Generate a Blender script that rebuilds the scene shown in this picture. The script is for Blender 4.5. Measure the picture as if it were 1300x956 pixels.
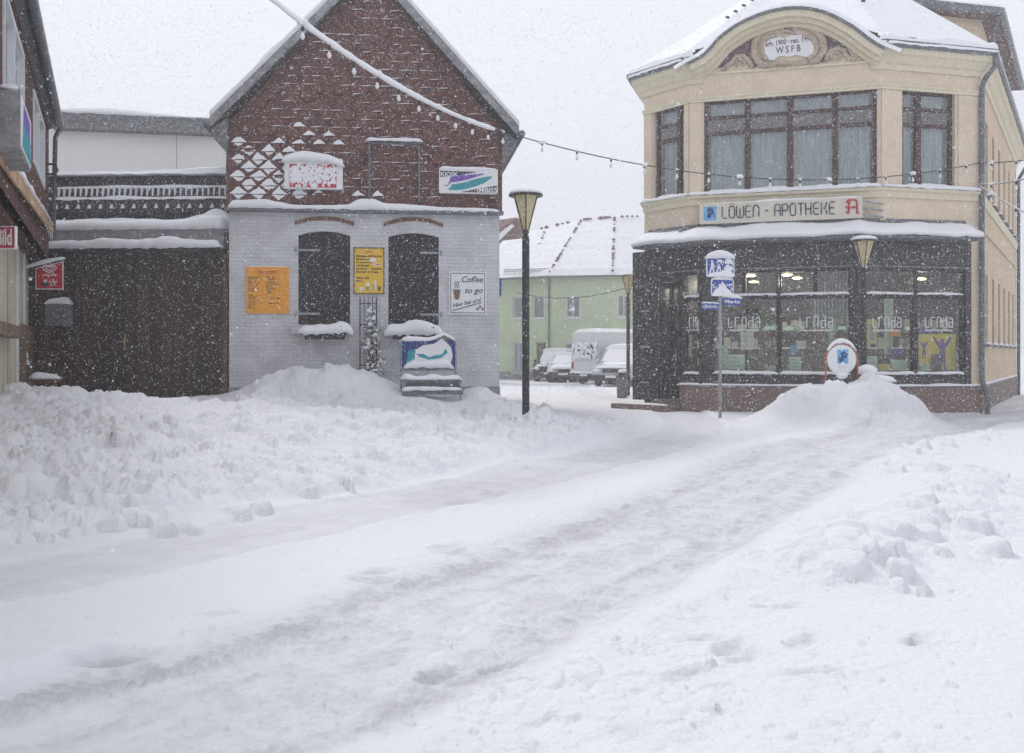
import bpy, math, random
import numpy as np
from mathutils import Vector, geometry, noise as mnoise

random.seed(7)
R = math.radians
for o_ in list(bpy.data.objects):
    bpy.data.objects.remove(o_)
scene = bpy.context.scene
COL = scene.collection

# ------------------------------------------------------------------ camera, sky, sun, exposure
EYE = 1.35            # camera height over the carriageway
FPX = 1264.0          # focal length in pixels of a 1300 px wide picture (35 mm lens)
CX, CY = 650.0, 450.0
cam_d = bpy.data.cameras.new('camera')
cam = bpy.data.objects.new('camera', cam_d)
COL.objects.link(cam)
cam.location = (0, 0, EYE)
cam.rotation_euler = (R(90), 0, 0)
cam_d.lens = 35; cam_d.sensor_width = 36; cam_d.sensor_fit = 'HORIZONTAL'
cam_d.shift_y = -28.0 / 1300.0
cam_d.dof.use_dof = True; cam_d.dof.focus_distance = 18.0; cam_d.dof.aperture_fstop = 5.6
cam_d.clip_start = 0.05; cam_d.clip_end = 3000
scene.camera = cam

SUN_EL, SUN_AZ = R(48), R(-35)      # azimuth measured from +Y towards +X
world = bpy.data.worlds.new('World'); scene.world = world
world.use_nodes = True
wn = world.node_tree; wn.nodes.clear()
sky = wn.nodes.new('ShaderNodeTexSky'); sky.sky_type = 'NISHITA'; sky.sun_disc = False
sky.sun_elevation = SUN_EL; sky.sun_rotation = SUN_AZ
hs = wn.nodes.new('ShaderNodeHueSaturation'); hs.inputs['Saturation'].default_value = 0.15
wmix = wn.nodes.new('ShaderNodeMix'); wmix.data_type = 'RGBA'
wmix.inputs[0].default_value = 0.93
wmix.inputs[7].default_value = (7.35, 7.50, 8.15, 1)      # even layer of snow cloud
wbg = wn.nodes.new('ShaderNodeBackground'); wbg.inputs['Strength'].default_value = 0.1
wout = wn.nodes.new('ShaderNodeOutputWorld')
wn.links.new(sky.outputs[0], hs.inputs['Color']); wn.links.new(hs.outputs[0], wmix.inputs[6])
wn.links.new(wmix.outputs[2], wbg.inputs[0]); wn.links.new(wbg.outputs[0], wout.inputs[0])

sun_d = bpy.data.lights.new('sun', 'SUN'); sun = bpy.data.objects.new('sun', sun_d)
COL.objects.link(sun)
sun_d.energy = 1.25; sun_d.angle = R(16); sun_d.color = (1.0, 0.98, 0.96)
sdir = Vector((math.sin(SUN_AZ) * math.cos(SUN_EL), math.cos(SUN_AZ) * math.cos(SUN_EL), math.sin(SUN_EL)))
sun.rotation_euler = sdir.to_track_quat('Z', 'Y').to_euler()
sun.location = (0, 0, 30)

scene.view_settings.view_transform = 'Standard'
scene.view_settings.look = 'None'
scene.view_settings.exposure = 0.42
scene.view_settings.gamma = 1.0
scene.view_settings.use_curve_mapping = False

# ------------------------------------------------------------------ materials
def nt(name):
    m = bpy.data.materials.new(name); m.use_nodes = True
    t = m.node_tree; b = t.nodes['Principled BSDF']
    return m, t, b

def basic(name, col, rough=0.7, metal=0.0, var=0.12, scale=6.0, bump=0.0, bscale=40.0, spec=0.3, stretch=(1, 1, 1), col2=None):
    """Principled with a noise-driven colour variation and optional bump (object-space metres)."""
    m, t, b = nt(name)
    N = t.nodes.new; L = t.links.new
    tc = N('ShaderNodeTexCoord'); mp = N('ShaderNodeMapping'); mp.inputs['Scale'].default_value = stretch
    L(tc.outputs['Object'], mp.inputs[0])
    nz = N('ShaderNodeTexNoise'); nz.inputs['Scale'].default_value = scale; nz.inputs['Detail'].default_value = 6
    nz.inputs['Roughness'].default_value = 0.65
    L(mp.outputs[0], nz.inputs['Vector'])
    cr = N('ShaderNodeValToRGB')
    c = Vector(col); a = c * (1 - var * 1.6); d = c * (1 + var) if col2 is None else Vector(col2)
    cr.color_ramp.elements[0].position = 0.3; cr.color_ramp.elements[0].color = (*a, 1)
    cr.color_ramp.elements[1].position = 0.72; cr.color_ramp.elements[1].color = (*d, 1)
    L(nz.outputs[0], cr.inputs[0]); L(cr.outputs[0], b.inputs['Base Color'])
    b.inputs['Roughness'].default_value = rough; b.inputs['Metallic'].default_value = metal
    b.inputs['Specular IOR Level'].default_value = spec
    if bump:
        n2 = N('ShaderNodeTexNoise'); n2.inputs['Scale'].default_value = bscale; n2.inputs['Detail'].default_value = 4
        L(mp.outputs[0], n2.inputs['Vector'])
        bp = N('ShaderNodeBump'); bp.inputs['Strength'].default_value = bump; bp.inputs['Distance'].default_value = 0.02
        L(n2.outputs[0], bp.inputs['Height']); L(bp.outputs[0], b.inputs['Normal'])
    return m

def flat(name, col, rough=0.55):
    return basic(name, col, rough=rough, var=0.05, scale=25)

def emit(name, col, s):
    m, t, b = nt(name)
    b.inputs['Base Color'].default_value = (*col, 1)
    b.inputs['Emission Color'].default_value = (*col, 1); b.inputs['Emission Strength'].default_value = s
    return m

M = {}
M['snow'] = basic('snow_soft', (0.86, 0.87, 0.90), rough=0.85, var=0.02, scale=3, bump=0.5, bscale=28, spec=0.15)
M['flake'] = basic('snow_flake', (0.88, 0.89, 0.92), rough=0.9, var=0.01, spec=0.1)
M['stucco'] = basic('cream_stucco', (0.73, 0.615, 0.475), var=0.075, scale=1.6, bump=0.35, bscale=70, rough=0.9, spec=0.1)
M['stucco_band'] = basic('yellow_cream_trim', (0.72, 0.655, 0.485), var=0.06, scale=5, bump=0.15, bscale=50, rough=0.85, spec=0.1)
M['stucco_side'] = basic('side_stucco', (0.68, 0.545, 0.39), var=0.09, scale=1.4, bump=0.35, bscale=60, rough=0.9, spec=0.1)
M['zinc'] = basic('grey_zinc', (0.155, 0.165, 0.18), var=0.25, scale=7, rough=0.5, metal=0.2, bump=0.1)
M['darkmetal'] = basic('dark_post_metal', (0.035, 0.036, 0.04), var=0.3, scale=9, rough=0.45)
M['galv'] = basic('galvanised_pipe', (0.33, 0.35, 0.38), var=0.2, scale=14, rough=0.45, metal=0.3)
M['winframe'] = basic('brown_window_frame', (0.075, 0.04, 0.038), var=0.3, scale=12, rough=0.6)
M['shopframe'] = basic('dark_shop_frame', (0.03, 0.026, 0.028), var=0.25, scale=12, rough=0.4)
M['white_paint'] = basic('white_window_paint', (0.72, 0.73, 0.75), var=0.05, scale=8, rough=0.5)
M['sign_white'] = basic('sign_white', (0.78, 0.79, 0.80), var=0.04, scale=6, rough=0.5)
M['ivory'] = basic('ivory_sign', (0.66, 0.62, 0.53), var=0.04, scale=4, rough=0.45)
M['black'] = flat('black_print', (0.018, 0.018, 0.02))
M['charcoal'] = flat('charcoal_print', (0.06, 0.06, 0.075))
M['red'] = flat('red_print', (0.48, 0.03, 0.04))
M['pinkred'] = flat('magenta_red_print', (0.46, 0.03, 0.11))
M['blue'] = flat('blue_print', (0.035, 0.085, 0.36))
M['skyblue'] = flat('sky_blue_print', (0.13, 0.42, 0.72))
M['navy'] = flat('navy_print', (0.02, 0.05, 0.2))
M['violet'] = flat('violet_print', (0.17, 0.08, 0.40))
M['turq'] = flat('turquoise_print', (0.03, 0.30, 0.36))
M['orange'] = flat('orange_board', (0.85, 0.36, 0.03))
M['yellow'] = flat('yellow_board', (0.80, 0.50, 0.04))
M['posteryellow'] = flat('poster_yellow', (0.78, 0.64, 0.06))
M['green'] = flat('leaf_green_print', (0.16, 0.36, 0.08))
M['mint'] = flat('mint_print', (0.50, 0.70, 0.56))
M['brownprint'] = flat('coffee_brown_print', (0.22, 0.12, 0.06))
M['orangered'] = flat('orange_red_tube', (0.55, 0.10, 0.04))
M['rubber'] = basic('tyre_rubber', (0.02, 0.02, 0.022), var=0.2, rough=0.85)
M['carblack'] = basic('dark_car_paint', (0.02, 0.022, 0.027), var=0.3, scale=4, rough=0.25, spec=0.5)
M['carwhite'] = basic('white_car_paint', (0.62, 0.63, 0.64), var=0.06, scale=3, rough=0.3, spec=0.5)
M['carsilver'] = basic('pale_silver_car_paint', (0.48, 0.50, 0.53), var=0.06, scale=3, rough=0.3, metal=0.2, spec=0.5)
M['carglass'] = basic('car_glass', (0.03, 0.035, 0.04), var=0.3, rough=0.08, spec=0.6)
M['plastic'] = basic('dark_plastic', (0.035, 0.036, 0.04), var=0.25, rough=0.6)
M['greybox'] = basic('grey_meter_box', (0.15, 0.16, 0.165), var=0.2, scale=8, rough=0.6, bump=0.1)
M['roughgrey'] = basic('weathered_grey_boards', (0.20, 0.205, 0.215), var=0.35, scale=5, rough=0.85, bump=0.4, stretch=(2, 2, 2))
M['verge'] = basic('pale_weathered_verge', (0.30, 0.30, 0.31), var=0.35, scale=5, rough=0.85, bump=0.4)
M['concrete'] = basic('grey_concrete', (0.30, 0.30, 0.31), var=0.15, scale=6, rough=0.9, bump=0.3)
M['greenwall'] = basic('pale_green_render', (0.53, 0.635, 0.42), var=0.07, scale=0.8, rough=0.95, bump=0.2, spec=0.05)
M['whitewall'] = basic('white_render', (0.86, 0.855, 0.84), var=0.03, scale=0.7, rough=0.95, bump=0.1, spec=0.05)
M['creamwood'] = basic('cream_painted_boards', (0.60, 0.55, 0.44), var=0.1, scale=3, rough=0.75, bump=0.2, stretch=(3, 3, .5))
M['brass'] = basic('brass', (0.42, 0.33, 0.14), var=0.15, rough=0.35, metal=0.6)
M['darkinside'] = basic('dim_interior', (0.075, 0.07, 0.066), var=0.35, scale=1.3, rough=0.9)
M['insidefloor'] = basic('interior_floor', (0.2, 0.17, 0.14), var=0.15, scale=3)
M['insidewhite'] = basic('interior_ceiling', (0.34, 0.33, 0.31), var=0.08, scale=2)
M['curtain'] = basic('net_curtain', (0.60, 0.69, 0.74), var=0.22, scale=5, rough=0.9, stretch=(5, 5, 0.25))
M['curtainwhite'] = basic('white_curtain', (0.55, 0.56, 0.58), var=0.18, scale=6, rough=0.9, stretch=(6, 6, 0.3))
M['stained'] = basic('leaded_glass_band', (0.16, 0.14, 0.15), var=0.7, scale=22, rough=0.25, col2=(0.34, 0.27, 0.25))
M['blind'] = basic('vertical_blind', (0.36, 0.38, 0.36), var=0.1, scale=6, rough=0.8)
M['leaf'] = basic('ivy_leaf', (0.045, 0.06, 0.04), var=0.4, scale=9, rough=0.7)
M['autumn'] = basic('autumn_leaf', (0.28, 0.10, 0.03), var=0.6, scale=30, rough=0.8, col2=(0.42, 0.24, 0.06))
M['plantgreen'] = basic('plant_green', (0.09, 0.24, 0.04), var=0.4, scale=20, rough=0.7, col2=(0.2, 0.40, 0.09))
M['lampglow'] = emit('ceiling_lamp_glow', (1.0, 0.72, 0.40), 2.6)
M['ornament'] = basic('sculpted_ornament', (0.52, 0.42, 0.32), var=0.22, scale=14, rough=0.9, bump=0.6, bscale=30)
M['mauve'] = basic('mauve_ground', (0.15, 0.095, 0.115), var=0.3, scale=16, rough=0.95, bump=0.5, bscale=60)
M['lampglass'] = basic('yellowed_lamp_glass', (0.52, 0.46, 0.26), var=0.12, scale=6, rough=0.3)
M['redbrick'] = basic('red_brick_trim', (0.19, 0.10, 0.07), var=0.35, scale=14, rough=0.9, bump=0.4)
M['redclay'] = basic('clay_house_end', (0.20, 0.11, 0.10), var=0.3, scale=4, rough=0.9, bump=0.3)
M['claytile'] = basic('dark_roof_tile', (0.055, 0.05, 0.052), var=0.4, scale=9, rough=0.85, bump=0.4)
M['gable_tile'] = basic('maroon_gable_tile', (0.13, 0.055, 0.046), var=0.35, scale=7, rough=0.85, bump=0.35, bscale=50, col2=(0.20, 0.095, 0.08))
M['soffit'] = basic('soffit_boards', (0.15, 0.10, 0.09), var=0.35, scale=8, rough=0.9, stretch=(1, 1, 1))
M['graniteblack'] = basic('black_granite', (0.022, 0.020, 0.024), var=0.6, scale=60, rough=0.28, spec=0.5, col2=(0.055, 0.05, 0.056))
M['granitebrown'] = basic('brown_granite', (0.20, 0.135, 0.11), var=0.35, scale=45, rough=0.7, col2=(0.33, 0.24, 0.205), bump=0.2)
M['shutter'] = basic('dark_shutter_paint', (0.024, 0.023, 0.027), var=0.3, scale=9, rough=0.65, bump=0.2, stretch=(4, 4, .6))

def brick_mat(name, c1, c2, mortar, w=0.25, h=0.075, bump=0.5):
    m, t, b = nt(name); N = t.nodes.new; L = t.links.new
    uv = N('ShaderNodeUVMap'); uv.uv_map = 'UVMap'
    bk = N('ShaderNodeTexBrick'); bk.inputs['Scale'].default_value = 1.0
    bk.inputs['Brick Width'].default_value = w; bk.inputs['Row Height'].default_value = h
    bk.inputs['Mortar Size'].default_value = 0.006; bk.inputs['Mortar Smooth'].default_value = 0.35
    for k, c in (('Color1', c1), ('Color2', c2), ('Mortar', mortar)): bk.inputs[k].default_value = (*c, 1)
    L(uv.outputs[0], bk.inputs['Vector'])
    nz = N('ShaderNodeTexNoise'); nz.inputs['Scale'].default_value = 2.2; nz.inputs['Detail'].default_value = 8
    L(uv.outputs[0], nz.inputs['Vector'])
    mx = N('ShaderNodeMix'); mx.data_type = 'RGBA'; mx.blend_type = 'MULTIPLY'; mx.inputs[0].default_value = 0.85
    cr = N('ShaderNodeValToRGB'); cr.color_ramp.elements[0].position = 0.3; cr.color_ramp.elements[0].color = (.78, .77, .77, 1)
    cr.color_ramp.elements[1].position = .62; cr.color_ramp.elements[1].color = (1, 1, 1, 1)
    L(nz.outputs[0], cr.inputs[0]); L(bk.outputs[0], mx.inputs[6]); L(cr.outputs[0], mx.inputs[7])
    L(mx.outputs[2], b.inputs['Base Color']); b.inputs['Roughness'].default_value = 0.85
    b.inputs['Specular IOR Level'].default_value = 0.15
    bp = N('ShaderNodeBump'); bp.inputs['Strength'].default_value = bump; bp.inputs['Distance'].default_value = 0.012
    iv = N('ShaderNodeMath'); iv.operation = 'SUBTRACT'; iv.inputs[0].default_value = 1
    L(bk.outputs['Fac'], iv.inputs[1]); L(iv.outputs[0], bp.inputs['Height']); L(bp.outputs[0], b.inputs['Normal'])
    return m
M['whitebrick'] = brick_mat('white_painted_brick', (0.65, 0.655, 0.675), (0.61, 0.615, 0.64), (0.54, 0.545, 0.57), bump=0.6)

def plank_mat(name, c1, c2, width=0.13, gap=(0.02, 0.016, 0.016)):
    m, t, b = nt(name); N = t.nodes.new; L = t.links.new
    uv = N('ShaderNodeUVMap'); uv.uv_map = 'UVMap'
    sp = N('ShaderNodeSeparateXYZ'); L(uv.outputs[0], sp.inputs[0])
    dv = N('ShaderNodeMath'); dv.operation = 'DIVIDE'; dv.inputs[1].default_value = width; L(sp.outputs[0], dv.inputs[0])
    fl = N('ShaderNodeMath'); fl.operation = 'FLOOR'; L(dv.outputs[0], fl.inputs[0])
    wn_ = N('ShaderNodeTexWhiteNoise'); wn_.noise_dimensions = '1D'; L(fl.outputs[0], wn_.inputs['W'])
    mp = N('ShaderNodeMapping'); mp.inputs['Scale'].default_value = (28, 1.3, 1); L(uv.outputs[0], mp.inputs[0])
    nz = N('ShaderNodeTexNoise'); nz.inputs['Scale'].default_value = 1.6; nz.inputs['Detail'].default_value = 8; L(mp.outputs[0], nz.inputs['Vector'])
    ad = N('ShaderNodeMath'); ad.operation = 'MULTIPLY_ADD'; ad.inputs[1].default_value = 0.5; L(wn_.outputs[0], ad.inputs[0]); L(nz.outputs[0], ad.inputs[2])
    cr = N('ShaderNodeValToRGB'); cr.color_ramp.elements[0].position = 0.35; cr.color_ramp.elements[0].color = (*c1, 1)
    cr.color_ramp.elements[1].position = 1.0; cr.color_ramp.elements[1].color = (*c2, 1)
    L(ad.outputs[0], cr.inputs[0]); L(cr.outputs[0], b.inputs['Base Color'])
    b.inputs['Roughness'].default_value = 0.8; b.inputs['Specular IOR Level'].default_value = 0.2
    bp = N('ShaderNodeBump'); bp.inputs['Strength'].default_value = 0.4; bp.inputs['Distance'].default_value = 0.01
    L(nz.outputs[0], bp.inputs['Height']); L(bp.outputs[0], b.inputs['Normal'])
    return m
M['gateplank'] = plank_mat('dark_brown_gate_planks', (0.022, 0.014, 0.013), (0.072, 0.042, 0.036))
M['brownwall'] = plank_mat('brown_wall_boards', (0.05, 0.028, 0.024), (0.16, 0.085, 0.07), width=.1)
M['oldwood'] = plank_mat('old_wood', (0.08, 0.05, 0.035), (0.24, 0.17, 0.12), width=.12)
M['palewood'] = plank_mat('new_pale_wood', (0.36, 0.22, 0.12), (0.60, 0.42, 0.27), width=.2)

def glass_mat(name, tint=(0.86, 0.90, 0.88), refl=0.10):
    m = bpy.data.materials.new(name); m.use_nodes = True; t = m.node_tree; t.nodes.clear()
    N = t.nodes.new; L = t.links.new
    out = N('ShaderNodeOutputMaterial'); tr = N('ShaderNodeBsdfTransparent'); tr.inputs[0].default_value = (*tint, 1)
    gl = N('ShaderNodeBsdfGlossy'); gl.inputs['Roughness'].default_value = 0.03
    fr = N('ShaderNodeFresnel'); fr.inputs[0].default_value = 1.5
    ad = N('ShaderNodeMath'); ad.operation = 'ADD'; ad.inputs[1].default_value = refl; L(fr.outputs[0], ad.inputs[0])
    mx = N('ShaderNodeMixShader'); L(ad.outputs[0], mx.inputs[0]); L(tr.outputs[0], mx.inputs[1]); L(gl.outputs[0], mx.inputs[2])
    L(mx.outputs[0], out.inputs[0])
    return m
M['glass'] = glass_mat('window_glass', refl=0.10)
M['shopglass'] = glass_mat('shop_glass', tint=(0.9, 0.94, 0.92), refl=0.05)

def snow_ground_mat():
    m, t, b = nt('street_snow'); N = t.nodes.new; L = t.links.new
    at_ = N('ShaderNodeAttribute'); at_.attribute_name = 'packed'
    dt_ = N('ShaderNodeAttribute'); dt_.attribute_name = 'dirt'
    tc = N('ShaderNodeTexCoord')
    n1 = N('ShaderNodeTexNoise'); n1.inputs['Scale'].default_value = 3.5; n1.inputs['Detail'].default_value = 9; n1.inputs['Roughness'].default_value = .7
    L(tc.outputs['Object'], n1.inputs['Vector'])
    mr = N('ShaderNodeMapRange'); mr.inputs[1].default_value = .35; mr.inputs[2].default_value = .65; mr.inputs[3].default_value = .45; mr.inputs[4].default_value = 1.25
    L(n1.outputs[0], mr.inputs[0])
    ml = N('ShaderNodeMath'); ml.operation = 'MULTIPLY'; ml.use_clamp = True; L(at_.outputs['Fac'], ml.inputs[0]); L(mr.outputs[0], ml.inputs[1])
    mx = N('ShaderNodeMix'); mx.data_type = 'RGBA'; mx.inputs[6].default_value = (0.795, 0.80, 0.832, 1); mx.inputs[7].default_value = (0.565, 0.565, 0.595, 1)
    L(ml.outputs[0], mx.inputs[0])
    m2 = N('ShaderNodeMix'); m2.data_type = 'RGBA'; m2.inputs[7].default_value = (0.32, 0.30, 0.29, 1)
    L(mx.outputs[2], m2.inputs[6]); L(dt_.outputs['Fac'], m2.inputs[0])
    L(m2.outputs[2], b.inputs['Base Color'])
    b.inputs['Roughness'].default_value = 0.8; b.inputs['Specular IOR Level'].default_value = 0.2
    n2 = N('ShaderNodeTexNoise'); n2.inputs['Scale'].default_value = 30; n2.inputs['Detail'].default_value = 7; n2.inputs['Roughness'].default_value = .6
    L(tc.outputs['Object'], n2.inputs['Vector'])
    bp = N('ShaderNodeBump'); bp.inputs['Strength'].default_value = .8; bp.inputs['Distance'].default_value = .03
    L(n2.outputs[0], bp.inputs['Height']); L(bp.outputs[0], b.inputs['Normal'])
    return m
M['ground'] = snow_ground_mat()

# ------------------------------------------------------------------ geometry helpers
UP = Vector((0, 0, 1))
def at(px, py, Y):
    return Vector(((px - CX) / FPX * Y, Y, EYE + (CY - py) * Y / FPX))

class Frame:
    """A vertical wall plane: u runs to the viewer's right, z up, o outwards."""
    def __init__(s, a, b):
        s.a = Vector((a[0], a[1])); s.b = Vector((b[0], b[1]))
        d = s.b - s.a; s.w = d.length; s.u = d / s.w; s.n = Vector((s.u.y, -s.u.x))
        s.ang = math.atan2(s.u.y, s.u.x)
    def P(s, u, z, o=0.0):
        q = s.a + s.u * u + s.n * o
        return Vector((q.x, q.y, z))
    def hit(s, px, py, o=0.0):
        d = Vector(((px - CX) / FPX, 1.0)); a = s.a + s.n * o
        k = a.dot(s.n) / d.dot(s.n)
        q = d * k - a
        return q.dot(s.u), EYE + (CY - py) / FPX * k
    def U(s, px, o=0.0): return s.hit(px, CY, o)[0]
    def Z(s, px, py, o=0.0): return s.hit(px, py, o)[1]

WL = {}      # world origin of every empty/object that has children
class MB:
    def __init__(s): s.v = []; s.f = []; s.mi = []; s.m = 0
    def add(s, vs, fs):
        k = len(s.v); s.v += [Vector(p) for p in vs]
        for f in fs: s.f.append(tuple(k + i for i in f)); s.mi.append(s.m)
    def poly(s, vs): s.add(vs, [tuple(range(len(vs)))])
    def hexa(s, p):   # 8 points: bottom 4 (ccw), top 4
        s.add(p, [(0, 3, 2, 1), (4, 5, 6, 7), (0, 1, 5, 4), (1, 2, 6, 5), (2, 3, 7, 6), (3, 0, 4, 7)])
    def box(s, fr, u0, u1, z0, z1, o0, o1):
        P = fr.P
        s.hexa([P(u0, z0, o1), P(u1, z0, o1), P(u1, z0, o0), P(u0, z0, o0), P(u0, z1, o1), P(u1, z1, o1), P(u1, z1, o0), P(u0, z1, o0)])
    def wbox(s, c, d, rz=0.0):
        cs, sn = math.cos(rz), math.sin(rz); c = Vector(c)
        p = []
        for z in (-1, 1):
            for x, y in ((-1, -1), (1, -1), (1, 1), (-1, 1)):
                X, Y_ = x * d[0] / 2, y * d[1] / 2
                p.append(c + Vector((X * cs - Y_ * sn, X * sn + Y_ * cs, z * d[2] / 2)))
        s.hexa(p)
    def prism(s, fr, pts, o0, o1):
        """extrude the polygon pts (u,z) from depth o0 to o1"""
        n = len(pts)
        tri = geometry.tessellate_polygon([[Vector((a, b, 0)) for a, b in pts]])
        s.add([fr.P(a, b, o1) for a, b in pts] + [fr.P(a, b, o0) for a, b in pts],
              [tuple(t) for t in tri] + [tuple(n + i for i in t[::-1]) for t in tri] + [(i, n + i, n + (i + 1) % n, (i + 1) % n) for i in range(n)])
    def plate(s, fr, pts, o):
        tri = geometry.tessellate_polygon([[Vector((a, b, 0)) for a, b in pts]])
        s.add([fr.P(a, b, o) for a, b in pts], [tuple(t) for t in tri])
    def wall(s, fr, outer, holes=(), o=0.0, depth=0.25):
        loops = [list(outer)] + [list(h) for h in holes]
        tri = geometry.tessellate_polygon([[Vector((a, b, 0)) for a, b in l] for l in loops])
        flatp = [p for l in loops for p in l]
        s.add([fr.P(a, b, o) for a, b in flatp], [tuple(t) for t in tri])
        for l in loops:
            n = len(l)
            s.add([fr.P(a, b, o) for a, b in l] + [fr.P(a, b, o - depth) for a, b in l], [(i, (i + 1) % n, n + (i + 1) % n, n + i) for i in range(n)])
    def tube(s, pts, r, n=8, cap=True):
        pts = [Vector(p) for p in pts]; m = len(pts)
        rs = r if isinstance(r, (list, tuple)) else [r] * m
        vs = []; ref = None
        for i, p in enumerate(pts):
            d = (pts[min(i + 1, m - 1)] - pts[max(i - 1, 0)])
            d = d.normalized() if d.length > 1e-9 else UP.copy()
            if ref is None: ref = Vector((0, 0, 1)) if abs(d.z) < .9 else Vector((1, 0, 0))
            a = d.cross(ref)
            if a.length < 1e-5: a = d.cross(Vector((1, 0.3, 0.1)))
            a.normalize(); b = a.cross(d).normalized(); ref = b
            for k in range(n):
                t = 2 * math.pi * k / n
                vs.append(p + (a * math.cos(t) + b * math.sin(t)) * rs[i])
        fs = [(i * n + k, i * n + (k + 1) % n, (i + 1) * n + (k + 1) % n, (i + 1) * n + k) for i in range(m - 1) for k in range(n)]
        if cap: fs += [tuple(range(n))[::-1], tuple((m - 1) * n + k for k in range(n))]
        s.add(vs, fs)
    def lathe(s, c, prof, n=16, tilt=None):
        c = Vector(c); vs = []
        for r, z in prof:
            for k in range(n):
                t = 2 * math.pi * (k + .5) / n
                vs.append(c + Vector((r * math.cos(t), r * math.sin(t), z)))
        m = len(prof)
        s.add(vs, [(i * n + k, i * n + (k + 1) % n, (i + 1) * n + (k + 1) % n, (i + 1) * n + k) for i in range(m - 1) for k in range(n)] +
              [tuple(range(n))[::-1], tuple((m - 1) * n + k for k in range(n))])
    def disc(s, fr, u, z, r, o0, o1, n=28, ry=None):
        ry = ry or r
        s.prism(fr, [(u + r * math.cos(2 * math.pi * k / n), z + ry * math.sin(2 * math.pi * k / n)) for k in range(n)], o0, o1)
    def blob(s, c, r, jit=.15, seg=10, rings=6, seed=0, sc=(1, 1, 1)):
        c = Vector(c); vs = []; off = Vector((seed * 3.1, seed * 1.7, seed * .9))
        for i in range(rings + 1):
            ph = math.pi * i / rings
            for k in range(seg):
                t = 2 * math.pi * k / seg
                d = Vector((math.sin(ph) * math.cos(t), math.sin(ph) * math.sin(t), math.cos(ph)))
                q = d * r * (1 + jit * mnoise.noise(d * 2.2 + off))
                vs.append(c + Vector((q.x * sc[0], q.y * sc[1], q.z * sc[2])))
        s.add(vs, [(i * seg + k, (i + 1) * seg + k, (i + 1) * seg + (k + 1) % seg, i * seg + (k + 1) % seg) for i in range(rings) for k in range(seg)])
    def sweep(s, path, prof, closed=False):
        """horizontal 2-D path (left to right seen from outside), profile (out, z); mitred."""
        path = [Vector((p[0], p[1])) for p in path]; n = len(path); m = len(prof)
        nr = []
        for i in range(n - 1):
            d = (path[i + 1] - path[i]).normalized(); nr.append(Vector((d.y, -d.x)))
        vs = []
        for i, p in enumerate(path):
            if i == 0: mi = nr[0]
            elif i == n - 1: mi = nr[-1]
            else:
                mi = (nr[i - 1] + nr[i]).normalized(); mi = mi / max(.3, mi.dot(nr[i]))
            for o, z in prof:
                q = p + mi * o; vs.append(Vector((q.x, q.y, z)))
        fs = [(i * m + k, (i + 1) * m + k, (i + 1) * m + (k + 1) % m, i * m + (k + 1) % m) for i in range(n - 1) for k in range(m)]
        s.add(vs, fs)
        k0 = len(s.v) - len(vs)
        tri = geometry.tessellate_polygon([[Vector((o, z, 0)) for o, z in prof]])
        for base in (0, (n - 1) * m):
            for t in tri: s.f.append(tuple(k0 + base + q for q in t)); s.mi.append(s.m)
    def snow(s, pts, wv, h, seed=0.0, lump=.35, freq=1.6, over=0.0, sag=.03, close=True):
        """rounded snow lying on the line pts; wv = horizontal depth vector; h = thickness (number or list)"""
        pts = [Vector(p) for p in pts]; hs_ = h if isinstance(h, (list, tuple)) else [h] * len(pts)
        fine, fh = [], []
        for i in range(len(pts) - 1):
            L = (pts[i + 1] - pts[i]).length; k = max(2, int(L / .06))
            for j in range(k): t = j / k; fine.append(pts[i].lerp(pts[i + 1], t)); t2 = t * t * (3 - 2 * t); fh.append(hs_[i] * (1 - t2) + hs_[i + 1] * t2)
        fine.append(pts[-1]); fh.append(hs_[-1])
        wv = Vector(wv); wl = wv.length; K = 9; vs = []; n = len(fine); tot = sum((fine[i + 1] - fine[i]).length for i in range(n - 1)); acc = 0
        for i, p in enumerate(fine):
            if i: acc += (fine[i] - fine[i - 1]).length
            e = min(acc, tot - acc); endf = min(1, math.sqrt(max(0.0, e) / .09 + .02))
            nz = mnoise.noise(p * freq + Vector((seed, seed * 2, 0)))
            nf = mnoise.noise(p * freq * 5 + Vector((seed, 5, seed)))
            hh = fh[i] * (1 + lump * nz * 1.6 + lump * .4 * nf) * endf
            ov = 1 + over * (.6 + nf) / max(wl, .01)
            for k in range(K):
                t = k / (K - 1); x = 2 * t - 1
                prof = (1 - abs(x) ** 3.2) ** .5
                z = hh * prof - (sag * (.5 + nf * .8) if k in (0, K - 1) else 0)
                vs.append(p + wv * (x * .5 * ov) + UP * z)
        fs = [(i * K + k, (i + 1) * K + k, (i + 1) * K + k + 1, i * K + k + 1) for i in range(n - 1) for k in range(K - 1)]
        fs += [(i * K, i * K + K - 1, (i + 1) * K + K - 1, (i + 1) * K) for i in range(n - 1)]
        fs += [tuple(range(K)), tuple((n - 1) * K + k for k in range(K))[::-1]]
        s.add(vs, fs)
    def build(s, name, mats, parent=None, smooth=False, base=None):
        mats = mats if isinstance(mats, (list, tuple)) else [mats]
        me = bpy.data.meshes.new(name)
        if parent is not None: org = WL[parent]
        elif base is not None: org = Vector(base)
        else:
            xs = [v.x for v in s.v]; ys = [v.y for v in s.v]
            org = Vector(((min(xs) + max(xs)) / 2, (min(ys) + max(ys)) / 2, min(v.z for v in s.v)))
        me.from_pydata([v - org for v in s.v], [], s.f)
        for m_ in mats: me.materials.append(M[m_] if isinstance(m_, str) else m_)
        me.polygons.foreach_set('material_index', s.mi)
        uvl = me.uv_layers.new(name='UVMap')
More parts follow.
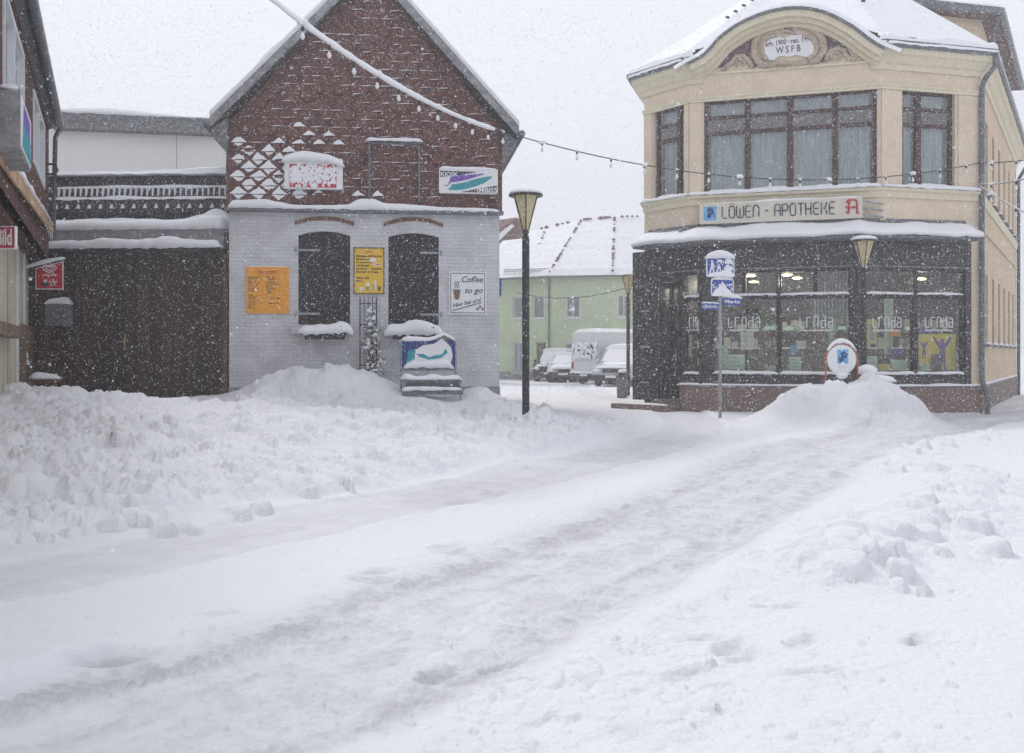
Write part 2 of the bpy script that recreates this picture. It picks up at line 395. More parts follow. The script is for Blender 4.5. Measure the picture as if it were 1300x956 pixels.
        for p in me.polygons:
            nrm = p.normal; up = abs(nrm.z) > .8
            if not up:
                t = Vector((-nrm.y, nrm.x, 0));
                if t.length < 1e-6: t = Vector((1, 0, 0))
                t.normalize()
                if abs(t.x) > 1e-3 and t.x < 0: t = -t
            for li in p.loop_indices:
                co = me.vertices[me.loops[li].vertex_index].co
                uvl.data[li].uv = (co.x, co.y) if up else (co.dot(t), co.z)
        if smooth: me.polygons.foreach_set('use_smooth', [True] * len(me.polygons))
        me.validate(); me.update()
        o = bpy.data.objects.new(name, me); COL.objects.link(o)
        if parent is not None: o.parent = parent
        else: o.location = org
        WL[o] = org
        return o

def tag(o, label, cat, group=None):
    o['label'] = label; o['category'] = cat
    if group: o['group'] = group
    return o
def thing(name, label, cat, loc, group=None):
    e = bpy.data.objects.new(name, None); COL.objects.link(e); e.location = loc
    e.empty_display_size = .2; WL[e] = Vector(loc)
    return tag(e, label, cat, group)
def struct(o, kind='structure'): o['kind'] = kind; return o
def copy_tree(o, parent=None):
    c = o.copy(); COL.objects.link(c)
    if parent is not None: c.parent = parent
    for ch in list(o.children): copy_tree(ch, c)
    WL[c] = WL[o]
    return c

def text_mb(mb, fr, body, u, z, size, o, shear=0.0, align='LEFT', rot=0.0, fit=None, bold=0.0, extr=0.0):
    """lettering laid on a wall plane; u,z = baseline start"""
    cu = bpy.data.curves.new('lettering', 'FONT'); cu.body = body; cu.size = 1; cu.shear = shear
    cu.align_x = align; cu.offset = bold; cu.resolution_u = 3
    ob = bpy.data.objects.new('lettering_tmp', cu); COL.objects.link(ob)
    dg = bpy.context.evaluated_depsgraph_get(); me = bpy.data.meshes.new_from_object(ob.evaluated_get(dg))
    w = max((v.co.x for v in me.vertices), default=1) - min((v.co.x for v in me.vertices), default=0)
    sx = size if fit is None else fit / max(w, 1e-6)
    c, sn = math.cos(rot), math.sin(rot)
    vs = []
    for v in me.vertices:
        x, y = v.co.x * sx, v.co.y * size
        vs.append(fr.P(u + x * c - y * sn, z + x * sn + y * c, o))
    mb.add(vs, [tuple(p.vertices) for p in me.polygons])
    bpy.data.objects.remove(ob); bpy.data.meshes.remove(me); bpy.data.curves.remove(cu)

def strokes(mb, fr, lines, u, z, sx, sz, w, o):
    for l in lines:
        mb.tube([fr.P(u + a * sx, z + b * sz, o) for a, b in l], w / 2, n=5)
def arc(cx, cy, rx, ry, a0, a1, n=6):
    return [(cx + rx * math.cos(R(a0 + (a1 - a0) * i / n)), cy + ry * math.sin(R(a0 + (a1 - a0) * i / n))) for i in range(n + 1)]
def rrect(u0, u1, z0, z1, r, n=4):
    return (arc(u1 - r, z0 + r, r, r, -90, 0, n) + arc(u1 - r, z1 - r, r, r, 0, 90, n) + arc(u0 + r, z1 - r, r, r, 90, 180, n) + arc(u0 + r, z0 + r, r, r, 180, 270, n))
def rect(u0, u1, z0, z1): return [(u0, z0), (u1, z0), (u1, z1), (u0, z1)]
# ------------------------------------------------------------------ the snowy ground
def g0(px, py, z=0.0):
    Y = FPX * (EYE - z) / (py - CY); return ((px - CX) / FPX * Y, Y)

_rs = np.random.RandomState(11)
_tab = _rs.rand(256, 256)
def vnoise(x, y, s=0):
    x = x + s * 17.31; y = y + s * 9.77
    xi = np.floor(x).astype(int); yi = np.floor(y).astype(int); fx = x - xi; fy = y - yi
    fx = fx * fx * fx * (fx * (fx * 6 - 15) + 10); fy = fy * fy * fy * (fy * (fy * 6 - 15) + 10)
    g = lambda a, b: _tab[a & 255, b & 255]
    return (g(xi, yi) * (1 - fx) + g(xi + 1, yi) * fx) * (1 - fy) + (g(xi, yi + 1) * (1 - fx) + g(xi + 1, yi + 1) * fx) * fy - .5
def fbm(x, y, f, oct=4, s=0, gain=.5):
    t = 0; a = 1
    for i in range(oct): t = t + a * vnoise(x * f, y * f, s + i); f *= 2.03; a *= gain
    return t
def worley(x, y, f, s=0):
    """F1, F2 and a random value of the nearest cell"""
    x = x * f; y = y * f; xi = np.floor(x).astype(int); yi = np.floor(y).astype(int)
    f1 = np.full(x.shape, 9.0); f2 = f1.copy(); cv = np.zeros(x.shape); gx = cv.copy(); gy = cv.copy()
    for i in (-1, 0, 1):
        for j in (-1, 0, 1):
            a, b = xi + i, yi + j
            jx = _tab[(a + s * 7) & 255, (b + s * 3) & 255]; jy = _tab[(a + 91 + s) & 255, (b + 57 + s) & 255]; v = _tab[(a + 33) & 255, (b + 201 + s) & 255]
            dx, dy = a + jx - x, b + jy - y; d = np.hypot(dx, dy); m = d < f1
            f2 = np.where(m, f1, np.minimum(f2, d)); f1 = np.where(m, d, f1); cv = np.where(m, v, cv); gx = np.where(m, dx, gx); gy = np.where(m, dy, gy)
    return f1, f2, cv, gx, gy
def blocks(x, y, f, s=0):
    """broken slabs: each cell a tilted plate with its own height and a sharp edge"""
    wx = x + .22 / f * fbm(x, y, f * 1.6, 3, s + 5) * 2; wy = y + .22 / f * fbm(x, y, f * 1.6, 3, s + 8) * 2
    f1, f2, cv, gx, gy = worley(wx, wy, f, s); e = sstep(.0, .42, f2 - f1)
    return e * (cv + (gx * (cv - .5) + gy * (.5 - cv * 1.0)) * .9)
def sstep(a, b, x):
    t = np.clip((x - a) / (b - a), 0, 1); return t * t * (3 - 2 * t)
def poly_sd(X, Y, poly):
    """signed distance, positive inside"""
    d = np.full(X.shape, 1e9); ins = np.zeros(X.shape, bool); n = len(poly)
    for i in range(n):
        ax, ay = poly[i]; bx, by = poly[(i + 1) % n]
        ex, ey = bx - ax, by - ay
        t = np.clip(((X - ax) * ex + (Y - ay) * ey) / (ex * ex + ey * ey), 0, 1)
        d = np.minimum(d, np.hypot(X - ax - t * ex, Y - ay - t * ey))
        c = ((ay > Y) != (by > Y)) & (X < (bx - ax) * (Y - ay) / (by - ay + 1e-12) + ax)
        ins ^= c
    return np.where(ins, d, -d)
def line_d(X, Y, pts):
    """distance to polyline, signed side, arc length"""
    d = np.full(X.shape, 1e9); sd = np.zeros(X.shape); al = np.zeros(X.shape); acc = 0
    for (ax, ay), (bx, by) in zip(pts[:-1], pts[1:]):
        ex, ey = bx - ax, by - ay; L = math.hypot(ex, ey)
        t = np.clip(((X - ax) * ex + (Y - ay) * ey) / (L * L), 0, 1)
        dx, dy = X - ax - t * ex, Y - ay - t * ey; q = np.hypot(dx, dy); m = q < d
        d = np.where(m, q, d); sd = np.where(m, np.sign(ex * dy - ey * dx) * q, sd); al = np.where(m, acc + t * L, al); acc += L
    return d, sd, al
def curve(pts, k=8):
    """Catmull-Rom smoothing of a polyline"""
    P = [pts[0]] + list(pts) + [pts[-1]]; out = []
    for i in range(1, len(P) - 2):
        for j in range(k):
            t = j / k; a, b, c, d = [Vector(P[i + q]) for q in (-1, 0, 1, 2)]
            q = .5 * ((2 * b) + (c - a) * t + (2 * a - 5 * b + 4 * c - d) * t * t + (3 * b - a - 3 * c + d) * t ** 3); out.append((q.x, q.y))
    out.append(tuple(pts[-1])); return out

BANK = [(-40, 5.6), (-9, 6.2)] + [g0(*p) for p in ((0, 690), (150, 673), (240, 668), (350, 642), (500, 616), (640, 592), (740, 573))] + \
       [(1.75, 16.2), (2.2, 18.6), (1.7, 21.5), (0.9, 24.5), (0.2, 30), (-3, 40), (-40, 40)]
T_MAIN = curve([(-3.4, 1.5), (-1.8, 3.2)] + [g0(*p) for p in ((440, 830), (620, 755), (790, 690), (920, 632), (1020, 585), (1110, 556), (1200, 538))] + [(13.5, 24.5), (19, 30)])
T_SIDE = curve([(-6.5, 2.0), (-4.3, 4.6)] + [g0(*p) for p in ((120, 715), (330, 672), (520, 635), (700, 597), (830, 565), (880, 540), (850, 518), (770, 503))] + [(3.0, 38), (2.5, 60)])
T_CROSS = curve([g0(600, 628), g0(760, 590), g0(900, 556), g0(1010, 542), g0(1130, 532), g0(1230, 522), (16, 28)])
T_WALK = curve([(2.2, 1.5), (3.4, 5.0), (5.6, 8.5), (9.5, 13.5), (16, 22)])
MOUNDS = [  # x, y, height, rx, ry, power
    (-3.55, 18.75, .66, 1.55, .95, 1.15), (-0.55, 19.1, .38, .55, .6, 1.1), (-0.1, 17.9, .20, .7, .6, 1.0),
    (6.75, 19.5, .78, .98, 1.0, 1.05), (7.5, 19.6, .30, .6, .7, 1.2), (5.6, 19.8, .40, .7, .6, 1.1),
    (-7.3, 14.6, .31, 1.5, 1.9, 1.1), (-5.9, 15.4, .14, 1.0, .8, 1.0), (-5.6, 9.3, .08, 1.7, 1.0, 1.0), (-3.1, 9.2, .12, 1.2, .7, 1.0),
    (-1.9, 14.2, .13, 1.5, .8, 1.0), (.4, 15.0, .16, 1.2, 1.0, 1.0), (-.9, 12.2, .1, 1.6, .6, 1.0),
    (-4.3, 12.1, -.20, 1.6, .55, 1.2), (-5.0, 16.6, .10, 1.5, .5, 1.0),
    (10.2, 17.8, .17, 1.0, 1.1, 1.1), (11.5, 18.8, .40, 1.0, 1.1, 1.1), (8.4, 15.9, .06, .9, .7, 1.0)]
RIDGES = [([g0(1050, 712, .08), g0(1120, 655, .2), g0(1200, 622, .25), g0(1230, 590, .2)], .20, .5),
          ([g0(1130, 600), g0(1180, 568), (7.5, 15.5), (9.4, 17.3)], .05, .5)]

def ground(X, Y):
    """height, packed-ness and dirt of the street snow"""
    X = np.asarray(X, float); Y = np.asarray(Y, float)
    wob = fbm(X, Y, 1.2, 4, 3) * .5
    sd = poly_sd(X, Y, BANK) + wob * .55
    lift = sstep(-.02, .34, sd)
    near = sstep(4.5, 2.2, Y) * 0
    fade = 1 - sstep(17.5, 21, Y) * sstep(-1.0, .6, X)        # lower where the lane leads off
    h = (.17 * lift + .31 * sstep(.1, 4.2, sd)) * (.42 + .58 * fade)
    h += .015 * fbm(X, Y, .35, 3, 9)
    quiet = sstep(16.9, 18.3, Y) * sstep(.5, -.5, X)
    rough = lift * (1 - .75 * quiet)
    ln = fbm(X, Y, 1.5, 5, 21, .58)
    patch = sstep(-.12, .16, fbm(X, Y, .8, 3, 35))
    h += rough * (.10 * ln + .04 * fbm(X, Y, 4.2, 4, 33)) + rough * (.085 * blocks(X, Y, 2.1, 3) * patch + .055 * blocks(X, Y, 5.2, 4) * (.3 + .7 * patch) + .026 * blocks(X, Y, 12, 6)) - .04 * rough
    h -= .22 * sstep(14, 19, Y) * lift * 0
    for x, y, a, rx, ry, p in MOUNDS:
        q = ((X - x) / rx) ** 2 + ((Y - y) / ry) ** 2
        q = np.maximum(q * (1 + .5 * fbm(X, Y, 1.1, 3, 41)), 1e-9)
        e = np.exp(-q ** p)
        h += a * e * (1 + .30 * fbm(X, Y, 2.4, 4, 55)) + (.035 * np.clip(a, 0, .6) / .6 * np.clip(e * 3, 0, 1) * blocks(X, Y, 4.5, 9) * (a > .2)); rough = np.maximum(rough, .8 * e * (a > 0))
    for pts, a, w in RIDGES:
        d, _, al = line_d(X, Y, pts); e = np.exp(-(d / w * (1 + .5 * fbm(X, Y, 1.7, 2, 61))) ** 2)
        h += a * e * (1 + .5 * fbm(X, Y, 1.6, 3, 63)) + .05 * np.clip(e * 1.5, 0, 1) * blocks(X, Y, 3.6, 12); rough = np.maximum(rough, .9 * e)
    # wheel tracks
    packed = np.zeros(X.shape); dirt = np.zeros(X.shape)
    road = 1 - np.clip(lift * 1.2, 0, 1)
    dm, sm, al = line_d(X, Y, T_MAIN); w2 = wob * .25
    wd_ = 1 + .35 * sstep(8, 15, Y); band = sstep(.95, .6, np.abs(sm + w2 * .6) / wd_); fad = .35 + .65 * sstep(3.0, 6.0, Y)
    rut = np.exp(-((np.abs(sm + .04 * np.sin(al * 1.3)) - .62) / .16) ** 2)
    packed += band * (.60 + .5 * fbm(al, sm * 6, 1.0, 4, 71)) * (.7 + .3 * fad) + rut * .25
    tread = np.exp(-((sm - .55) / .17) ** 4) * (1 - sstep(7.5, 10, Y))
    h -= road * (.035 * band + .018 * rut)
    h += road * tread * .016 * np.sin((al + .5 * np.abs(sm - .55)) * 2 * math.pi / .085) * sstep(-.3, .1, fbm(X, Y, 1.3, 2, 75))
    tmark = road * tread * .55 * sstep(-.2, .6, np.sin((al + .5 * np.abs(sm - .55)) * 2 * math.pi / .085)) * sstep(-.3, .1, fbm(X, Y, 1.3, 2, 75))  # packed tread lines; colour also paints in the shading diffuse light leaves faint
    h += road * .02 * np.exp(-((np.abs(sm) - 1.05) / .12) ** 2) * (1 + 1.5 * fbm(X, Y, 3, 3, 77))
    grain = fbm(al * .8, sm * 4, 4.2, 4, 79); fine_ = fbm(X, Y, 14, 4, 131, .65)
    packed *= .68 + .6 * sstep(-.3, .35, .5 * grain + .9 * fine_)
    h += road * band * (.012 * grain + .014 * fine_ + .014 * blocks(X, Y, 7, 17) * sstep(0, .2, fbm(X, Y, 1.1, 3, 133)))
    h += road * (1 - band) * .006 * fbm(X, Y, 18, 3, 141)
    ds, ss, al2 = line_d(X, Y, T_SIDE)
    bs = sstep(.62, .52, np.abs(ss + .02 * np.sin(al2))) ; bs2 = sstep(.8, .5, np.abs(ss))
    packed += bs * .42 * (1 + .6 * fbm(al2 * .5, ss * 6, 1, 4, 81)) * road
    h -= road * .03 * bs
    h += road * .018 * np.exp(-((ss + .66) / .09) ** 2) * (1 + 2 * fbm(X, Y, 2, 3, 83))
    dc, sc_, al3 = line_d(X, Y, T_CROSS)
    bc = sstep(.9, .4, np.abs(sc_ + w2)); packed += bc * .38 * road; h -= road * .012 * bc
    dw, sw, _ = line_d(X, Y, T_WALK)
    packed += sstep(.8, .2, np.abs(sw + w2)) * .16 * (1 - np.clip(rough, 0, 1))
    packed += tmark
    # loose crumbs between the tracks
    crumb = road * sstep(-.05, .25, fbm(X, Y, .8, 3, 91)) * (1 - bs)
    h += crumb * (.022 * fbm(X, Y, 6, 4, 93) + .022 * blocks(X, Y, 8, 21) * sstep(.0, .22, fbm(X, Y, 1.6, 3, 97))) + road * .005 * fbm(X, Y, 9, 3, 95)
    # foot prints and scuffs
    for px, py in ((925, 822), (945, 833), (635, 838), (560, 846), (118, 838), (150, 826), (130, 834), (270, 782), (575, 700), (562, 697), (480, 726),
                   (470, 735), (985, 770), (1035, 855), (870, 860), (660, 868), (1020, 815), (700, 700), (160, 832), (890, 812), (1165, 812)):
        x, y = g0(px, py); a = .6 + .4 * math.sin(px)
        q = ((X - x) * math.cos(a) + (Y - y) * math.sin(a)) / .13; r = (-(X - x) * math.sin(a) + (Y - y) * math.cos(a)) / .05
        e = np.exp(-(q * q + r * r) ** 1.5); e *= (1 + .8 * fbm(X, Y, 12, 2, 111)); h -= .030 * e; packed += .55 * e
        h += .008 * np.exp(-((np.sqrt(q * q + r * r) - 1.5) / .4) ** 2)
    sp = fbm(X, Y, 7.0, 3, 101)
    dirt += sstep(.50, .72, sp) * .30 * np.clip(packed, 0, 1)
    dirt += .5 * sstep(.56, .7, fbm(X, Y, 9.0, 2, 107)) * np.exp(-(((X - 4.7) / 1.6) ** 2 + ((Y - 14.5) / 1.3) ** 2))
    # the lane behind falls slightly
    h -= .10 * sstep(26, 44, Y) * (1 - lift)
    return h, np.clip(packed * (1 - np.clip(rough * 1.1, 0, 1)), 0, 1.2), np.clip(dirt, 0, 1), rough

def build_ground():
    fine = np.linspace(R(-33), R(33), 860); k = 46
    coarse = np.linspace(R(33), R(327), k + 2)[1:-1]
    ang = np.concatenate([fine, coarse])
    rad = np.concatenate([np.linspace(.25, 3.0, 10)[:-1], 3.0 * (13.3 ** (np.arange(640) / 639.0)), np.geomspace(44, 1500, 16)[0:]])
    A, Rd = np.meshgrid(ang, rad)
    # sectors: fine grid everywhere (outer sectors are just wider cells)
    X = np.sin(A) * Rd; Y = np.cos(A) * Rd
    h, pk, dt, rough = ground(X, Y)
    # snow clods: many half-sunk lumps
    rng = np.random.RandomState(5); cl = []
    cand_x = rng.uniform(-10, 11, 26000); cand_y = rng.uniform(6, 23, 26000)
    _, _, _, cr = ground(cand_x, cand_y)
    keep = rng.rand(26000) < cr ** 2 * .10 * (.35 + 1.3 * (fbm(cand_x, cand_y, .7, 2, 15) > 0))
    for x, y in zip(cand_x[keep], cand_y[keep]):
        cl.append((x, y, .035 + .13 * rng.rand() ** 2.6))
    for px, py, r in ((1142, 722, .12), (1118, 716, .10), (1100, 715, .09), (1175, 688, .13), (1150, 690, .08), (1170, 735, .055), (1140, 733, .06), (1070, 722, .16),
                      (1255, 690, .17), (1235, 672, .13), (1185, 668, .10), (1130, 706, .1), (1258, 665, .10), (1200, 700, .05),
                      (140, 655, .16), (205, 658, .13), (180, 650, .15), (225, 652, .1), (95, 662, .14), (250, 655, .10), (300, 640, .13), (330, 636, .12),
                      (20, 640, .22), (8, 610, .2), (60, 668, .12), (0, 672, .16), (420, 612, .15), (450, 604, .13), (390, 622, .11),
                      (1095, 790, .02), (1120, 770, .015), (1205, 812, .02), (1035, 803, .02), (903, 818, .03), (660, 780, .02)):
        x, y = g0(px, py, .1); cl.append((x, y, r))
    for i in range(420):      # crumbs on the road
        px = rng.uniform(0, 1300); py = rng.uniform(560, 940); x, y = g0(px, py); cl.append((x, y, .008 + .016 * rng.rand() ** 2))
    hb = h.copy()
    fa = fine
    for x, y, r in cl:
        a = math.atan2(x, y); d = math.hypot(x, y)
        if abs(a) > R(32.5) or d < 3.2: continue
        j0, j1 = np.searchsorted(fa, a - r * 1.5 / d), np.searchsorted(fa, a + r * 1.5 / d)
        i0, i1 = np.searchsorted(rad, d - r * 1.6), np.searchsorted(rad, d + r * 1.6)
        if i1 <= i0 or j1 <= j0: continue
        sx, sy = X[i0:i1, j0:j1], Y[i0:i1, j0:j1]
        e = rng.uniform(.7, 1.3); t = rng.uniform(0, 3.14)
        qx = ((sx - x) * math.cos(t) + (sy - y) * math.sin(t)) * e; qy = (-(sx - x) * math.sin(t) + (sy - y) * math.cos(t)) / e
        ang0 = rng.uniform(0, 6.28); th_ = np.arctan2(qy, qx); nf_ = rng.randint(4, 7)
        q = (np.hypot(qx, qy) / r) * (1 + .22 * np.abs(np.cos((th_ + ang0) * nf_ / 2)) + .6 * fbm(sx, sy, .9 / r, 3, int(x * 10) % 50))
        bump = np.clip(1 - q ** 4, 0, 1) ** .6 * r * (.85 if r < .1 else .62) * (1 + .5 * (qx * math.cos(ang0) + qy * math.sin(ang0)) / r)
        base = h[i0:i1, j0:j1]
        h[i0:i1, j0:j1] = np.maximum(base, hb[min(i1 - 1, (i0 + i1) // 2), min(j1 - 1, (j0 + j1) // 2)] + bump - r * .18) * (bump > 0) + base * (bump <= 0)
    nr, na = X.shape
    vs = np.stack([X, Y, h], -1).reshape(-1, 3)
    idx = np.arange(nr * na).reshape(nr, na)
    a = idx[:-1, :]; b = np.roll(idx, -1, 1)[:-1, :]; c = np.roll(idx, -1, 1)[1:, :]; d = idx[1:, :]
    quads = np.stack([a, d, c, b], -1).reshape(-1, 4)
    # centre fan
    vs = np.concatenate([vs, [[0, 0, float(h[0].mean())]]]); ctr = len(vs) - 1
    me = bpy.data.meshes.new('snowy_street')
    tri = np.stack([np.full(na, ctr), idx[0], np.roll(idx[0], -1)], -1)
    me.vertices.add(len(vs)); me.vertices.foreach_set('co', vs.ravel())
    nl = quads.size + tri.size
    me.loops.add(nl); me.loops.foreach_set('vertex_index', np.concatenate([quads.ravel(), tri.ravel()]))
    me.polygons.add(len(quads) + len(tri))
    ls = np.concatenate([np.arange(len(quads)) * 4, quads.size + np.arange(len(tri)) * 3])
    me.polygons.foreach_set('loop_start', ls)
    me.polygons.foreach_set('use_smooth', np.ones(len(ls), bool))
    me.update(calc_edges=True)
    for nm, arr in (('packed', pk), ('dirt', dt)):
        at_ = me.attributes.new(nm, 'FLOAT', 'POINT'); at_.data.foreach_set('value', np.concatenate([arr.ravel(), [0]]).astype(np.float32))
    me.materials.append(M['ground'])
    o = bpy.data.objects.new('ground', me); COL.objects.link(o); o['kind'] = 'structure'
    return o
build_ground()
def gz(x, y): return float(ground(np.array([x]), np.array([y]))[0][0])
# ------------------------------------------------------------------ brick kiosk house with the tiled gable
GL = 'gable house'
FK = Frame((-5.54, 19.5), (-0.254, 20.1))
KW = FK.w
zA = FK.Z(291, 266)                     # top of the brick storey (ledge)
k_apex = FK.hit(470, -42); zE = 5.82
house = thing('kiosk_house', 'white brick house with maroon diamond-tiled gable and dark arched shutters', 'house', (FK.P(KW / 2, 0).x, FK.P(KW / 2, 0).y, .4))
def arch_hole(x0, x1, yb, ytop, yspr):
    u0, z0 = FK.hit(x0, yb); u1, _ = FK.hit(x1, yb); zs = FK.Z((x0 + x1) / 2, yspr); zt = FK.Z((x0 + x1) / 2, ytop)
    c = (u0 + u1) / 2; w = (u1 - u0) / 2; h = zt - zs; rr = (w * w + h * h) / (2 * h)
    pts = [(u0, z0), (u1, z0)]
    for i in range(13):
        x = w - 2 * w * i / 12; pts.append((c + x, zs + math.sqrt(rr * rr - x * x) - (rr - h)))
    return pts
hA = arch_hole(378.5, 444.5, 412, 293.5, 299); hB = arch_hole(493, 557, 412, 296, 301)
mb = MB(); mb.wall(FK, rect(0, KW, -.6, zA), [hA, hB], depth=.16)
for uu, sgn in ((0, -1), (KW, 1)):      # side walls
    P = [FK.P(uu, -.6, 0), FK.P(uu, -.6, -8), FK.P(uu, zE, -8), FK.P(uu, zE, 0)]; mb.poly(P)
mb.poly([FK.P(0, -.6, -8), FK.P(KW, -.6, -8), FK.P(KW, zE, -8), FK.P(0, zE, -8)])
mb.build('wall', 'whitebrick', house)
mb = MB(); mb.box(FK, -.012, KW + .012, -.6, FK.Z(634, 491), -.1, .03); mb.build('plinth', 'concrete', house)
# gable: backing and diamond tiles hung over it
gable_out = [(-.05, zA + .03), (KW + .05, zA + .03), (KW + .05, zE), (k_apex[0], k_apex[1] - .1), (-.05, zE)]
mb = MB(); mb.prism(FK, gable_out, -.2, .05)
tw, th = .385, .335
def in_gable(u, z, m=.0):
    if z < zA + .02 or z > k_apex[1] - .25: return False
    if z <= zE: return -.0 + m < u < KW - m
    t = (z - zE) / (k_apex[1] - zE); return t * k_apex[0] + m < u < KW + t * (k_apex[0] - KW) - m
def clip_gable(u): return max(-.04, min(KW + .04, u))
row = 0; tiles = []; z = zA - .1
while z < k_apex[1]:
    u = -(row % 2) * tw / 2 - tw / 2
    while u < KW + tw:
        if in_gable(u, z + th / 2, .0): tiles.append((u, z))
        u += tw
    z += th / 2; row += 1
random.seed(3)
for u, z in tiles:
    zc = z + th / 2; j = random.uniform(-.006, .006)
    lo = .082 + j; hi = .056
    L_, R_, B_, T_ = clip_gable(u - tw / 2 + .004), clip_gable(u + tw / 2 - .004), z + .012, z + th
    cut = .05      # blunt lower corner: the little ledge on which snow collects
    pts = [(clip_gable(u - cut), B_ + .045, lo), (clip_gable(u + cut), B_ + .045, lo), (R_, zc, (lo + hi) / 2), (u, T_, hi), (L_, zc, (lo + hi) / 2)]
    if B_ + .045 < zA + .03: continue
    vs = [FK.P(a, b, o) for a, b, o in pts] + [FK.P(a, b, .05) for a, b, o in pts]
    mb.add(vs, [(0, 1, 2, 3, 4), (0, 5, 6, 1), (1, 6, 7, 2), (2, 7, 8, 3), (3, 8, 9, 4), (4, 9, 5, 0)])
tl = mb.build('tile_cladding', 'gable_tile', house)
# snow wedges on the tiles, heavy low on the left
mb = MB()
for u, z in tiles:
    zc = z + .06
    if not in_gable(u, zc, .12) or zc < zA + .2: continue
    nz = mnoise.noise(Vector((u * .9, z * .9, 2.0)))
    lowleft = max(0, 1 - max(0, (z - zA - .55)) / 1.25) * max(0, 1 - max(0, u - 1.15) / 1.1) if z < zA + 1.75 else 0
    mid = max(0, 1 - abs(z - (zA + 1.3)) / .35) * (.55 if 1.2 < u < 3.4 else 0)
    right = (.5 if (2.4 < u < 4.1 and z < zA + 1.1) else 0)
    a = max(lowleft * 1.15, mid * .8, right * .75) + nz * .45 + random.uniform(-.2, .12)
    if a > .36 and z < zE + .3:
        hw = tw * .44 * min(1, .6 + a * .5); hh = min(.15, .05 + .12 * a)
    elif random.random() < (.72 if z < zE + 1.9 and u < 3.9 else .5):
        hw = tw * random.uniform(.25, .5); hh = .010
    else: continue
    b = z + .072
    rj = lambda: random.uniform(.75, 1.15)
    mb.prism(FK, [(u - hw * rj(), b + random.uniform(-.008, .004)), (u - hw * .3, b - .006), (u + hw * .35, b + .004), (u + hw * rj(), b + random.uniform(-.008, .004)), (u + hw * .55, b + hh * .48 * rj()), (u + hw * .22, b + hh * .8 * rj()), (u + .01, b + hh * rj()), (u - hw * .25, b + hh * .78 * rj()), (u - hw * .58, b + hh * .42 * rj())], .055, random.uniform(.078, .092))
    if a > .62 and random.random() < .9:      # the lower half of the diamond is plastered too
        k_ = min(1, .55 + .5 * (a - .6)); b2 = b - .016
        mb.prism(FK, [(u - hw * .92 * k_ * rj(), b2), (u - hw * .45 * k_, b2 - .055 * rj()), (u - .01, b2 - .115 * k_ * rj()), (u + hw * .42 * k_, b2 - .06 * rj()), (u + hw * .9 * k_ * rj(), b2)], .055, .071)
mb.build('snow_on_tiles', 'snow', house)
# covered gable window
wu0, wz1 = FK.hit(468, 182); wu1, wz0 = FK.hit(533, 258)
fw = MB()
for a, b, c, d in ((wu0, wu0 + .035, wz0, wz1), (wu1 - .035, wu1, wz0, wz1), (wu0 + .036, wu1 - .036, wz1 - .035, wz1)): fw.box(FK, a, b, c, d, .05, .14)
fwo = fw.build('window_frame', 'zinc', house); fwo['label'] = 'thin metal frame of a gable window closed with tiles'
mb = MB(); mb.box(FK, wu0 - .04, wu1 + .04, wz1 + .003, wz1 + .03, .05, .20); mb.build('window_hood', 'zinc', house)
mb = MB(); mb.snow([FK.P(wu0 - .05, wz1 + .03, .13), FK.P(wu1 + .05, wz1 + .03, .13)], FK.n.to_3d() * .15, .07, seed=2); mb.build('snow_cap', 'snow', house, smooth=True)
# ledge under the gable with drifted snow
mb = MB(); mb.box(FK, -.07, KW + .07, zA - .035, zA + .028, -.01, .17); mb.build('ledge', 'zinc', house)
pts, hs_ = [], []
for px, t in ((291, .16), (335, .17), (352, .12), (375, .075), (420, .07), (440, .09), (458, .21), (472, .22), (490, .13), (535, .11), (560, .08), (600, .07), (633, .06)):
    u = FK.U(px); pts.append(FK.P(max(-.06, min(KW + .06, u)), zA + .028, .09)); hs_.append(t)
mb = MB(); mb.snow(pts, FK.n.to_3d() * .17, hs_, seed=4, lump=.12, over=.012); mb.build('snow_cap', 'snow', house, smooth=True)
# roof: chevron of weathered verge boards, clay underside, snow on top
uL, zL = FK.hit(266, 150, .34); uR, zR = FK.hit(659, 162, .34); uT, zT = FK.hit(470, -50, .34)
def chevron(a, b, c, off, t):
    """band between lifted copies of the roof line"""
    (x0, y0), (x1, y1), (x2, y2) = a, b, c
    l1 = math.hypot(x1 - x0, y1 - y0); l2 = math.hypot(x2 - x1, y2 - y1)
    v1 = t * l1 / abs(x1 - x0); v2 = t * l2 / abs(x2 - x1)
    w1 = off * l1 / abs(x1 - x0); w2 = off * l2 / abs(x2 - x1); vm = max(v1, v2); wm = max(w1, w2)
    return [(x0, y0 + w1), (x1, y1 + wm), (x2, y2 + w2), (x2, y2 + w2 + v2), (x1, y1 + wm + vm), (x0, y0 + w1 + v1)]
A3 = ((uL, zL), (uT, zT), (uR, zR))
mb = MB(); mb.prism(FK, chevron(*A3, -.13, .12), -8.2, .30); roof = mb.build('roof', 'claytile', house)
mb = MB(); mb.prism(FK, chevron(*A3, -.12, .14), .303, .345); mb.build('verge_board', 'verge', house)
mb = MB(); mb.prism(FK, chevron(*A3, .022, .075), -8.2, .37); mb.build('snow_cover', 'snow', roof)
mb = MB()
for (a, b) in (((uL, zL), (uT, zT)), ((uT, zT), (uR, zR))):       # uneven snow lip along the verge
    pts = [FK.P(a[0] * (1 - t) + b[0] * t, a[1] * (1 - t) + b[1] * t + .09, .29) for t in [i / 10 for i in range(11)]]
    mb.snow(pts, FK.n.to_3d() * .22, .07, seed=9, lump=.7)
mb.build('snow_lip', 'snow', roof, smooth=True)
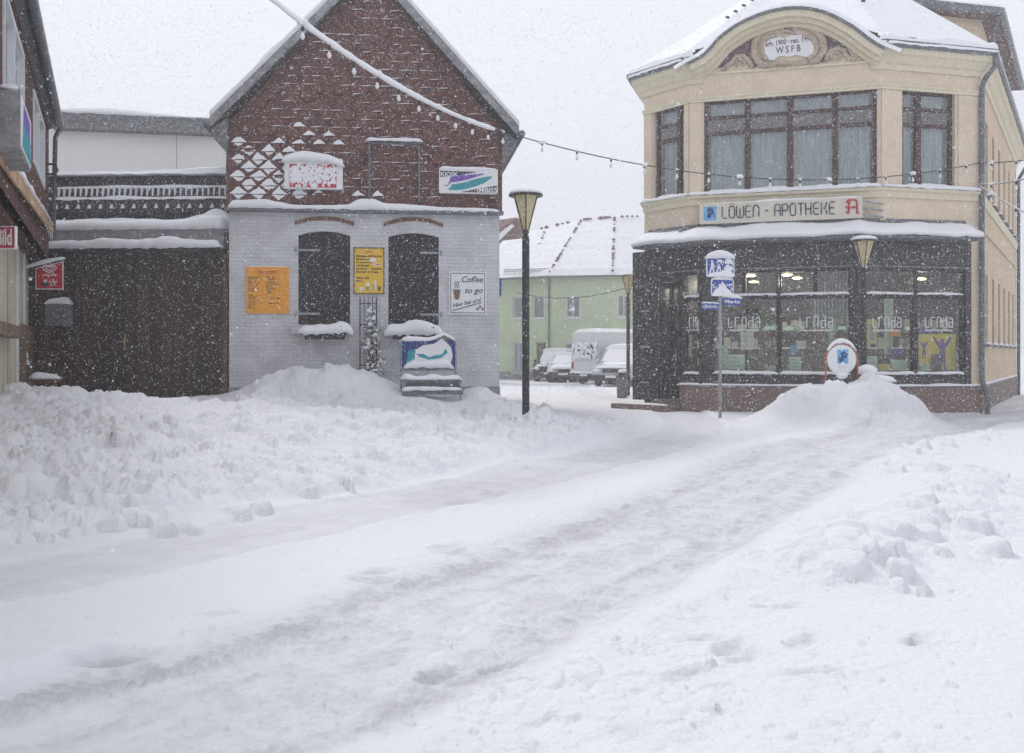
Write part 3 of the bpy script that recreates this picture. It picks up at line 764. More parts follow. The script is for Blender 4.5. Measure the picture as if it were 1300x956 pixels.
for uu, zz, sg in ((uL, zL, -1), (uR, zR, 1)):      # eaves gutters seen end on, with the boxed eaves
    mb = MB(); c = [FK.P(uu + sg * .05, zz - .12, o) for o in (.36, -8.1)]; mb.tube(c, .07, n=12); mb.build('gutter', 'zinc', house, smooth=True)
    mb = MB(); mb.prism(FK, [(uu + sg * .02, zz - .2), (0 if sg < 0 else KW, zE + .1), (-.02 if sg < 0 else KW + .02, zE - .55), (uu + sg * -.10, zz - .36)], -8.1, .05 if sg > 0 else .24)
    mb.build('eaves_board', 'roughgrey', house)
# brick relieving arches, shutters, hinges, sills
for i, (hole, x0, x1, ye, yt) in enumerate(((hA, 374.5, 449.5, 282, 276), (hB, 487.5, 562.5, 284, 277))):
    u0, z0 = FK.hit(x0, ye); u1, _ = FK.hit(x1, ye); zt = FK.Z((x0 + x1) / 2, yt); c = (u0 + u1) / 2; w = (u1 - u0) / 2; h = zt - z0 + .0
    rr = (w * w + h * h) / (2 * h); f = lambda x: z0 + math.sqrt(rr * rr - x * x) - (rr - h)
    xs = [-w + 2 * w * k / 14 for k in range(15)]
    mb = MB(); mb.prism(FK, [(c + x, f(x) - .055) for x in xs] + [(c + x, f(x) + .015) for x in xs[::-1]], -.02, .025); mb.build('brick_arch', 'redbrick', house)
    mb = MB(); hu0 = hole[0][0]; hu1 = hole[1][0]; n = 8
    zb = hole[0][1]
    for k in range(n):
        a = hu0 + (hu1 - hu0) * k / n + .004; b = hu0 + (hu1 - hu0) * (k + 1) / n - .004
        top = lambda u: min(zz for (uu, zz) in hole[2:] if abs(uu - u) < .12) - .005
        mb.prism(FK, [(a, zb), (b, zb), (b, top(b)), (a, top(a))], -.12, -.075 + .004 * (k % 2))
    mb.plate(FK, hole, -.118)
    sh = mb.build('shutter', 'shutter', house)
    ax = (376, 406) if i == 0 else (533, 560)
    for yy in ((317, 398) if i == 0 else (320.5, 399)):
        ua, za = FK.hit(ax[0], yy); ub, _ = FK.hit(ax[1], yy)
        mb = MB(); mb.box(FK, ua, ub, za - .022, za + .022, -.07, -.045)
        e = ua if i == 0 else ub
        mb.tube([FK.P(e, za - .05, .02), FK.P(e, za + .05, .02)], .016); mb.box(FK, e - .03, e + .03, za - .012, za + .012, -.06, .03)
        mb.build('strap_hinge', 'galv', sh)
    mb = MB(); s0, s1 = ((370, 447) if i == 0 else (490, 566))
    mb.box(FK, FK.U(s0), FK.U(s1), FK.Z(s0, 424), FK.Z(s0, 413), -.05, .12); mb.build('window_sill', 'whitebrick', house)
# small blue plate on the alley side
mb = MB(); q = FK.P(KW, 0, -.35); mb.add([FK.P(KW + .02, z_, o_) for o_ in (-.1, -.45) for z_ in (2.55, 2.9)] + [FK.P(KW + .05, z_, o_) for o_ in (-.1, -.45) for z_ in (2.55, 2.9)],
    [(0, 1, 3, 2), (4, 6, 7, 5), (0, 4, 5, 1), (2, 3, 7, 6), (0, 2, 6, 4), (1, 5, 7, 3)])
tag(mb.build('house_plate', 'blue'), 'small blue plate on the alley side of the white brick house', 'plate')

# flower boxes with snow and withered growth
def flower_box(x0, x1, yt, yb, snow_px, label, seed):
    u0, z1 = FK.hit(x0, yt, .3); u1, z0 = FK.hit(x1, yb, .3)
    t = thing('flower_box', label, 'flower box', FK.P((u0 + u1) / 2, z0, .23), 'flower boxes under the shuttered windows')
    mb = MB(); P = FK.P
    mb.hexa([P(u0 + .03, z0, .33), P(u1 - .03, z0, .33), P(u1 - .03, z0, .13), P(u0 + .03, z0, .13), P(u0, z1, .36), P(u1, z1, .36), P(u1, z1, .13), P(u0, z1, .13)])
    mb.build('trough', 'plastic', t)
    mb = MB(); random.seed(seed)
    for k in range(90):
        u = random.uniform(u0 - .03, u1 + .03); o = random.uniform(.17, .42); zz = z1 + random.uniform(-.12, .08)
        mb.tube([P(u, z1, .25), P(u + random.uniform(-.04, .04), zz, o)], .006, n=4)
        c = P(u, zz, o); d = Vector((random.uniform(-1, 1), random.uniform(-1, 1), random.uniform(-1, 1))).normalized() * .022; e = d.cross(Vector((.3, .5, 1))).normalized() * .015
        mb.poly([c - d, c + e, c + d, c - e])
    mb.build('withered_plants', 'leaf', t)
    mb = MB(); su0 = FK.U(snow_px[0], .25); su1 = FK.U(snow_px[1], .25)
    pts = [P(su0 + (su1 - su0) * i / 5, z1 - .03, .26) for i in range(6)]
    mb.snow(pts, FK.n.to_3d() * .34, [.11, .17, .2, .19, .17, .12], seed=seed, lump=.3, freq=3, over=.05, sag=.10)
    mb.build('snow_cap', 'snow', t, smooth=True)
    for u in (u0 + .12, u1 - .12): mb = MB(); mb.tube([P(u, z0 + .02, -.0), P(u, z0 + .02, .3)], .01, n=5); mb.build('bracket', 'darkmetal', t)
flower_box(385, 439, 419, 431, (379, 449), 'flower box heaped with snow under the left shuttered window', 3)
flower_box(497, 552, 420, 431, (488, 562), 'flower box heaped with snow under the right shuttered window', 8)

# ---- signs on the kiosk house
def board(name, fr, x0, y0, x1, y1, o0, o1, mat, label, cat, r=0.0, frame_mat=None, group=None):
    u0, z1 = fr.hit(x0, y0, o1); u1, z0 = fr.hit(x1, y1, o1)
    t = thing(name, label, cat, fr.P((u0 + u1) / 2, z0, o0), group)
    mb = MB(); mb.prism(fr, rrect(u0, u1, z0, z1, r) if r else rect(u0, u1, z0, z1), o0, o1); mb.build('panel', mat, t)
    if frame_mat:
        mb = MB(); w = .018
        for a, b, c, d in ((u0, u1, z1 - w, z1), (u0, u1, z0, z0 + w), (u0, u0 + w, z0 + w, z1 - w), (u1 - w, u1, z0 + w, z1 - w)): mb.box(fr, a, b, c, d, o1, o1 + .012)
        mb.build('border', frame_mat, t)
    return t, u0, u1, z0, z1
# orange price board
t, u0, u1, z0, z1 = board('price_board', FK, 312.5, 338.5, 366.5, 398, .005, .035, 'orange', 'orange price board with small black and red writing on the white brick wall', 'sign')
W_, H_ = u1 - u0, z1 - z0; mb = MB(); o = .038
text_mb(mb, FK, 'Unser Angebot', u0 + W_ * .26, z1 - H_ * .13, .075, o, shear=.3, fit=W_ * .47, bold=.02); mb.build('lettering', 'red', t)
mb = MB(); mb.box(FK, u0 + W_ * .29, u0 + W_ * .72, z1 - H_ * .16, z1 - H_ * .15, .035, .038); mb.build('underline', 'red', t)
mb = MB()
L1 = ['Belegte Brötchen', 'Wurst  1,20', 'Käse  1,20', 'Bockwurst  1,50', 'Wiener  1,80', 'Bratwurst', 'Boulette  1,30', 'Pommes']
L2 = ['Portion Salat', 'Kartoffelsalat', 'Currywurst', 'Schnitzel mit Brot', 'Nudeln & Tomate', 'Eintopf', 'Gulaschsuppe', 'Soljanka', 'Kuchen']
L3 = ['Kaffee', 'Cappuccino', 'Tee  1,00', 'Kakao  1,20', 'Cola  Fanta', 'Bier  1,50', 'Wasser', 'Saft  Limo']
for k, s_ in enumerate(L1): text_mb(mb, FK, s_, u0 + W_ * .05, z1 - H_ * (.235 + .041 * k), .034, o, bold=.02)
for k, s_ in enumerate(L2): text_mb(mb, FK, s_, u0 + W_ * .47, z1 - H_ * (.235 + .041 * k), .034, o, bold=.02)
for k, s_ in enumerate(L3): text_mb(mb, FK, s_, u0 + W_ * .05, z1 - H_ * (.62 + .041 * k), .034, o, bold=.02)
text_mb(mb, FK, 'Bitte an der Theke', u0 + W_ * .5, z1 - H_ * .68, .032, o, bold=.02); text_mb(mb, FK, 'bezahlen. Danke', u0 + W_ * .52, z1 - H_ * .79, .032, o, bold=.02)
mb.build('lettering', 'black', t)
mb = MB(); mb.snow([FK.P(u0, z1, .02), FK.P(u1, z1, .02)], FK.n.to_3d() * .03, .02); mb.build('snow_cap', 'snow', t, smooth=True)
# yellow snack board
t, u0, u1, z0, z1 = board('snack_board', FK, 449, 314, 488, 373.5, .005, .035, 'yellow', 'yellow snack board with dark border between the two shuttered windows', 'sign', frame_mat='charcoal')
W_, H_ = u1 - u0, z1 - z0; o = .038; mb = MB()
text_mb(mb, FK, 'Imbiss', u0 + W_ * .38, z1 - H_ * .10, .05, o, shear=.3, bold=.02); mb.box(FK, u0 + W_ * .3, u0 + W_ * .62, z1 - H_ * .125, z1 - H_ * .118, .035, .038); mb.build('lettering', 'red', t)
mb = MB()
for k, (s_, x) in enumerate((('Belegte Brötchen', .08), ('Bockwurst', .08), ('Currywurst', .08), ('Hamburger', .08), ('Pommes    Boulette', .08), ('Eintopf & Suppe', .08))):
    text_mb(mb, FK, s_, u0 + W_ * x, z1 - H_ * (.20 + .068 * k), .052, o, shear=.15, bold=.035, fit=W_ * (.84 if len(s_) > 15 else .05 * len(s_)))
for k, s_ in enumerate(('Kaffee  Cola', 'Eistee')): text_mb(mb, FK, s_, u0 + W_ * .08, z1 - H_ * (.67 + .062 * k), .05, o, shear=.15, bold=.035)
mb.build('lettering', 'black', t)
def pic(name, mat, fn): q_ = MB(); fn(q_); q_.build(name, mat, t)
pic('printed_roll', 'sign_white', lambda m: m.disc(FK, u0 + W_ * .62, z1 - H_ * .27, .07, .035, .038, ry=.045))
pic('printed_plate', 'sign_white', lambda m: m.disc(FK, u0 + W_ * .78, z1 - H_ * .37, .085, .035, .0385, ry=.02))
pic('printed_mug', 'sign_white', lambda m: m.prism(FK, rect(u0 + W_ * .2, u0 + W_ * .32, z0 + H_ * .08, z0 + H_ * .15), .035, .038))
pic('printed_bowl', 'sign_white', lambda m: m.disc(FK, u0 + W_ * .46, z0 + H_ * .21, .04, .035, .038))
pic('printed_bottle', 'sign_white', lambda m: m.prism(FK, rect(u0 + W_ * .68, u0 + W_ * .73, z0 + H_ * .09, z0 + H_ * .3), .035, .038))
pic('printed_cup', 'green', lambda m: m.prism(FK, rect(u0 + W_ * .41, u0 + W_ * .51, z0 + H_ * .08, z0 + H_ * .16), .035, .039))
pic('printed_glass', 'charcoal', lambda m: m.prism(FK, [(u0 + W_ * .78, z0 + H_ * .17), (u0 + W_ * .80, z0 + H_ * .07), (u0 + W_ * .87, z0 + H_ * .07), (u0 + W_ * .89, z0 + H_ * .17)], .035, .039))
pic('printed_shadow', 'charcoal', lambda m: m.prism(FK, rect(u0 + W_ * .655, u0 + W_ * .675, z0 + H_ * .09, z0 + H_ * .24), .035, .039))
pic('printed_sausage', 'charcoal', lambda m: m.disc(FK, u0 + W_ * .79, z1 - H_ * .365, .06, .0386, .0395, ry=.008))
# coffee board
t, u0, u1, z0, z1 = board('coffee_board', FK, 570, 344.5, 617.5, 399.5, .005, .035, 'sign_white', 'white coffee to go board with a brown cup on the white brick wall', 'sign')
W_, H_ = u1 - u0, z1 - z0; mb = MB(); w = .012; i_ = .03
for a, b, c, d in ((u0 + i_, u1 - i_, z1 - i_ - w, z1 - i_), (u0 + i_, u1 - i_, z0 + i_, z0 + i_ + w), (u0 + i_, u0 + i_ + w, z0 + i_ + w, z1 - i_ - w), (u1 - i_ - w, u1 - i_, z0 + i_ + w, z1 - i_ - w)): mb.box(FK, a, b, c, d, .035, .04)
mb.build('border', 'charcoal', t)
mb = MB(); text_mb(mb, FK, 'Coffee', u0 + W_ * .31, z1 - H_ * .25, .17, .038, shear=.28, fit=W_ * .57, bold=.012); text_mb(mb, FK, 'to go', u0 + W_ * .41, z1 - H_ * .50, .16, .038, shear=.28, fit=W_ * .47, bold=.012)
text_mb(mb, FK, 'Hier bei uns!', u0 + W_ * .11, z0 + H_ * .16, .115, .038, shear=.2, fit=W_ * .78, bold=.012, rot=.23); mb.build('lettering', 'black', t)
mb = MB(); mb.tube([FK.P(u0 + W_ * .10, z0 + H_ * .09, .04), FK.P(u0 + W_ * .86, z0 + H_ * .28, .04)], .008, n=5); mb.build('underline', 'charcoal', t)
mb = MB(); c = u0 + W_ * .21; b = z0 + H_ * .35
mb.prism(FK, [(c - .045, b), (c + .045, b), (c + .07, b + .17), (c - .07, b + .17)], .035, .039)
mb.build('printed_cup', 'brownprint', t)
for k in range(3): mb = MB(); mb.disc(FK, u1 - W_ * (.24 - .07 * k), z0 + H_ * (.13 + (.05 if k == 1 else 0)), .03, .035, .039 + k * .001, ry=.022); mb.build('printed_bean', 'brownprint', t)
mb = MB(); mb.prism(FK, rect(c - .08, c + .08, b + .175, b + .2), .035, .039); mb.build('printed_lid', 'charcoal', t)
for k in (-1, 0, 1): mb = MB(); mb.tube([FK.P(c + k * .035 + .012 * math.sin(j * 1.6), b + .22 + j * .03, .04) for j in range(6)], .006, n=5); mb.build('printed_steam', 'charcoal', t)
# light box plastered with snow
u0, z1 = FK.hit(361, 200, .2); u1, z0 = FK.hit(435, 240.5, .2)
t = thing('advert_light_box', 'red and white light box plastered with snow on the tiled gable', 'light box', FK.P((u0 + u1) / 2, z0, .06))
mb = MB(); mb.prism(FK, rrect(u0, u1, z0, z1, .03), .07, .20); mb.build('case', 'sign_white', t)
mb = MB(); mb.prism(FK, rect(u0 + .10, u1 - .12, z0 + .03, z1 - .12), .20, .206); mb.build('face', 'red', t)
mb = MB(); random.seed(5); W_, H_ = u1 - u0 - .24, z1 - z0 - .16
for k in range(520):
    a = random.random(); b = random.random(); edge = (b < .16 or b > .90) and (a < .42 or a > .55)
    if edge and random.random() < .72: continue
    mb.blob(FK.P(u0 + .11 + a * W_, z0 + .04 + b * H_, .207), random.uniform(.018, .036), jit=.5, seg=6, rings=4, seed=k, sc=(1, .35, 1))
mb.build('snow_on_face', 'snow', t, smooth=True)
mb = MB(); mb.snow([FK.P(u0 - .06, z1 - .08, .135), FK.P(u0 + .35, z1 - .04, .135), FK.P(u0 + .8, z1 - .06, .135), FK.P(u1 + .03, z1 - .14, .135)], FK.n.to_3d() * .25, [.13, .18, .15, .12], seed=6, lump=.1, over=.02); mb.build('snow_cap', 'snow', t, smooth=True)
# kiosk / snack-bar light box
u0, z1 = FK.hit(557.5, 213.5, .2); u1, z0 = FK.hit(632, 246, .2)
t = thing('kiosk_light_box', 'white kiosk and snack bar light box with violet and turquoise brush strokes', 'light box', FK.P((u0 + u1) / 2, z0, .06))
mb = MB(); mb.prism(FK, rrect(u0, u1, z0, z1, .04), .07, .20); mb.build('case', 'sign_white', t)
W_, H_ = u1 - u0, z1 - z0
mb = MB(); o = .204
mb.prism(FK, [(u0 + .02, z1 - H_ * .10), (u0 + .02, z1 - H_ * .36), (u0 + W_ * .34, z1 - H_ * .27), (u0 + W_ * .66, z1 - H_ * .12)], .2, o)
mb.prism(FK, [(u1 - .02, z0 + .02), (u1 - .02, z0 + H_ * .34), (u0 + W_ * .66, z0 + H_ * .19), (u0 + W_ * .36, z0 + .02)], .2, o); mb.build('panel', 'charcoal', t)
mb = MB(); text_mb(mb, FK, 'KIOSK', u0 + .03, z1 - H_ * .32, H_ * .24, .207, fit=W_ * .29, bold=.015); text_mb(mb, FK, 'IMBISS', u1 - W_ * .36, z0 + H_ * .05, H_ * .27, .207, fit=W_ * .34, bold=.015); mb.build('lettering', 'sign_white', t)
def brush(px_pts, mat, oo):
    mb = MB(); top = []; bot = []
    for a, b, w in px_pts: top.append((u0 + W_ * a, z0 + H_ * (b + w))); bot.append((u0 + W_ * a, z0 + H_ * (b - w)))
    mb.prism(FK, bot + top[::-1], .2, oo); mb.build('brush_stroke', mat, t)
brush([(.08, .33, .01), (.12, .28, .02), (.15, .32, .02), (.2, .55, .12), (.3, .60, .14), (.45, .64, .10), (.6, .72, .07), (.76, .80, .02)], 'violet', .205)
brush([(.16, .14, .02), (.22, .23, .12), (.4, .28, .14), (.6, .42, .15), (.75, .54, .13), (.9, .68, .03)], 'turq', .2065)
mb = MB(); mb.snow([FK.P(u0, z1 - .01, .135), FK.P(u1, z1 - .01, .135)], FK.n.to_3d() * .14, [.06, .05], seed=7, lump=.3); mb.build('snow_cap', 'snow', t, smooth=True)

# trellis with snowy climber
u0, zt = FK.hit(457, 377, .12); u1, zb = FK.hit(478, 500, .12)
t = thing('trellis', 'narrow grey trellis under the yellow board', 'trellis', FK.P((u0 + u1) / 2, .4, .1)); mb = MB()
for k in range(5): u = u0 + (u1 - u0) * k / 4; mb.tube([FK.P(u, .3, .12), FK.P(u, zt, .12)], .012 if k in (0, 4) else .007, n=5)
for zz in (zt - .13, zt - .55, zt - .95, zt - 1.35): mb.tube([FK.P(u0, zz, .135), FK.P(u1, zz, .135)], .01, n=5)
mb.build('lattice', 'darkmetal', t)
t = thing('climbing_plant', 'dark climbing plant dusted with snow growing up the trellis', 'climbing plant', FK.P((u0 + u1) / 2, .4, .16))
mb = MB(); mbs = MB(); mst = MB(); random.seed(12)
for s_ in range(5):
    pts = [FK.P(u0 + .2 + .05 * math.sin(s_ + i * .9) * (1 + .2 * s_), .35 + i * .16, .15 + .02 * math.sin(i + s_)) for i in range(8 + s_)]; mst.tube(pts, .007, n=5)
mst.build('stem', 'redbrick', t)
for k in range(520):
    f = random.random(); zz = .4 + f * (zt - .6); wd = .19 * (1 - f * .55); cu = u0 + .2 + .09 * (1 - f) * 1.0
    c = FK.P(cu + random.gauss(0, 1) * wd * .6, zz, .15 + abs(random.gauss(0, .05)))
    d = Vector((random.uniform(-1, 1), random.uniform(-1, 1), random.uniform(-.6, .6))).normalized(); e = d.cross(Vector((random.uniform(-1, 1), -1, random.uniform(-1, 1)))).normalized(); s_ = random.uniform(.018, .036)
    (mb if random.random() < .72 else mbs).poly([c - d * s_, c + e * s_ * .6, c + d * s_, c - e * s_ * .6])
    if random.random() < .10: mbs.blob(c + Vector((0, -.03, .02)), random.uniform(.02, .045), jit=.5, seg=6, rings=4, seed=k)
mb.build('foliage', 'leaf', t); mbs.build('snow_clumps', 'snow', t)

# bench-like bicycle rack with printed advert
FB = Frame(tuple(at(508, 450, 18.6).xy), tuple(at(579.5, 450, 18.85).xy))
t = thing('advert_bench', 'snowy slatted bench with a blue mountain advert panel as its back', 'bench', FB.P(FB.w / 2, .4))
Zb = lambda y: FB.Z(545, y)
BW = FB.w; z_p0, z_p1 = Zb(468), Zb(432)
mb = MB(); mb.box(FB, .03, BW - .03, z_p0, z_p1, -.012, .012); pn = mb.build('advert_panel', 'navy', t)
mb = MB(); mb.prism(FB, [(.35 * BW + .2, z_p1), (.62 * BW, z_p1), (.74 * BW, z_p1 + .10), (.80 * BW, z_p1 + .085), (.98 * BW, z_p1)], -.012, .012); mb.build('peak', 'roughgrey', pn)
mb = MB(); mb.prism(FB, [(.05 * BW, z_p0 + .02), (.12 * BW, z_p0 + .12), (.25 * BW, z_p0 + .34), (.4 * BW, z_p0 + .44), (.6 * BW, z_p0 + .47), (.74 * BW, z_p0 + .57), (.9 * BW, z_p0 + .40), (.93 * BW, z_p0 + .25), (.88 * BW, z_p0 + .03)], .012, .016); mb.build('printed_mountain', 'sign_white', pn)
mb = MB(); mb.prism(FB, [(.10 * BW, z_p0 + .1), (.15 * BW, z_p0 + .36), (.27 * BW, z_p0 + .34), (.25 * BW, z_p0 + .18)], .016, .019)
mb.prism(FB, [(.28 * BW, z_p0 + .27), (.4 * BW, z_p0 + .28), (.5 * BW, z_p0 + .22), (.62 * BW, z_p0 + .25), (.75 * BW, z_p0 + .28), (.8 * BW, z_p0 + .38), (.84 * BW, z_p0 + .30), (.72 * BW, z_p0 + .2), (.5 * BW, z_p0 + .17), (.34 * BW, z_p0 + .22)], .016, .019); mb.build('printed_band', 'turq', pn)
mb = MB()
mb.snow([FB.P(.02, z_p1, 0), FB.P(.5 * BW, z_p1, 0), FB.P(.66 * BW, z_p1 + .05, 0), FB.P(.77 * BW, z_p1 + .11, 0), FB.P(BW - .02, z_p1, 0)], FB.n.to_3d() * .08, [.07, .06, .06, .05, .07], seed=3)
mb.snow([FB.P(.06, z_p0 + .02, .04), FB.P(.3, z_p0 + .03, .04), FB.P(.8 * BW, z_p0 + .03, .04), FB.P(BW - .06, z_p0 + .02, .04)], FB.n.to_3d() * .06, [.05, .14, .15, .05], seed=5, lump=.4)
mb.build('snow_cap', 'snow', pn, smooth=True)
zs1, zs2 = Zb(482), Zb(493)
mb = MB(); mb.box(FB, .02, BW - .02, Zb(470.5), Zb(468.5), -.02, .02)
for o_, zz in ((.12, zs1), (.24, zs1), (.36, zs1), (.48, zs1 - .01)): mb.box(FB, .0, BW, zz - .02, zz + .02, o_ - .045, o_ + .045)
mb.box(FB, 0, BW, zs1 - .13, zs1 - .025, .42, .45); mb.box(FB, -.02, BW + .03, zs2 - .10, zs2 - .01, .5, .53); mb.build('seat', 'roughgrey', t)
for u in (.015, BW - .015):
    mb = MB(); mb.tube([FB.P(u, .2, 0), FB.P(u, z_p1 + .02, 0)], .02); mb.build('upright', 'galv', t)
    mb = MB(); mb.tube([FB.P(u, .2, .48), FB.P(u, zs1, .48), FB.P(u, zs1, 0)], .02); mb.build('leg', 'galv', t)
mb = MB()
mb.snow([FB.P(-.02, zs1 + .02, .3)] + [FB.P(BW * k / 4, zs1 + .02, .3) for k in (1, 2, 3)] + [FB.P(BW + .02, zs1 + .02, .3)], FB.n.to_3d() * .42, [.13, .06, .12, .06, .10], seed=11, lump=.4, over=.03)
mb.snow([FB.P(-.03, zs2 - .005, .515), FB.P(.4 * BW, zs2 - .005, .515), FB.P(BW, zs2 - .005, .515)], FB.n.to_3d() * .08, [.07, .04, .05], seed=12, lump=.5)
mb.build('snow_cap', 'snow', t, smooth=True)

# ------------------------------------------------------------------ gate wall with canopy and tiled strip between the houses
FG = Frame(tuple(at(30, 450, 20.3).xy), tuple(at(290.2, 450, 20.0).xy)); GW = FG.w
t = thing('wooden_gate', 'wide dark brown plank gate with a brass handle between the houses', 'gate', FG.P(GW / 2, .4)); gate = t
mb = MB(); u = .0; k = 0; random.seed(4)
while u < GW - .02:
    w = .125 + .02 * random.random(); b = min(u + w - .008, GW - .012)
    mb.box(FG, u, b, -.5, FG.Z(160, 317), -.04, .0 + random.uniform(-.006, .006)); u += w; k += 1
mb.build('boards', 'gateplank', t)
mb = MB(); mb.box(FG, 0, GW, -.5, FG.Z(160, 316), -.08, -.045); mb.build('backing', 'black', t)
hu, hz = FG.hit(158.5, 436)
mb = MB(); mb.box(FG, hu - .022, hu + .022, hz - .14, hz + .12, .007, .02); dh = mb.build('handle_plate', 'brass', t)
mb = MB(); mb.tube([FG.P(hu, hz + .035, .02), FG.P(hu, hz + .035, .06), FG.P(hu - .12, hz + .035, .065)], .011, n=8); mb.build('handle', 'brass', dh, smooth=True)
mb = MB(); mb.box(FG, GW - .09, GW - .015, -.5, FG.Z(285, 322), .008, .05); mb.build('gate_post', 'redclay', t)
# meter box and flag
u0, z1 = FG.hit(57, 385, .2); u1, z0 = FG.hit(87, 413.5, .2)
t = thing('meter_box', 'grey metal box capped with snow on the dark brown gate', 'box', FG.P((u0 + u1) / 2, z0, .01))
mb = MB(); mb.prism(FG, rrect(u0, u1, z0, z1, .02), .012, .20); mb.build('case', 'greybox', t)
mb = MB(); mb.prism(FG, rrect(u0 + .02, u1 - .02, z0 + .02, z1 - .02, .015), .20, .212); mb.build('lid', 'greybox', t)
mb = MB(); mb.box(FG, (u0 + u1) / 2 - .02, (u0 + u1) / 2 + .05, z0 + .17, z0 + .19, .212, .218); mb.build('label_plate', 'galv', t)
mb = MB(); mb.snow([FG.P(u0 - .01, z1, .11), FG.P(u1 + .01, z1, .11)], FG.n.to_3d() * .22, [.09, .12], seed=8, lump=.2); mb.build('snow_cap', 'snow', t, smooth=True)

t = thing('gate_canopy', 'low canopy above the brown gate buried under layered snow', 'canopy', FG.P(GW / 2, FG.Z(160, 316), .0))
uA, uB = FG.U(38), GW - .02; Zg = lambda y: FG.Z(160, y, .4)
mb = MB(); mb.box(FG, uA, uB, Zg(317.5), Zg(315), -.1, .50); mb.build('soffit_board', 'darkmetal', t)
mb = MB(); mb.box(FG, uA + .05, uB, Zg(315) + .003, Zg(289), -.9, .22); mb.build('fascia', 'concrete', t)
mb = MB()
n = 12
mb.snow([FG.P(uA - .03 + (uB - uA + .03) * i / n, Zg(315) + .002, .36) for i in range(n + 1)], FG.n.to_3d() * .36, [.13, .14, .15, .17, .18, .2, .18, .16, .17, .2, .17, .15, .16], seed=14, lump=.25, over=.03); mb.build('snow_cap', 'snow', t, smooth=True)
mb = MB()
mb.snow([FG.P(uA + (uB - uA) * i / n, Zg(289), .0) for i in range(n + 1)], FG.n.to_3d() * .62, [.16, .17, .18, .19, .2, .19, .2, .19, .18, .2, .24, .26, .22], seed=15, lump=.15, over=.02)
mb.snow([FG.P(uA + (uB - uA) * i / n, Zg(284), -.42) for i in range(n + 1)], FG.n.to_3d() * .6, [.18, .2, .2, .2, .19, .2, .2, .2, .19, .2, .27, .40, .24], seed=16, lump=.15)
mb.build('snow_cover', 'snow', t, smooth=True)
# tiled strip
FT = Frame(tuple(at(52, 450, 20.9).xy), tuple(at(292, 450, 20.7).xy)); TWd = FT.w
t = thing('tiled_lean_to_roof', 'steep strip of dark rounded tiles edged with snow below the white wall', 'roof', FT.P(TWd / 2, 3.9))
Zt = lambda y: FT.Z(160, y)
zr0, zr1 = Zt(271), Zt(219)
mb = MB(); mb.add([FT.P(0, zr0 - .6, .0), FT.P(TWd, zr0 - .6, .0), FT.P(TWd, zr1, -.30), FT.P(0, zr1, -.30), FT.P(0, zr0 - .6, -.6), FT.P(TWd, zr0 - .6, -.6), FT.P(TWd, zr1, -.6), FT.P(0, zr1, -.6)],
                  [(0, 1, 2, 3), (4, 7, 6, 5), (3, 2, 6, 7), (0, 3, 7, 4), (1, 5, 6, 2), (0, 4, 5, 1)]); mb.build('roof_deck', 'claytile', t)
mt_ = MB(); ms = MB(); random.seed(9)
for row, (yb, yt) in enumerate(((271, 251), (252.5, 236), (237, 221))):
    za, zb = Zt(yb), Zt(yt); k = 0; n = 34; tw_ = TWd / n
    for k in range(n):
        u0, u1 = k * tw_ + .008, (k + 1) * tw_ - .008; c = (u0 + u1) / 2; r = (u1 - u0) / 2
        of = lambda z_, e: .035 + e - .30 * (z_ - zr0 + .0) / (zr1 - zr0) * 1.0
        pts = [(c + r * math.cos(R(a)), za + r + r * math.sin(R(a))) for a in range(180, 361, 30)] + [(u1, zb), (u0, zb)]
        j = random.uniform(0, .008)
        vs = [FT.P(a, b, of(b, .02 + j + .03 * (zb - b) / (zb - za))) for a, b in pts]; m = len(vs)
        mt_.add(vs + [FT.P(a, b, of(b, .0)) for a, b in pts], [tuple(range(m))] + [(i, m + i, m + (i + 1) % m, (i + 1) % m) for i in range(m)])
        if row == 1:   # snow hanging in the joints between the rounded tails
            ms.prism(FT, [(u1 - .004, za + .07), (u1 + .020, za + .07), (u1 + .018, zb - .01), (u1 - .002, zb - .01)], -.30 * (za - zr0) / (zr1 - zr0), of(za, .045) )
        if row == 0 and k % 2 == 0:
            ms.prism(FT, [(u1 - .03, za + .10), (u1 + .045, za + .10), (u1 + .008, za + .19)], 0, of(za, .05))
    zz = za + .0
mt_.build('tiles', 'claytile', t)
for yb, hh in ((219, .10), (236.5, .045), (251.5, .05)):
    z_ = Zt(yb); o_ = .05 - .30 * (z_ - zr0) / (zr1 - zr0)
    ms.snow([FT.P(TWd * i / 8, z_ - .01, o_ - .02) for i in range(9)], FT.n.to_3d() * (.14 if yb > 220 else .5), hh, seed=yb, lump=.5, freq=1.1)
ms.build('snow_on_tiles', 'snow', t, smooth=False)
# white building beyond
FW = Frame(tuple(at(20, 450, 25).xy), tuple(at(300, 450, 26).xy)); WW = FW.w
t = thing('white_rear_building', 'plain white building with a dark fascia and snowy flat roof behind the gate', 'building', FW.P(WW / 2, 0))
zf0 = FW.Z(150, 169); zf1 = FW.Z(150, 149)
mb = MB(); mb.box(FW, 0, WW, -.5, zf0 + .1, -5, 0); mb.build('wall', 'whitewall', t)
us = FW.U(224); mb = MB(); mb.box(FW, us, us + .012, 2, zf0, 0, .01); mb.build('joint', 'concrete', t)
mb = MB(); mb.box(FW, FW.U(70), WW + .8, zf0, zf1, -5.2, .35); mb.build('roof_fascia', 'roughgrey', t)
mb = MB(); pts = [FW.P(FW.U(x), zf1, -.05) for x in (70, 100, 130, 160, 200, 240, 285)]; mb.snow(pts, FW.n.to_3d() * .85, [.12, .22, .22, .2, .12, .08, .07], seed=18, lump=.15); mb.build('snow_cover', 'snow', t, smooth=True)
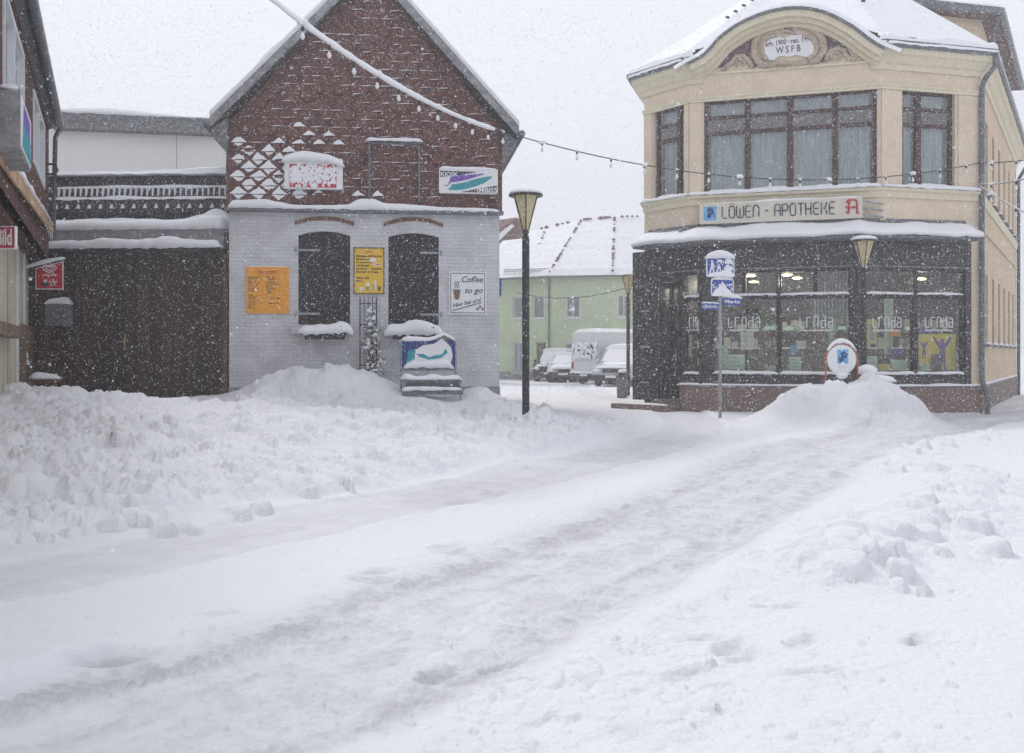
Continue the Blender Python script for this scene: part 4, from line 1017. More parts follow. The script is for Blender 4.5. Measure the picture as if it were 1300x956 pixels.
# ------------------------------------------------------------------ brown timber shop house on the left
uL_ = Vector((-.374, .927)); uL_.normalize()
pF = Vector((-9.12, 19.6)); pN = pF - uL_ * 14
FL = Frame(tuple(pN), tuple(pF)); LW = FL.w
t = thing('timber_shop_house', 'brown boarded house with white windows above a cream boarded shop front', 'house', FL.P(LW / 2, 0, -2)); shop = t
zEv = 5.86
us_ = lambda px, o=0: FL.U(px, o)
holes = []
w1 = (us_(3), us_(29), 4.25, 5.50); w2 = (us_(41.5), us_(55.5), 4.35, 5.50)
holes = [rect(*w1), rect(*w2)]
mb = MB(); mb.wall(FL, rect(0, LW, 3.2, zEv), holes, depth=.12)
mb.poly([FL.P(LW, 3.2, 0), FL.P(LW, 3.2, -7), FL.P(LW, zEv, -7), FL.P(LW, zEv, 0)]); mb.poly([FL.P(LW, -1, -.5), FL.P(LW, -1, -7), FL.P(LW, 3.2, -7), FL.P(LW, 3.2, -.5)]); mb.poly([FL.P(0, 3.2, 0), FL.P(0, 3.2, -7), FL.P(0, zEv, -7), FL.P(0, zEv, 0)])
mb.poly([FL.P(0, 3.2, 0), FL.P(LW, 3.2, 0), FL.P(LW, 3.2, -.6), FL.P(0, 3.2, -.6)])
mb.build('wall', 'brownwall', t)
for (a, b, c, d), n in ((w1, 2), (w2, 2)):
    mb = MB(); w = .06
    for x0, x1, y0, y1 in ((a, b, c, c + w), (a, b, d - w, d), (a, a + w, c + w, d - w), (b - w, b, c + w, d - w)): mb.box(FL, x0, x1, y0, y1, -.10, .025)
    m_ = (a + b) / 2; mb.box(FL, m_ - .045, m_ + .045, c + w, d - w, -.09, .015)
    wf = mb.build('window', 'white_paint', t)
    mb = MB(); mb.plate(FL, rect(a, b, c, d), -.07); mb.build('pane', 'glass', wf)
    mb = MB(); mb.plate(FL, rect(a, b, c, d), -.118); mb.build('curtain', 'curtain', wf)
# roof and gutter
mb = MB(); P = FL.P
e0, e1 = -1.0, LW + .12
mb.add([P(e0, zEv + .02, .14), P(e1, zEv + .02, .14), P(e1, zEv + 2.4, -3.5), P(e0, zEv + 2.4, -3.5), P(e0, zEv - .06, .0), P(e1, zEv - .06, .0), P(e1, zEv - .06, -3.5), P(e0, zEv - .06, -3.5)],
       [(0, 1, 2, 3), (0, 4, 5, 1), (1, 5, 6, 2), (0, 3, 7, 4), (4, 7, 6, 5)]); rf = mb.build('roof', 'roughgrey', t)
mb = MB(); mb.add([P(e0, zEv + .06, .16), P(e1, zEv + .06, .16), P(e1, zEv + 2.45, -3.5), P(e0, zEv + 2.45, -3.5), P(e0, zEv + .18, .14), P(e1, zEv + .18, .14), P(e1, zEv + 2.6, -3.5), P(e0, zEv + 2.6, -3.5)],
       [(0, 1, 2, 3), (4, 7, 6, 5), (0, 4, 5, 1), (1, 5, 6, 2), (0, 3, 7, 4)]); mb.build('snow_cover', 'snow', rf)
mb = MB(); mb.tube([P(e0, zEv + .0, .20), P(e1 + .02, zEv - .02, .20)], .07, n=12); mb.build('gutter', 'zinc', t, smooth=True)
mb = MB(); mb.snow([P(e0, zEv + .06, .20), P(e1, zEv + .05, .20)], FL.n.to_3d() * .14, .06, seed=3, lump=.7); mb.build('snow_cap', 'snow', t, smooth=True)
mb = MB(); mb.tube([P(LW - .05, zEv - .05, .20), P(LW - .05, zEv - .25, .12), P(LW - .05, 3.6, .08)], .045, n=8); mb.build('downpipe', 'zinc', t, smooth=True)
for a in range(3):
    mb = MB(); uu = e0 + 5.8 + a * 1.25; c = []
    for k in range(6): mb.tube([P(uu + k * .2, zEv + .16, .12), P(uu + k * .2, zEv + .42, .06)], .012, n=4)
    mb.tube([P(uu, zEv + .42, .06), P(uu + 1.05, zEv + .42, .06)], .015, n=4); mb.tube([P(uu, zEv + .30, .09), P(uu + 1.05, zEv + .30, .09)], .012, n=4); mb.build('snow_guard', 'galv', rf)
for zz in (FL.Z(55, 198), FL.Z(55, 211)):      # old brackets at the far corner
    mb = MB(); mb.tube([P(LW - .9, zz, .0), P(LW - .9, zz, .16), P(LW - .2, zz - .02, .16), P(LW - .2, zz + .06, .16)], .022, n=6); mb.build('iron_bracket', 'darkmetal', t)
# set-back lower shop front
ol = -.37; lb = LW - .0
mb = MB(); u = 0.0; random.seed(2)
while u < lb:
    w = .42; mb.box(FL, u, min(u + w - .02, lb), -.4, 3.75, ol - .05, ol + .0 + random.uniform(0, .006)); u += w
mb.build('shop_front', 'creamwood', t)
mb = MB(); mb.box(FL, 0, lb, -.5, 3.7, ol - .12, ol - .06); mb.build('backing', 'darkinside', t)
for k, px in enumerate((9.5, 20, 28.5)):
    mb = MB(); u = us_(px, ol); mb.box(FL, u - .05, u + .05, .3, 3.6, ol + .008, ol + .05); mb.build('cover_strip', 'white_paint' if k else 'creamwood', t)
mb = MB(); mb.box(FL, us_(20, ol), us_(37, ol), .2, FL.Z(28, 413, ol), ol + .052, ol + .09); mb.build('lower_panel', 'oldwood', t)
mb = MB(); mb.box(FL, us_(-30, ol), us_(8, ol), FL.Z(0, 418, ol) - .12, FL.Z(0, 414, ol), ol + .01, ol + .25); mb.build('counter_shelf', 'oldwood', t)
mb = MB(); mb.box(FL, us_(-30, ol), us_(38, ol), 3.42, 3.72, ol + .01, ol + .10); mb.build('fascia', 'white_paint', t)
# canopy
Q = lambda a, b, c: (a, b, c)
def cp(px, py, Y): return at(px, py, Y)
n0, n1 = P(0, 3.42, -.02), P(LW - 1.1, 3.74, .10)
i0, i1 = P(0, 3.70, ol), P(LW - 1.1, 3.98, ol)
t = thing('wooden_canopy', 'weathered wooden shop canopy with pale fascia and snow along its edge', 'canopy', P(LW / 2, 3.7, -.1))
up = UP * .05
mb = MB(); mb.hexa([n0, n1, i1, i0, n0 + up, n1 + up, i1 + up, i0 + up]); mb.build('boarding', 'oldwood', t)
mb = MB(); nn = FL.n.to_3d() * .03; dz = UP * -.14; mb.hexa([n0 + dz, n1 + dz, n1 + dz + nn, n0 + dz + nn, n0 + up, n1 + up, n1 + up + nn, n0 + up + nn]); mb.build('fascia', 'palewood', t)
k = 9
for j in range(k + 1):
    f = j / k; a = n0.lerp(n1, f); b = i0.lerp(i1, f); mb = MB(); w = uL_.to_3d() * .035
    mb.hexa([a - w - UP * .11, a + w - UP * .11, b + w - UP * .16, b - w - UP * .16, a - w - UP * .003, a + w - UP * .003, b + w - UP * .003, b - w - UP * .003]); mb.build('rafter', 'oldwood', t)
mb = MB(); mb.snow([n0.lerp(n1, j / 10) + UP * .05 - FL.n.to_3d() * .10 for j in range(11)], FL.n.to_3d() * .3, [.09, .1, .12, .1, .09, .11, .13, .1, .09, .08, .05], seed=23, lump=.5, over=.02); mb.build('snow_cap', 'snow', t, smooth=True)
mb = MB(); random.seed(31)
for j in range(5):
    a = n0.lerp(n1, .86 + .035 * j) + nn * .5; mb.tube([a + dz, a + dz - UP * (.05 + .04 * j) * .8], [.012, .002], n=5)
mb.build('icicles', 'snow', t)
# lit box sign above the canopy
Fq = Frame(tuple(P(us_(10, .2), 0, .20).xy), tuple(P(us_(38, .2) , 0, .20).xy))
u0, u1 = us_(25, .27), us_(38.5, .27)
z0, z1 = 3.45, 4.05
t = thing('poster_light_box', 'grey light box with violet and turquoise poster above the wooden canopy', 'light box', P((u0 + u1) / 2, z0, .03))
mb = MB(); mb.box(FL, u0, u1, z0, z1, .06, .27); mb.build('case', 'verge', t)
mb = MB(); mb.box(FL, u0 + .04, u1 - .04, z0 + .03, z1 - .04, .273, .28); mb.build('face', 'sign_white', t)
mb = MB(); mb.prism(FL, [(u0 + .3, z0 + .3), (u1 - .25, z0 + .22), (u1 - .25, z1 - .1), (u0 + .35, z1 - .08)], .281, .285); mb.build('poster_print', 'violet', t)
mb = MB(); mb.prism(FL, [(u0 + .2, z0 + .06), (u1 - .15, z0 + .06), (u1 - .2, z0 + .27), (u0 + .3, z0 + .32)], .281, .2865); mb.build('poster_print', 'turq', t)
mb = MB(); mb.snow([P(u0, z1, .165), P(u1, z1, .165)], FL.n.to_3d() * .2, .06, seed=33); mb.build('snow_cap', 'snow', t, smooth=True)
# red newspaper sign, facing the camera
FBd = Frame(tuple(at(-9.5, 450, 12.0).xy), tuple(at(19.5, 450, 12.0).xy)); bw = FBd.w
z0, z1 = FBd.Z(0, 316), FBd.Z(0, 287)
t = thing('newspaper_sign', 'magenta red newspaper sign with bold white lettering on the shop front', 'sign', FBd.P(bw / 2, z0, -.03))
mb = MB(); mb.box(FBd, 0, bw, z0, z1, -.05, 0); mb.build('panel', 'sign_white', t)
mb = MB(); mb.box(FBd, .012, bw - .012, z0 + .012, z1 - .012, .001, .004); mb.build('face', 'pinkred', t)
mb = MB(); text_mb(mb, FBd, 'Bild', .045, z0 + .05, .27, .007, fit=bw - .09, bold=.03); mb.build('lettering', 'sign_white', t)
mb = MB(); mb.tube([FBd.P(.05, z1 + .01, -.025), FBd.P(-.25, z1 + .01, -.025)], .012); mb.build('bracket', 'galv', t)
# red ice-cream banner on a slanting pole
Ff = Frame(tuple(at(24, 450, 18.6).xy), tuple(at(84, 450, 18.7).xy)); fl = lambda x, y: Ff.hit(x, y)
p0, p1 = fl(22, 343), fl(82.5, 327.5)
t = thing('ice_cream_banner', 'red ice cream banner hanging from a snow-lined slanting pole', 'banner', Ff.P(*p0))
mb = MB(); mb.tube([Ff.P(*p0), Ff.P(*p1)], .015, n=8); mb.build('pole', 'white_paint', t)
q = [fl(45, 367.5), fl(80.5, 367.5), fl(80.5, 331.5), fl(45, 340.5)]
mb = MB(); mb.prism(Ff, q, -.006, .006); cl = mb.build('cloth', 'sign_white', t)
s_ = .018; q2 = [(q[0][0] + s_, q[0][1] + s_), (q[1][0] - s_, q[1][1] + s_), (q[2][0] - s_, q[2][1] - s_ * 1.2), (q[3][0] + s_, q[3][1] - s_ * .6)]
mb = MB(); mb.prism(Ff, q2, .006, .010); mb.build('red_field', 'red', cl)
cu, cz = (q[0][0] + q[1][0]) / 2, q[0][1] + .40
heart = lambda s: [(0, -1 * s), (-.75 * s, -.45 * s), (-1.05 * s, .15 * s), (-.8 * s, .62 * s), (-.35 * s, .68 * s), (0, .3 * s), (.35 * s, .68 * s), (.8 * s, .62 * s), (1.05 * s, .15 * s), (.75 * s, -.45 * s), (0, -1 * s)]
mb = MB()
for s in (.105, .055): mb.tube([Ff.P(cu + a * 1.15, cz + b * .8, .012) for a, b in heart(s)], .010, n=5)
mb.build('heart_emblem', 'sign_white', cl)
mb = MB(); text_mb(mb, Ff, 'LANGNESE', cu - .135, cz - .145, .05, .013, fit=.27, bold=.02); mb.build('lettering', 'sign_white', cl)
mb = MB(); c2 = q[0][1] + .13
for k in range(5): a = R(90 + 72 * k); mb.prism(Ff, [(cu + .07 + .012 * math.cos(a + 1.4), c2 + .012 * math.sin(a + 1.4)), (cu + .07 + .075 * math.cos(a + .25), c2 + .07 * math.sin(a + .25)), (cu + .07 + .075 * math.cos(a - .25), c2 + .07 * math.sin(a - .25))], .0105, .013)
mb.disc(Ff, cu - .07, c2 + .03, .035, .0105, .013, n=10); mb.build('flower_print', 'ivory', cl)
mb = MB(); mb.disc(Ff, cu - .08, c2 - .03, .075, .0105, .012, ry=.045, n=14); mb.build('dark_print', 'charcoal', cl)
mb = MB(); mb.snow([Ff.P(p0[0] + (p1[0] - p0[0]) * k / 6, p0[1] + (p1[1] - p0[1]) * k / 6 + .006, 0) for k in range(7)], Ff.n.to_3d() * .035, [.02, .03, .04, .07, .07, .05, .03], seed=2); mb.build('snow_cap', 'snow', t, smooth=True)
# small folding board and snow-covered table
Fs = Frame(tuple(at(22, 450, 18.0).xy), tuple(at(80, 450, 18.3).xy)); h_ = lambda x, y, o=0: Fs.hit(x, y, o)
t = thing('notice_stand', 'small leaning wooden stand holding two white notices beside the shop', 'stand', Fs.P(.2, .5))
mb = MB(); a, b = h_(33, 480), h_(26, 444); c, d = h_(39, 480), h_(34, 444)
mb.tube([Fs.P(a[0], .4, .0), Fs.P(*b, -.0)], .018, n=5); mb.tube([Fs.P(c[0] + .05, .4, .0), Fs.P(*d, -.0)], .018, n=5); mb.build('frame', 'oldwood', t)
for (xa, ya, xb, yb) in ((24.5, 455, 36.5, 445.5), (27, 464, 38.5, 456.5)):
    p, r_ = h_(xa, ya), h_(xb, yb); mb = MB(); mb.prism(Fs, [(p[0], p[1]), (r_[0], p[1] + .015), (r_[0] - .03, r_[1]), (p[0] - .03, r_[1] - .015)], .02, .028); mb.build('notice', 'sign_white', t)
t = thing('garden_table', 'low dark wooden table with a slab of snow in front of the gate', 'table', Fs.P(.6, .5))
a, b = h_(36, 481), h_(77, 477)
mb = MB(); mb.box(Fs, a[0], b[0], a[1] - .05, a[1], -.45, .25); mb.build('tabletop', 'oldwood', t)
for uu in (a[0] + .05, b[0] - .12):
    for oo in (.18, -.38): mb = MB(); mb.box(Fs, uu, uu + .06, .2, a[1] - .053, oo, oo + .06); mb.build('leg', 'oldwood', t)
mb = MB(); mb.snow([Fs.P(a[0] + (b[0] - a[0]) * k / 4, a[1], -.1) for k in range(5)], Fs.n.to_3d() * .66, [.10, .12, .11, .10, .08], seed=8, lump=.2, over=.03); mb.build('snow_cap', 'snow', t, smooth=True)

# ------------------------------------------------------------------ the chemist's corner building
J0, J1, J2, CC = (3.36, 25.27), (4.28, 24.04), (8.41, 22.72), (10.98, 23.4)
sd_ = Vector((.504, .863)).normalized()
EE = (CC[0] + sd_.x * 13, CC[1] + sd_.y * 13); W0 = (6.6, 36)
G0, G1, G2, GC = (3.13, 25.5), (4.53, 23.86), (7.86, 22.74), (10.95, 23.41)
F0, F1, F2, FS_ = Frame(J0, J1), Frame(J1, J2), Frame(J2, CC), Frame(CC, EE)
S0, S1, S2 = Frame(G0, G1), Frame(G1, G2), Frame(G2, GC)
ph = thing('chemist_building', 'cream two-storey corner building with black granite shop front and curved gable', 'building', (7.5, 26, 0))
ZB, ZE = 4.15, 8.30
def fwin(fr, x0, x1, yt, yb):
    u0, u1 = fr.U(x0), fr.U(x1); return (u0, u1, fr.Z((x0 + x1) / 2, yb), fr.Z((x0 + x1) / 2, yt))
wL = fwin(F0, 830, 868, 144, 256); wM = fwin(F1, 893.5, 1113.5, 121, 243); wR = fwin(F2, 1145.5, 1212.5, 117.5, 239)
ZH = 7.46; ZS = 5.20
wL = (wL[0], wL[1], ZS, ZH); wM = (wM[0], wM[1], ZS, ZH); wR = (wR[0], wR[1], ZS, ZH)
# pediment curve
curve_px = [(874, 80), (880, 77), (888, 73), (896, 67), (904, 58), (911, 49.5), (919, 43), (932, 33.5), (947, 25.5), (962, 19), (978, 14), (996, 10.5), (1014, 9.5), (1030, 11), (1045, 14.5), (1059, 20), (1072, 27), (1085, 34.5), (1096, 43), (1106, 50.5), (1116, 57), (1124, 61)]
pc = [F1.hit(x, y, .35) for x, y in curve_px]
pc = [(u, z) for u, z in pc]
def offs(pts, d):
    out = []
    for i in range(len(pts)):
        a = pts[max(0, i - 1)]; b = pts[min(len(pts) - 1, i + 1)]; l = math.hypot(b[0] - a[0], b[1] - a[1]); out.append((pts[i][0] + (b[1] - a[1]) / l * d, pts[i][1] - (b[0] - a[0]) / l * d))
    return out
inner = offs(pc, .36)
mb = MB()
mb.wall(F0, rect(0, F0.w, ZB, ZE), [rect(*wL)], depth=.22)
topc = [(max(0, min(F1.w, u)), max(z, ZE - .3)) for u, z in offs(pc, .1)][::-1]
mb.wall(F1, [(0, ZB), (F1.w, ZB), (F1.w, ZE)] + [p for p in topc if 0.02 < p[0] < F1.w - .02] + [(0, ZE)], [rect(*wM)], depth=.22)
mb.wall(F2, rect(0, F2.w, ZB, ZE), [rect(*wR)], depth=.22)
mb.build('wall', 'stucco', ph)
# side wall with its narrow windows
def slot(i, n, ua, ub): return ua + (ub - ua) * (i + .5) / n
up_w, lo_w = [], []
for i in range(6):
    c = slot(i, 6, .9, 12.4); up_w.append((c - .34, c + .34, 5.28, 7.15)); lo_w.append((c - .34, c + .34, 1.60, 3.35))
mb = MB(); mb.wall(FS_, rect(0, FS_.w, -1, ZE), [rect(*w) for w in up_w + lo_w], depth=.2)
q = [FS_.P(FS_.w, -1, 0), Vector((W0[0], W0[1], -1)), Vector((W0[0], W0[1], ZE)), FS_.P(FS_.w, ZE, 0)]; mb.poly(q)
q = [Vector((*W0, -1)), Vector((*J0, -1)), Vector((*J0, ZE)), Vector((*W0, ZE))]; mb.poly(q)
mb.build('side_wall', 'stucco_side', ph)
def casement(fr, w, cols, rows, name='window', mat='winframe', pane='glass', depth=.12, fwid=.07, bar=.06, parent=ph, back=None):
    a, b, c, d = w; mb = MB(); f = fwid
    for x0, x1, y0, y1 in ((a, b, c, c + f), (a, b, d - f, d), (a, a + f, c + f, d - f), (b - f, b, c + f, d - f)): mb.box(fr, x0 + .002, x1 - .002, y0 + .002, y1 - .002, -depth - .05, -depth + .03)
    for x, wd in cols: mb.box(fr, x - wd / 2, x + wd / 2, c + f, d - f, -depth - .045, -depth + .045)
    for z_, wd in rows: mb.box(fr, a + f, b - f, z_ - wd / 2, z_ + wd / 2, -depth - .04, -depth + .025)
    wo = mb.build(name, mat, parent)
    mb = MB(); mb.plate(fr, rect(a + .01, b - .01, c + .01, d - .01), -depth - .01); mb.build('pane', pane, wo)
    return wo
for w in up_w + lo_w:
    wo = casement(FS_, w, [((w[0] + w[1]) / 2, .05)], [(w[3] - .5, .05)], depth=.1)
    mb = MB(); mb.plate(FS_, rect(w[0], w[1], w[2], w[3]), -.19); mb.build('curtain', 'curtain', wo)
    mb = MB(); mb.box(FS_, w[0] - .06, w[1] + .06, w[2] - .06, w[2], .002, .12); so = mb.build('window_sill', 'zinc', wo)
    mb = MB(); mb.snow([FS_.P(w[0] - .05, w[2], .06), FS_.P(w[1] + .05, w[2], .06)], FS_.n.to_3d() * .1, .07, seed=w[0]); mb.build('snow_cap', 'snow', wo)
# upper windows
bz1, bz2 = ZH - .42, ZH - .80
mcols = [(F1.U(948.5), .13), (F1.U(1003), .15), (F1.U(1060.5), .13)]
for fr, w, cols in ((F0, wL, [(F0.U(859), .11)]), (F1, wM, mcols), (F2, wR, [(F2.U(1169), .14)])):
    wo = casement(fr, w, cols, [(bz1, .07), (bz2, .09)], fwid=.09)
    mb = MB(); mb.plate(fr, rect(w[0], w[1], bz2, bz1), -.155); mb.build('leaded_band', 'stained', wo)
    # curtains behind the panes: gathered cloth
    edges = [w[0] + .08] + [c for c, _ in cols] + [w[1] - .08]
    for a, b in zip(edges[:-1], edges[1:]):
        mb = MB(); n = 40; vs = []
        for i in range(n + 1):
            u = a + .07 + (b - a - .14) * i / n; oo = -.27 + .022 * math.sin(i * 1.35 + a * 3) + .01 * math.sin(i * .5)
            vs += [fr.P(u, w[2] + .08, oo), fr.P(u, w[3] - .04, oo)]
        mb.add(vs, [(2 * i, 2 * i + 2, 2 * i + 3, 2 * i + 1) for i in range(n)]); mb.build('curtain', 'curtain', wo, smooth=True)
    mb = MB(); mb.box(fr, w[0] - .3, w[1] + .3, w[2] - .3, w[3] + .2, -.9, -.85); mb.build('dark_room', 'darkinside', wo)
    mb = MB(); mb.box(fr, w[0] - .05, w[1] + .05, w[2] - .052, w[2] - .002, -.2, .02); mb.build('window_sill', 'stucco_band', wo)
    for a, b in zip(edges[:-1], edges[1:]):
        if random.random() < .9: mb = MB(); mb.snow([fr.P(a + .02, w[2] + .05, -.05), fr.P(b - .02, w[2] + .05, -.05)], fr.n.to_3d() * .12, .05, seed=a); mb.build('snow_cap', 'snow', wo, smooth=True)
# pilaster strips at the window sides
for fr, us in ((F0, ((0, wL[0] - .04), (wL[1] + .04, F0.w))), (F1, ((0, wM[0] - .04), (wM[1] + .03, F1.w))), (F2, ((0, wR[0] - .04), (wR[1] + .06, F2.w - .02)))):
    for a, b in us: mb = MB(); mb.box(fr, a + .012, b - .004, ZS + .03, ZH - .06, .003, .03); mb.build('pilaster', 'stucco', ph)
# horizontal mouldings following the walls
mb = MB(); prof = [(.002, ZH - .05), (.05, ZH - .05), (.06, ZH), (.09, ZH + .03), (.09, ZH + .06), (.002, ZH + .06)]
mb.sweep([J0, J1, J2, CC], prof); mb.build('window_head_moulding', 'stucco_band', ph)
prof = [(.002, ZS - .26), (.05, ZS - .26), (.06, ZS - .14), (.12, ZS - .10), (.13, ZS - .04), (.002, ZS - .04)]
mb = MB(); mb.sweep([J0, J1, J2, CC], prof); mb.sweep([CC, (CC[0] + sd_.x * 12.9, CC[1] + sd_.y * 12.9)], [(.002, ZS - .26), (.04, ZS - .26), (.08, ZS - .1), (.08, ZS - .04), (.002, ZS - .04)]); mb.build('string_course', 'stucco_band', ph)
mb = MB(); mb.sweep([J0, J1, J2, CC], [(.002, ZS - .04), (.14, ZS - .045), (.14, ZS - .02), (.002, ZS - .002)]); mb.build('sill_flashing', 'zinc', ph)
def v2(p): return Vector((p[0], p[1], 0))
def path_snow(mb, path, off, z, wd, h, seed, lump=.3):
    for (a, b) in zip(path[:-1], path[1:]):
        fr = Frame(a, b); L = fr.w; n = max(2, int(L / .5))
        mb.snow([fr.P(-.03 + (L + .06) * i / n, z, off) for i in range(n + 1)], fr.n.to_3d() * wd, h, seed=seed + L, lump=lump)
mb = MB(); path_snow(mb, [J0, J1, J2, CC], .075, ZS - .022, .14, .07, 3); mb.build('snow_cap', 'snow', ph, smooth=True)
# side string below the upper windows
mb = MB(); mb.sweep([(CC[0] + sd_.x * .1, CC[1] + sd_.y * .1), (CC[0] + sd_.x * 12.9, CC[1] + sd_.y * 12.9)], [(.002, 4.3), (.05, 4.3), (.05, 4.42), (.002, 4.42)]); mb.build('side_string_course', 'stucco_side', ph)
# cornices
cor = [(.002, 7.86), (.05, 7.86), (.07, 7.95), (.08, 7.97), (.13, 8.0), (.22, 8.12), (.29, 8.16), (.32, 8.28), (.002, 8.28)]
MR = F1.P(F1.U(1106), 0); ML = F1.P(F1.U(893), 0)
mb = MB(); mb.sweep([tuple(MR.xy), J2, CC, EE], cor); mb.sweep([W0, J0, J1, tuple(ML.xy)], cor); mb.build('cornice', 'stucco_band', ph)
gut = [(.29, 8.285), (.37, 8.27), (.41, 8.33), (.42, 8.42), (.37, 8.43), (.27, 8.40)]
MR2 = F1.P(F1.U(1112, .4), 0); ML2 = F1.P(F1.U(886), 0)
mb = MB(); mb.sweep([tuple(MR2.xy), J2, CC, EE], gut); mb.sweep([W0, J0, J1, tuple(ML2.xy)], gut); mb.build('gutter', 'zinc', ph)
def arch_band(pts, d0, d1, o0, o1, name, mat):
    a, b = offs(pts, d0), offs(pts, d1); n = len(a); vs = []
    for (p, q) in zip(a, b): vs += [F1.P(*p, o0), F1.P(*p, o1), F1.P(*q, o1), F1.P(*q, o0)]
    fs = [(4 * i + k, 4 * i + 4 + k, 4 * i + 4 + (k + 1) % 4, 4 * i + (k + 1) % 4) for i in range(n - 1) for k in range(4)] + [(0, 1, 2, 3), tuple(4 * (n - 1) + k for k in (3, 2, 1, 0))]
    mb = MB(); mb.add(vs, fs); return mb.build(name, mat, ph)
arch_band(pc, .0, .055, .003, .46, 'gable_flashing', 'zinc')
arch_band(pc, .057, .20, .003, .40, 'gable_moulding', 'stucco_band')
arch_band(pc, .202, .29, .003, .27, 'gable_moulding', 'stucco_band')
arch_band(pc, .292, .37, .003, .12, 'gable_moulding', 'stucco_band')
# snow lip over the curved gable and the roof behind it
mb = MB(); pcx = [(pc[0][0] - .3, pc[0][1] - .16), (pc[0][0] - .2, pc[0][1] - .10)] + pc + [(pc[-1][0] + .2, pc[-1][1] - .10), (pc[-1][0] + .3, pc[-1][1] - .16)]; n = len(pcx); vs = []
for i, (u, z) in enumerate(pcx):
    for d, o in ((.0, .47), (-.10, .42), (-.16, .2), (-.17, -.6), (-.1, -3.6)):
        q = offs(pcx, d)[i]; vs.append(F1.P(q[0], q[1] + (.0 if o > -3 else .1), o))
mb.add(vs, [(5 * i + k, 5 * i + 5 + k, 5 * i + 6 + k, 5 * i + k + 1) for i in range(n - 1) for k in range(4)]); curved = mb
# sculpted field
fz = F1.Z(1000, 83)
t_base = [F1.hit(903, 92), F1.hit(1104, 77)]
fld = [p for p in offs(pc, .375) if F1.U(906) < p[0] < F1.U(1102)]
FO = lambda x, y, o=.03: F1.hit(x, y, o)
def field(pts, mat, o, name):
    mb = MB(); mb.prism(F1, [FO(x, y) for x, y in pts], .002, o); return mb.build(name, mat, ph)
# pixel coordinates of the relief, measured on the wall plane: x = 895 + i/5.532, y = j/5.536
zz_ = lambda l: [(895 + i / 5.532, j / 5.536) for i, j in l]
field(zz_([(60, 460), (130, 380), (200, 330), (270, 290), (365, 245), (340, 330), (350, 400), (370, 420), (330, 425), (290, 395), (230, 390), (190, 410), (150, 465), (100, 475)])[::-1], 'mauve', .02, 'relief_ground')
field(zz_([(810, 200), (900, 225), (1000, 280), (1090, 330), (1130, 372), (1080, 390), (1020, 345), (960, 330), (890, 335), (840, 385), (815, 380), (840, 300)])[::-1], 'mauve', .02, 'relief_ground')
field(zz_([(310, 440), (400, 410), (415, 440), (330, 480)])[::-1], 'mauve', .022, 'relief_ground')
field(zz_([(730, 440), (770, 375), (860, 390), (860, 430), (800, 435)])[::-1], 'mauve', .022, 'relief_ground')
field(zz_([(1000, 345), (1035, 400), (1100, 402), (1010, 415), (985, 380)])[::-1], 'mauve', .022, 'relief_ground')
mb = MB()       # wreath and scrolls
def ztube(l, r, o=.05): mb.tube([F1.P(*FO(895 + i / 5.532, j / 5.536), o) for i, j in l], r, n=8)
ztube([(430, 470), (370, 430), (345, 380), (350, 300), (385, 235), (450, 190), (520, 180), (580, 160), (650, 180), (730, 190), (790, 220), (830, 290), (835, 360), (790, 420), (730, 445)], .085, .03)
ztube([(440, 430), (405, 380), (400, 310), (430, 270), (500, 250)], .05, .06); ztube([(690, 245), (750, 270), (785, 330), (770, 390), (720, 415)], .05, .06)
ztube([(430, 470), (520, 440), (620, 450), (720, 440)], .06, .05); ztube([(540, 170), (545, 230), (580, 215), (620, 235), (630, 175), (580, 150), (540, 170)], .05, .06)
ztube([(120, 490), (190, 440), (215, 400), (270, 395), (310, 430), (330, 470)], .06, .03); ztube([(230, 470), (215, 430), (250, 415), (280, 440), (265, 460)], .035, .05)
ztube([(850, 430), (870, 370), (920, 340), (970, 355), (1000, 400), (1060, 420), (1120, 405)], .06, .03); ztube([(890, 420), (885, 380), (930, 365), (955, 400), (925, 415)], .035, .05)
ztube([(410, 440), (460, 455), (500, 480), (620, 465), (760, 440)], .03, .04)
mb.build('relief_scrolls', 'ornament', ph, smooth=True)
field(zz_([(415, 400), (412, 320), (450, 280), (520, 262), (560, 275), (600, 250), (660, 250), (700, 245), (740, 255), (765, 300), (765, 370), (735, 400), (690, 400), (640, 385), (600, 400), (520, 395), (480, 425), (440, 425)])[::-1], 'sign_white', .06, 'cartouche')
mb = MB(); a = FO(895 + 425 / 5.532, 332 / 5.536); ang_ = .0
text_mb(mb, F1, 'erb. 1900 · ren. 1996', a[0], a[1] + .0, .17, .065, fit=1.05, rot=.045, bold=.02)
a = FO(895 + 500 / 5.532, 372 / 5.536); text_mb(mb, F1, 'W S F B', a[0], a[1] - .03, .22, .065, fit=.56, rot=.03, bold=.02); mb.build('lettering', 'mauve', ph)
mb = MB(); a, b = F1.hit(905, 92.5), F1.hit(1104, 77.5)
mb.hexa([F1.P(a[0], a[1] - .05, .05), F1.P(b[0], b[1] - .05, .05), F1.P(b[0], b[1] - .05, .002), F1.P(a[0], a[1] - .05, .002), F1.P(a[0], a[1], .05), F1.P(b[0], b[1], .05), F1.P(b[0], b[1], .002), F1.P(a[0], a[1], .002)]); mb.build('relief_ledge', 'stucco_band', ph)

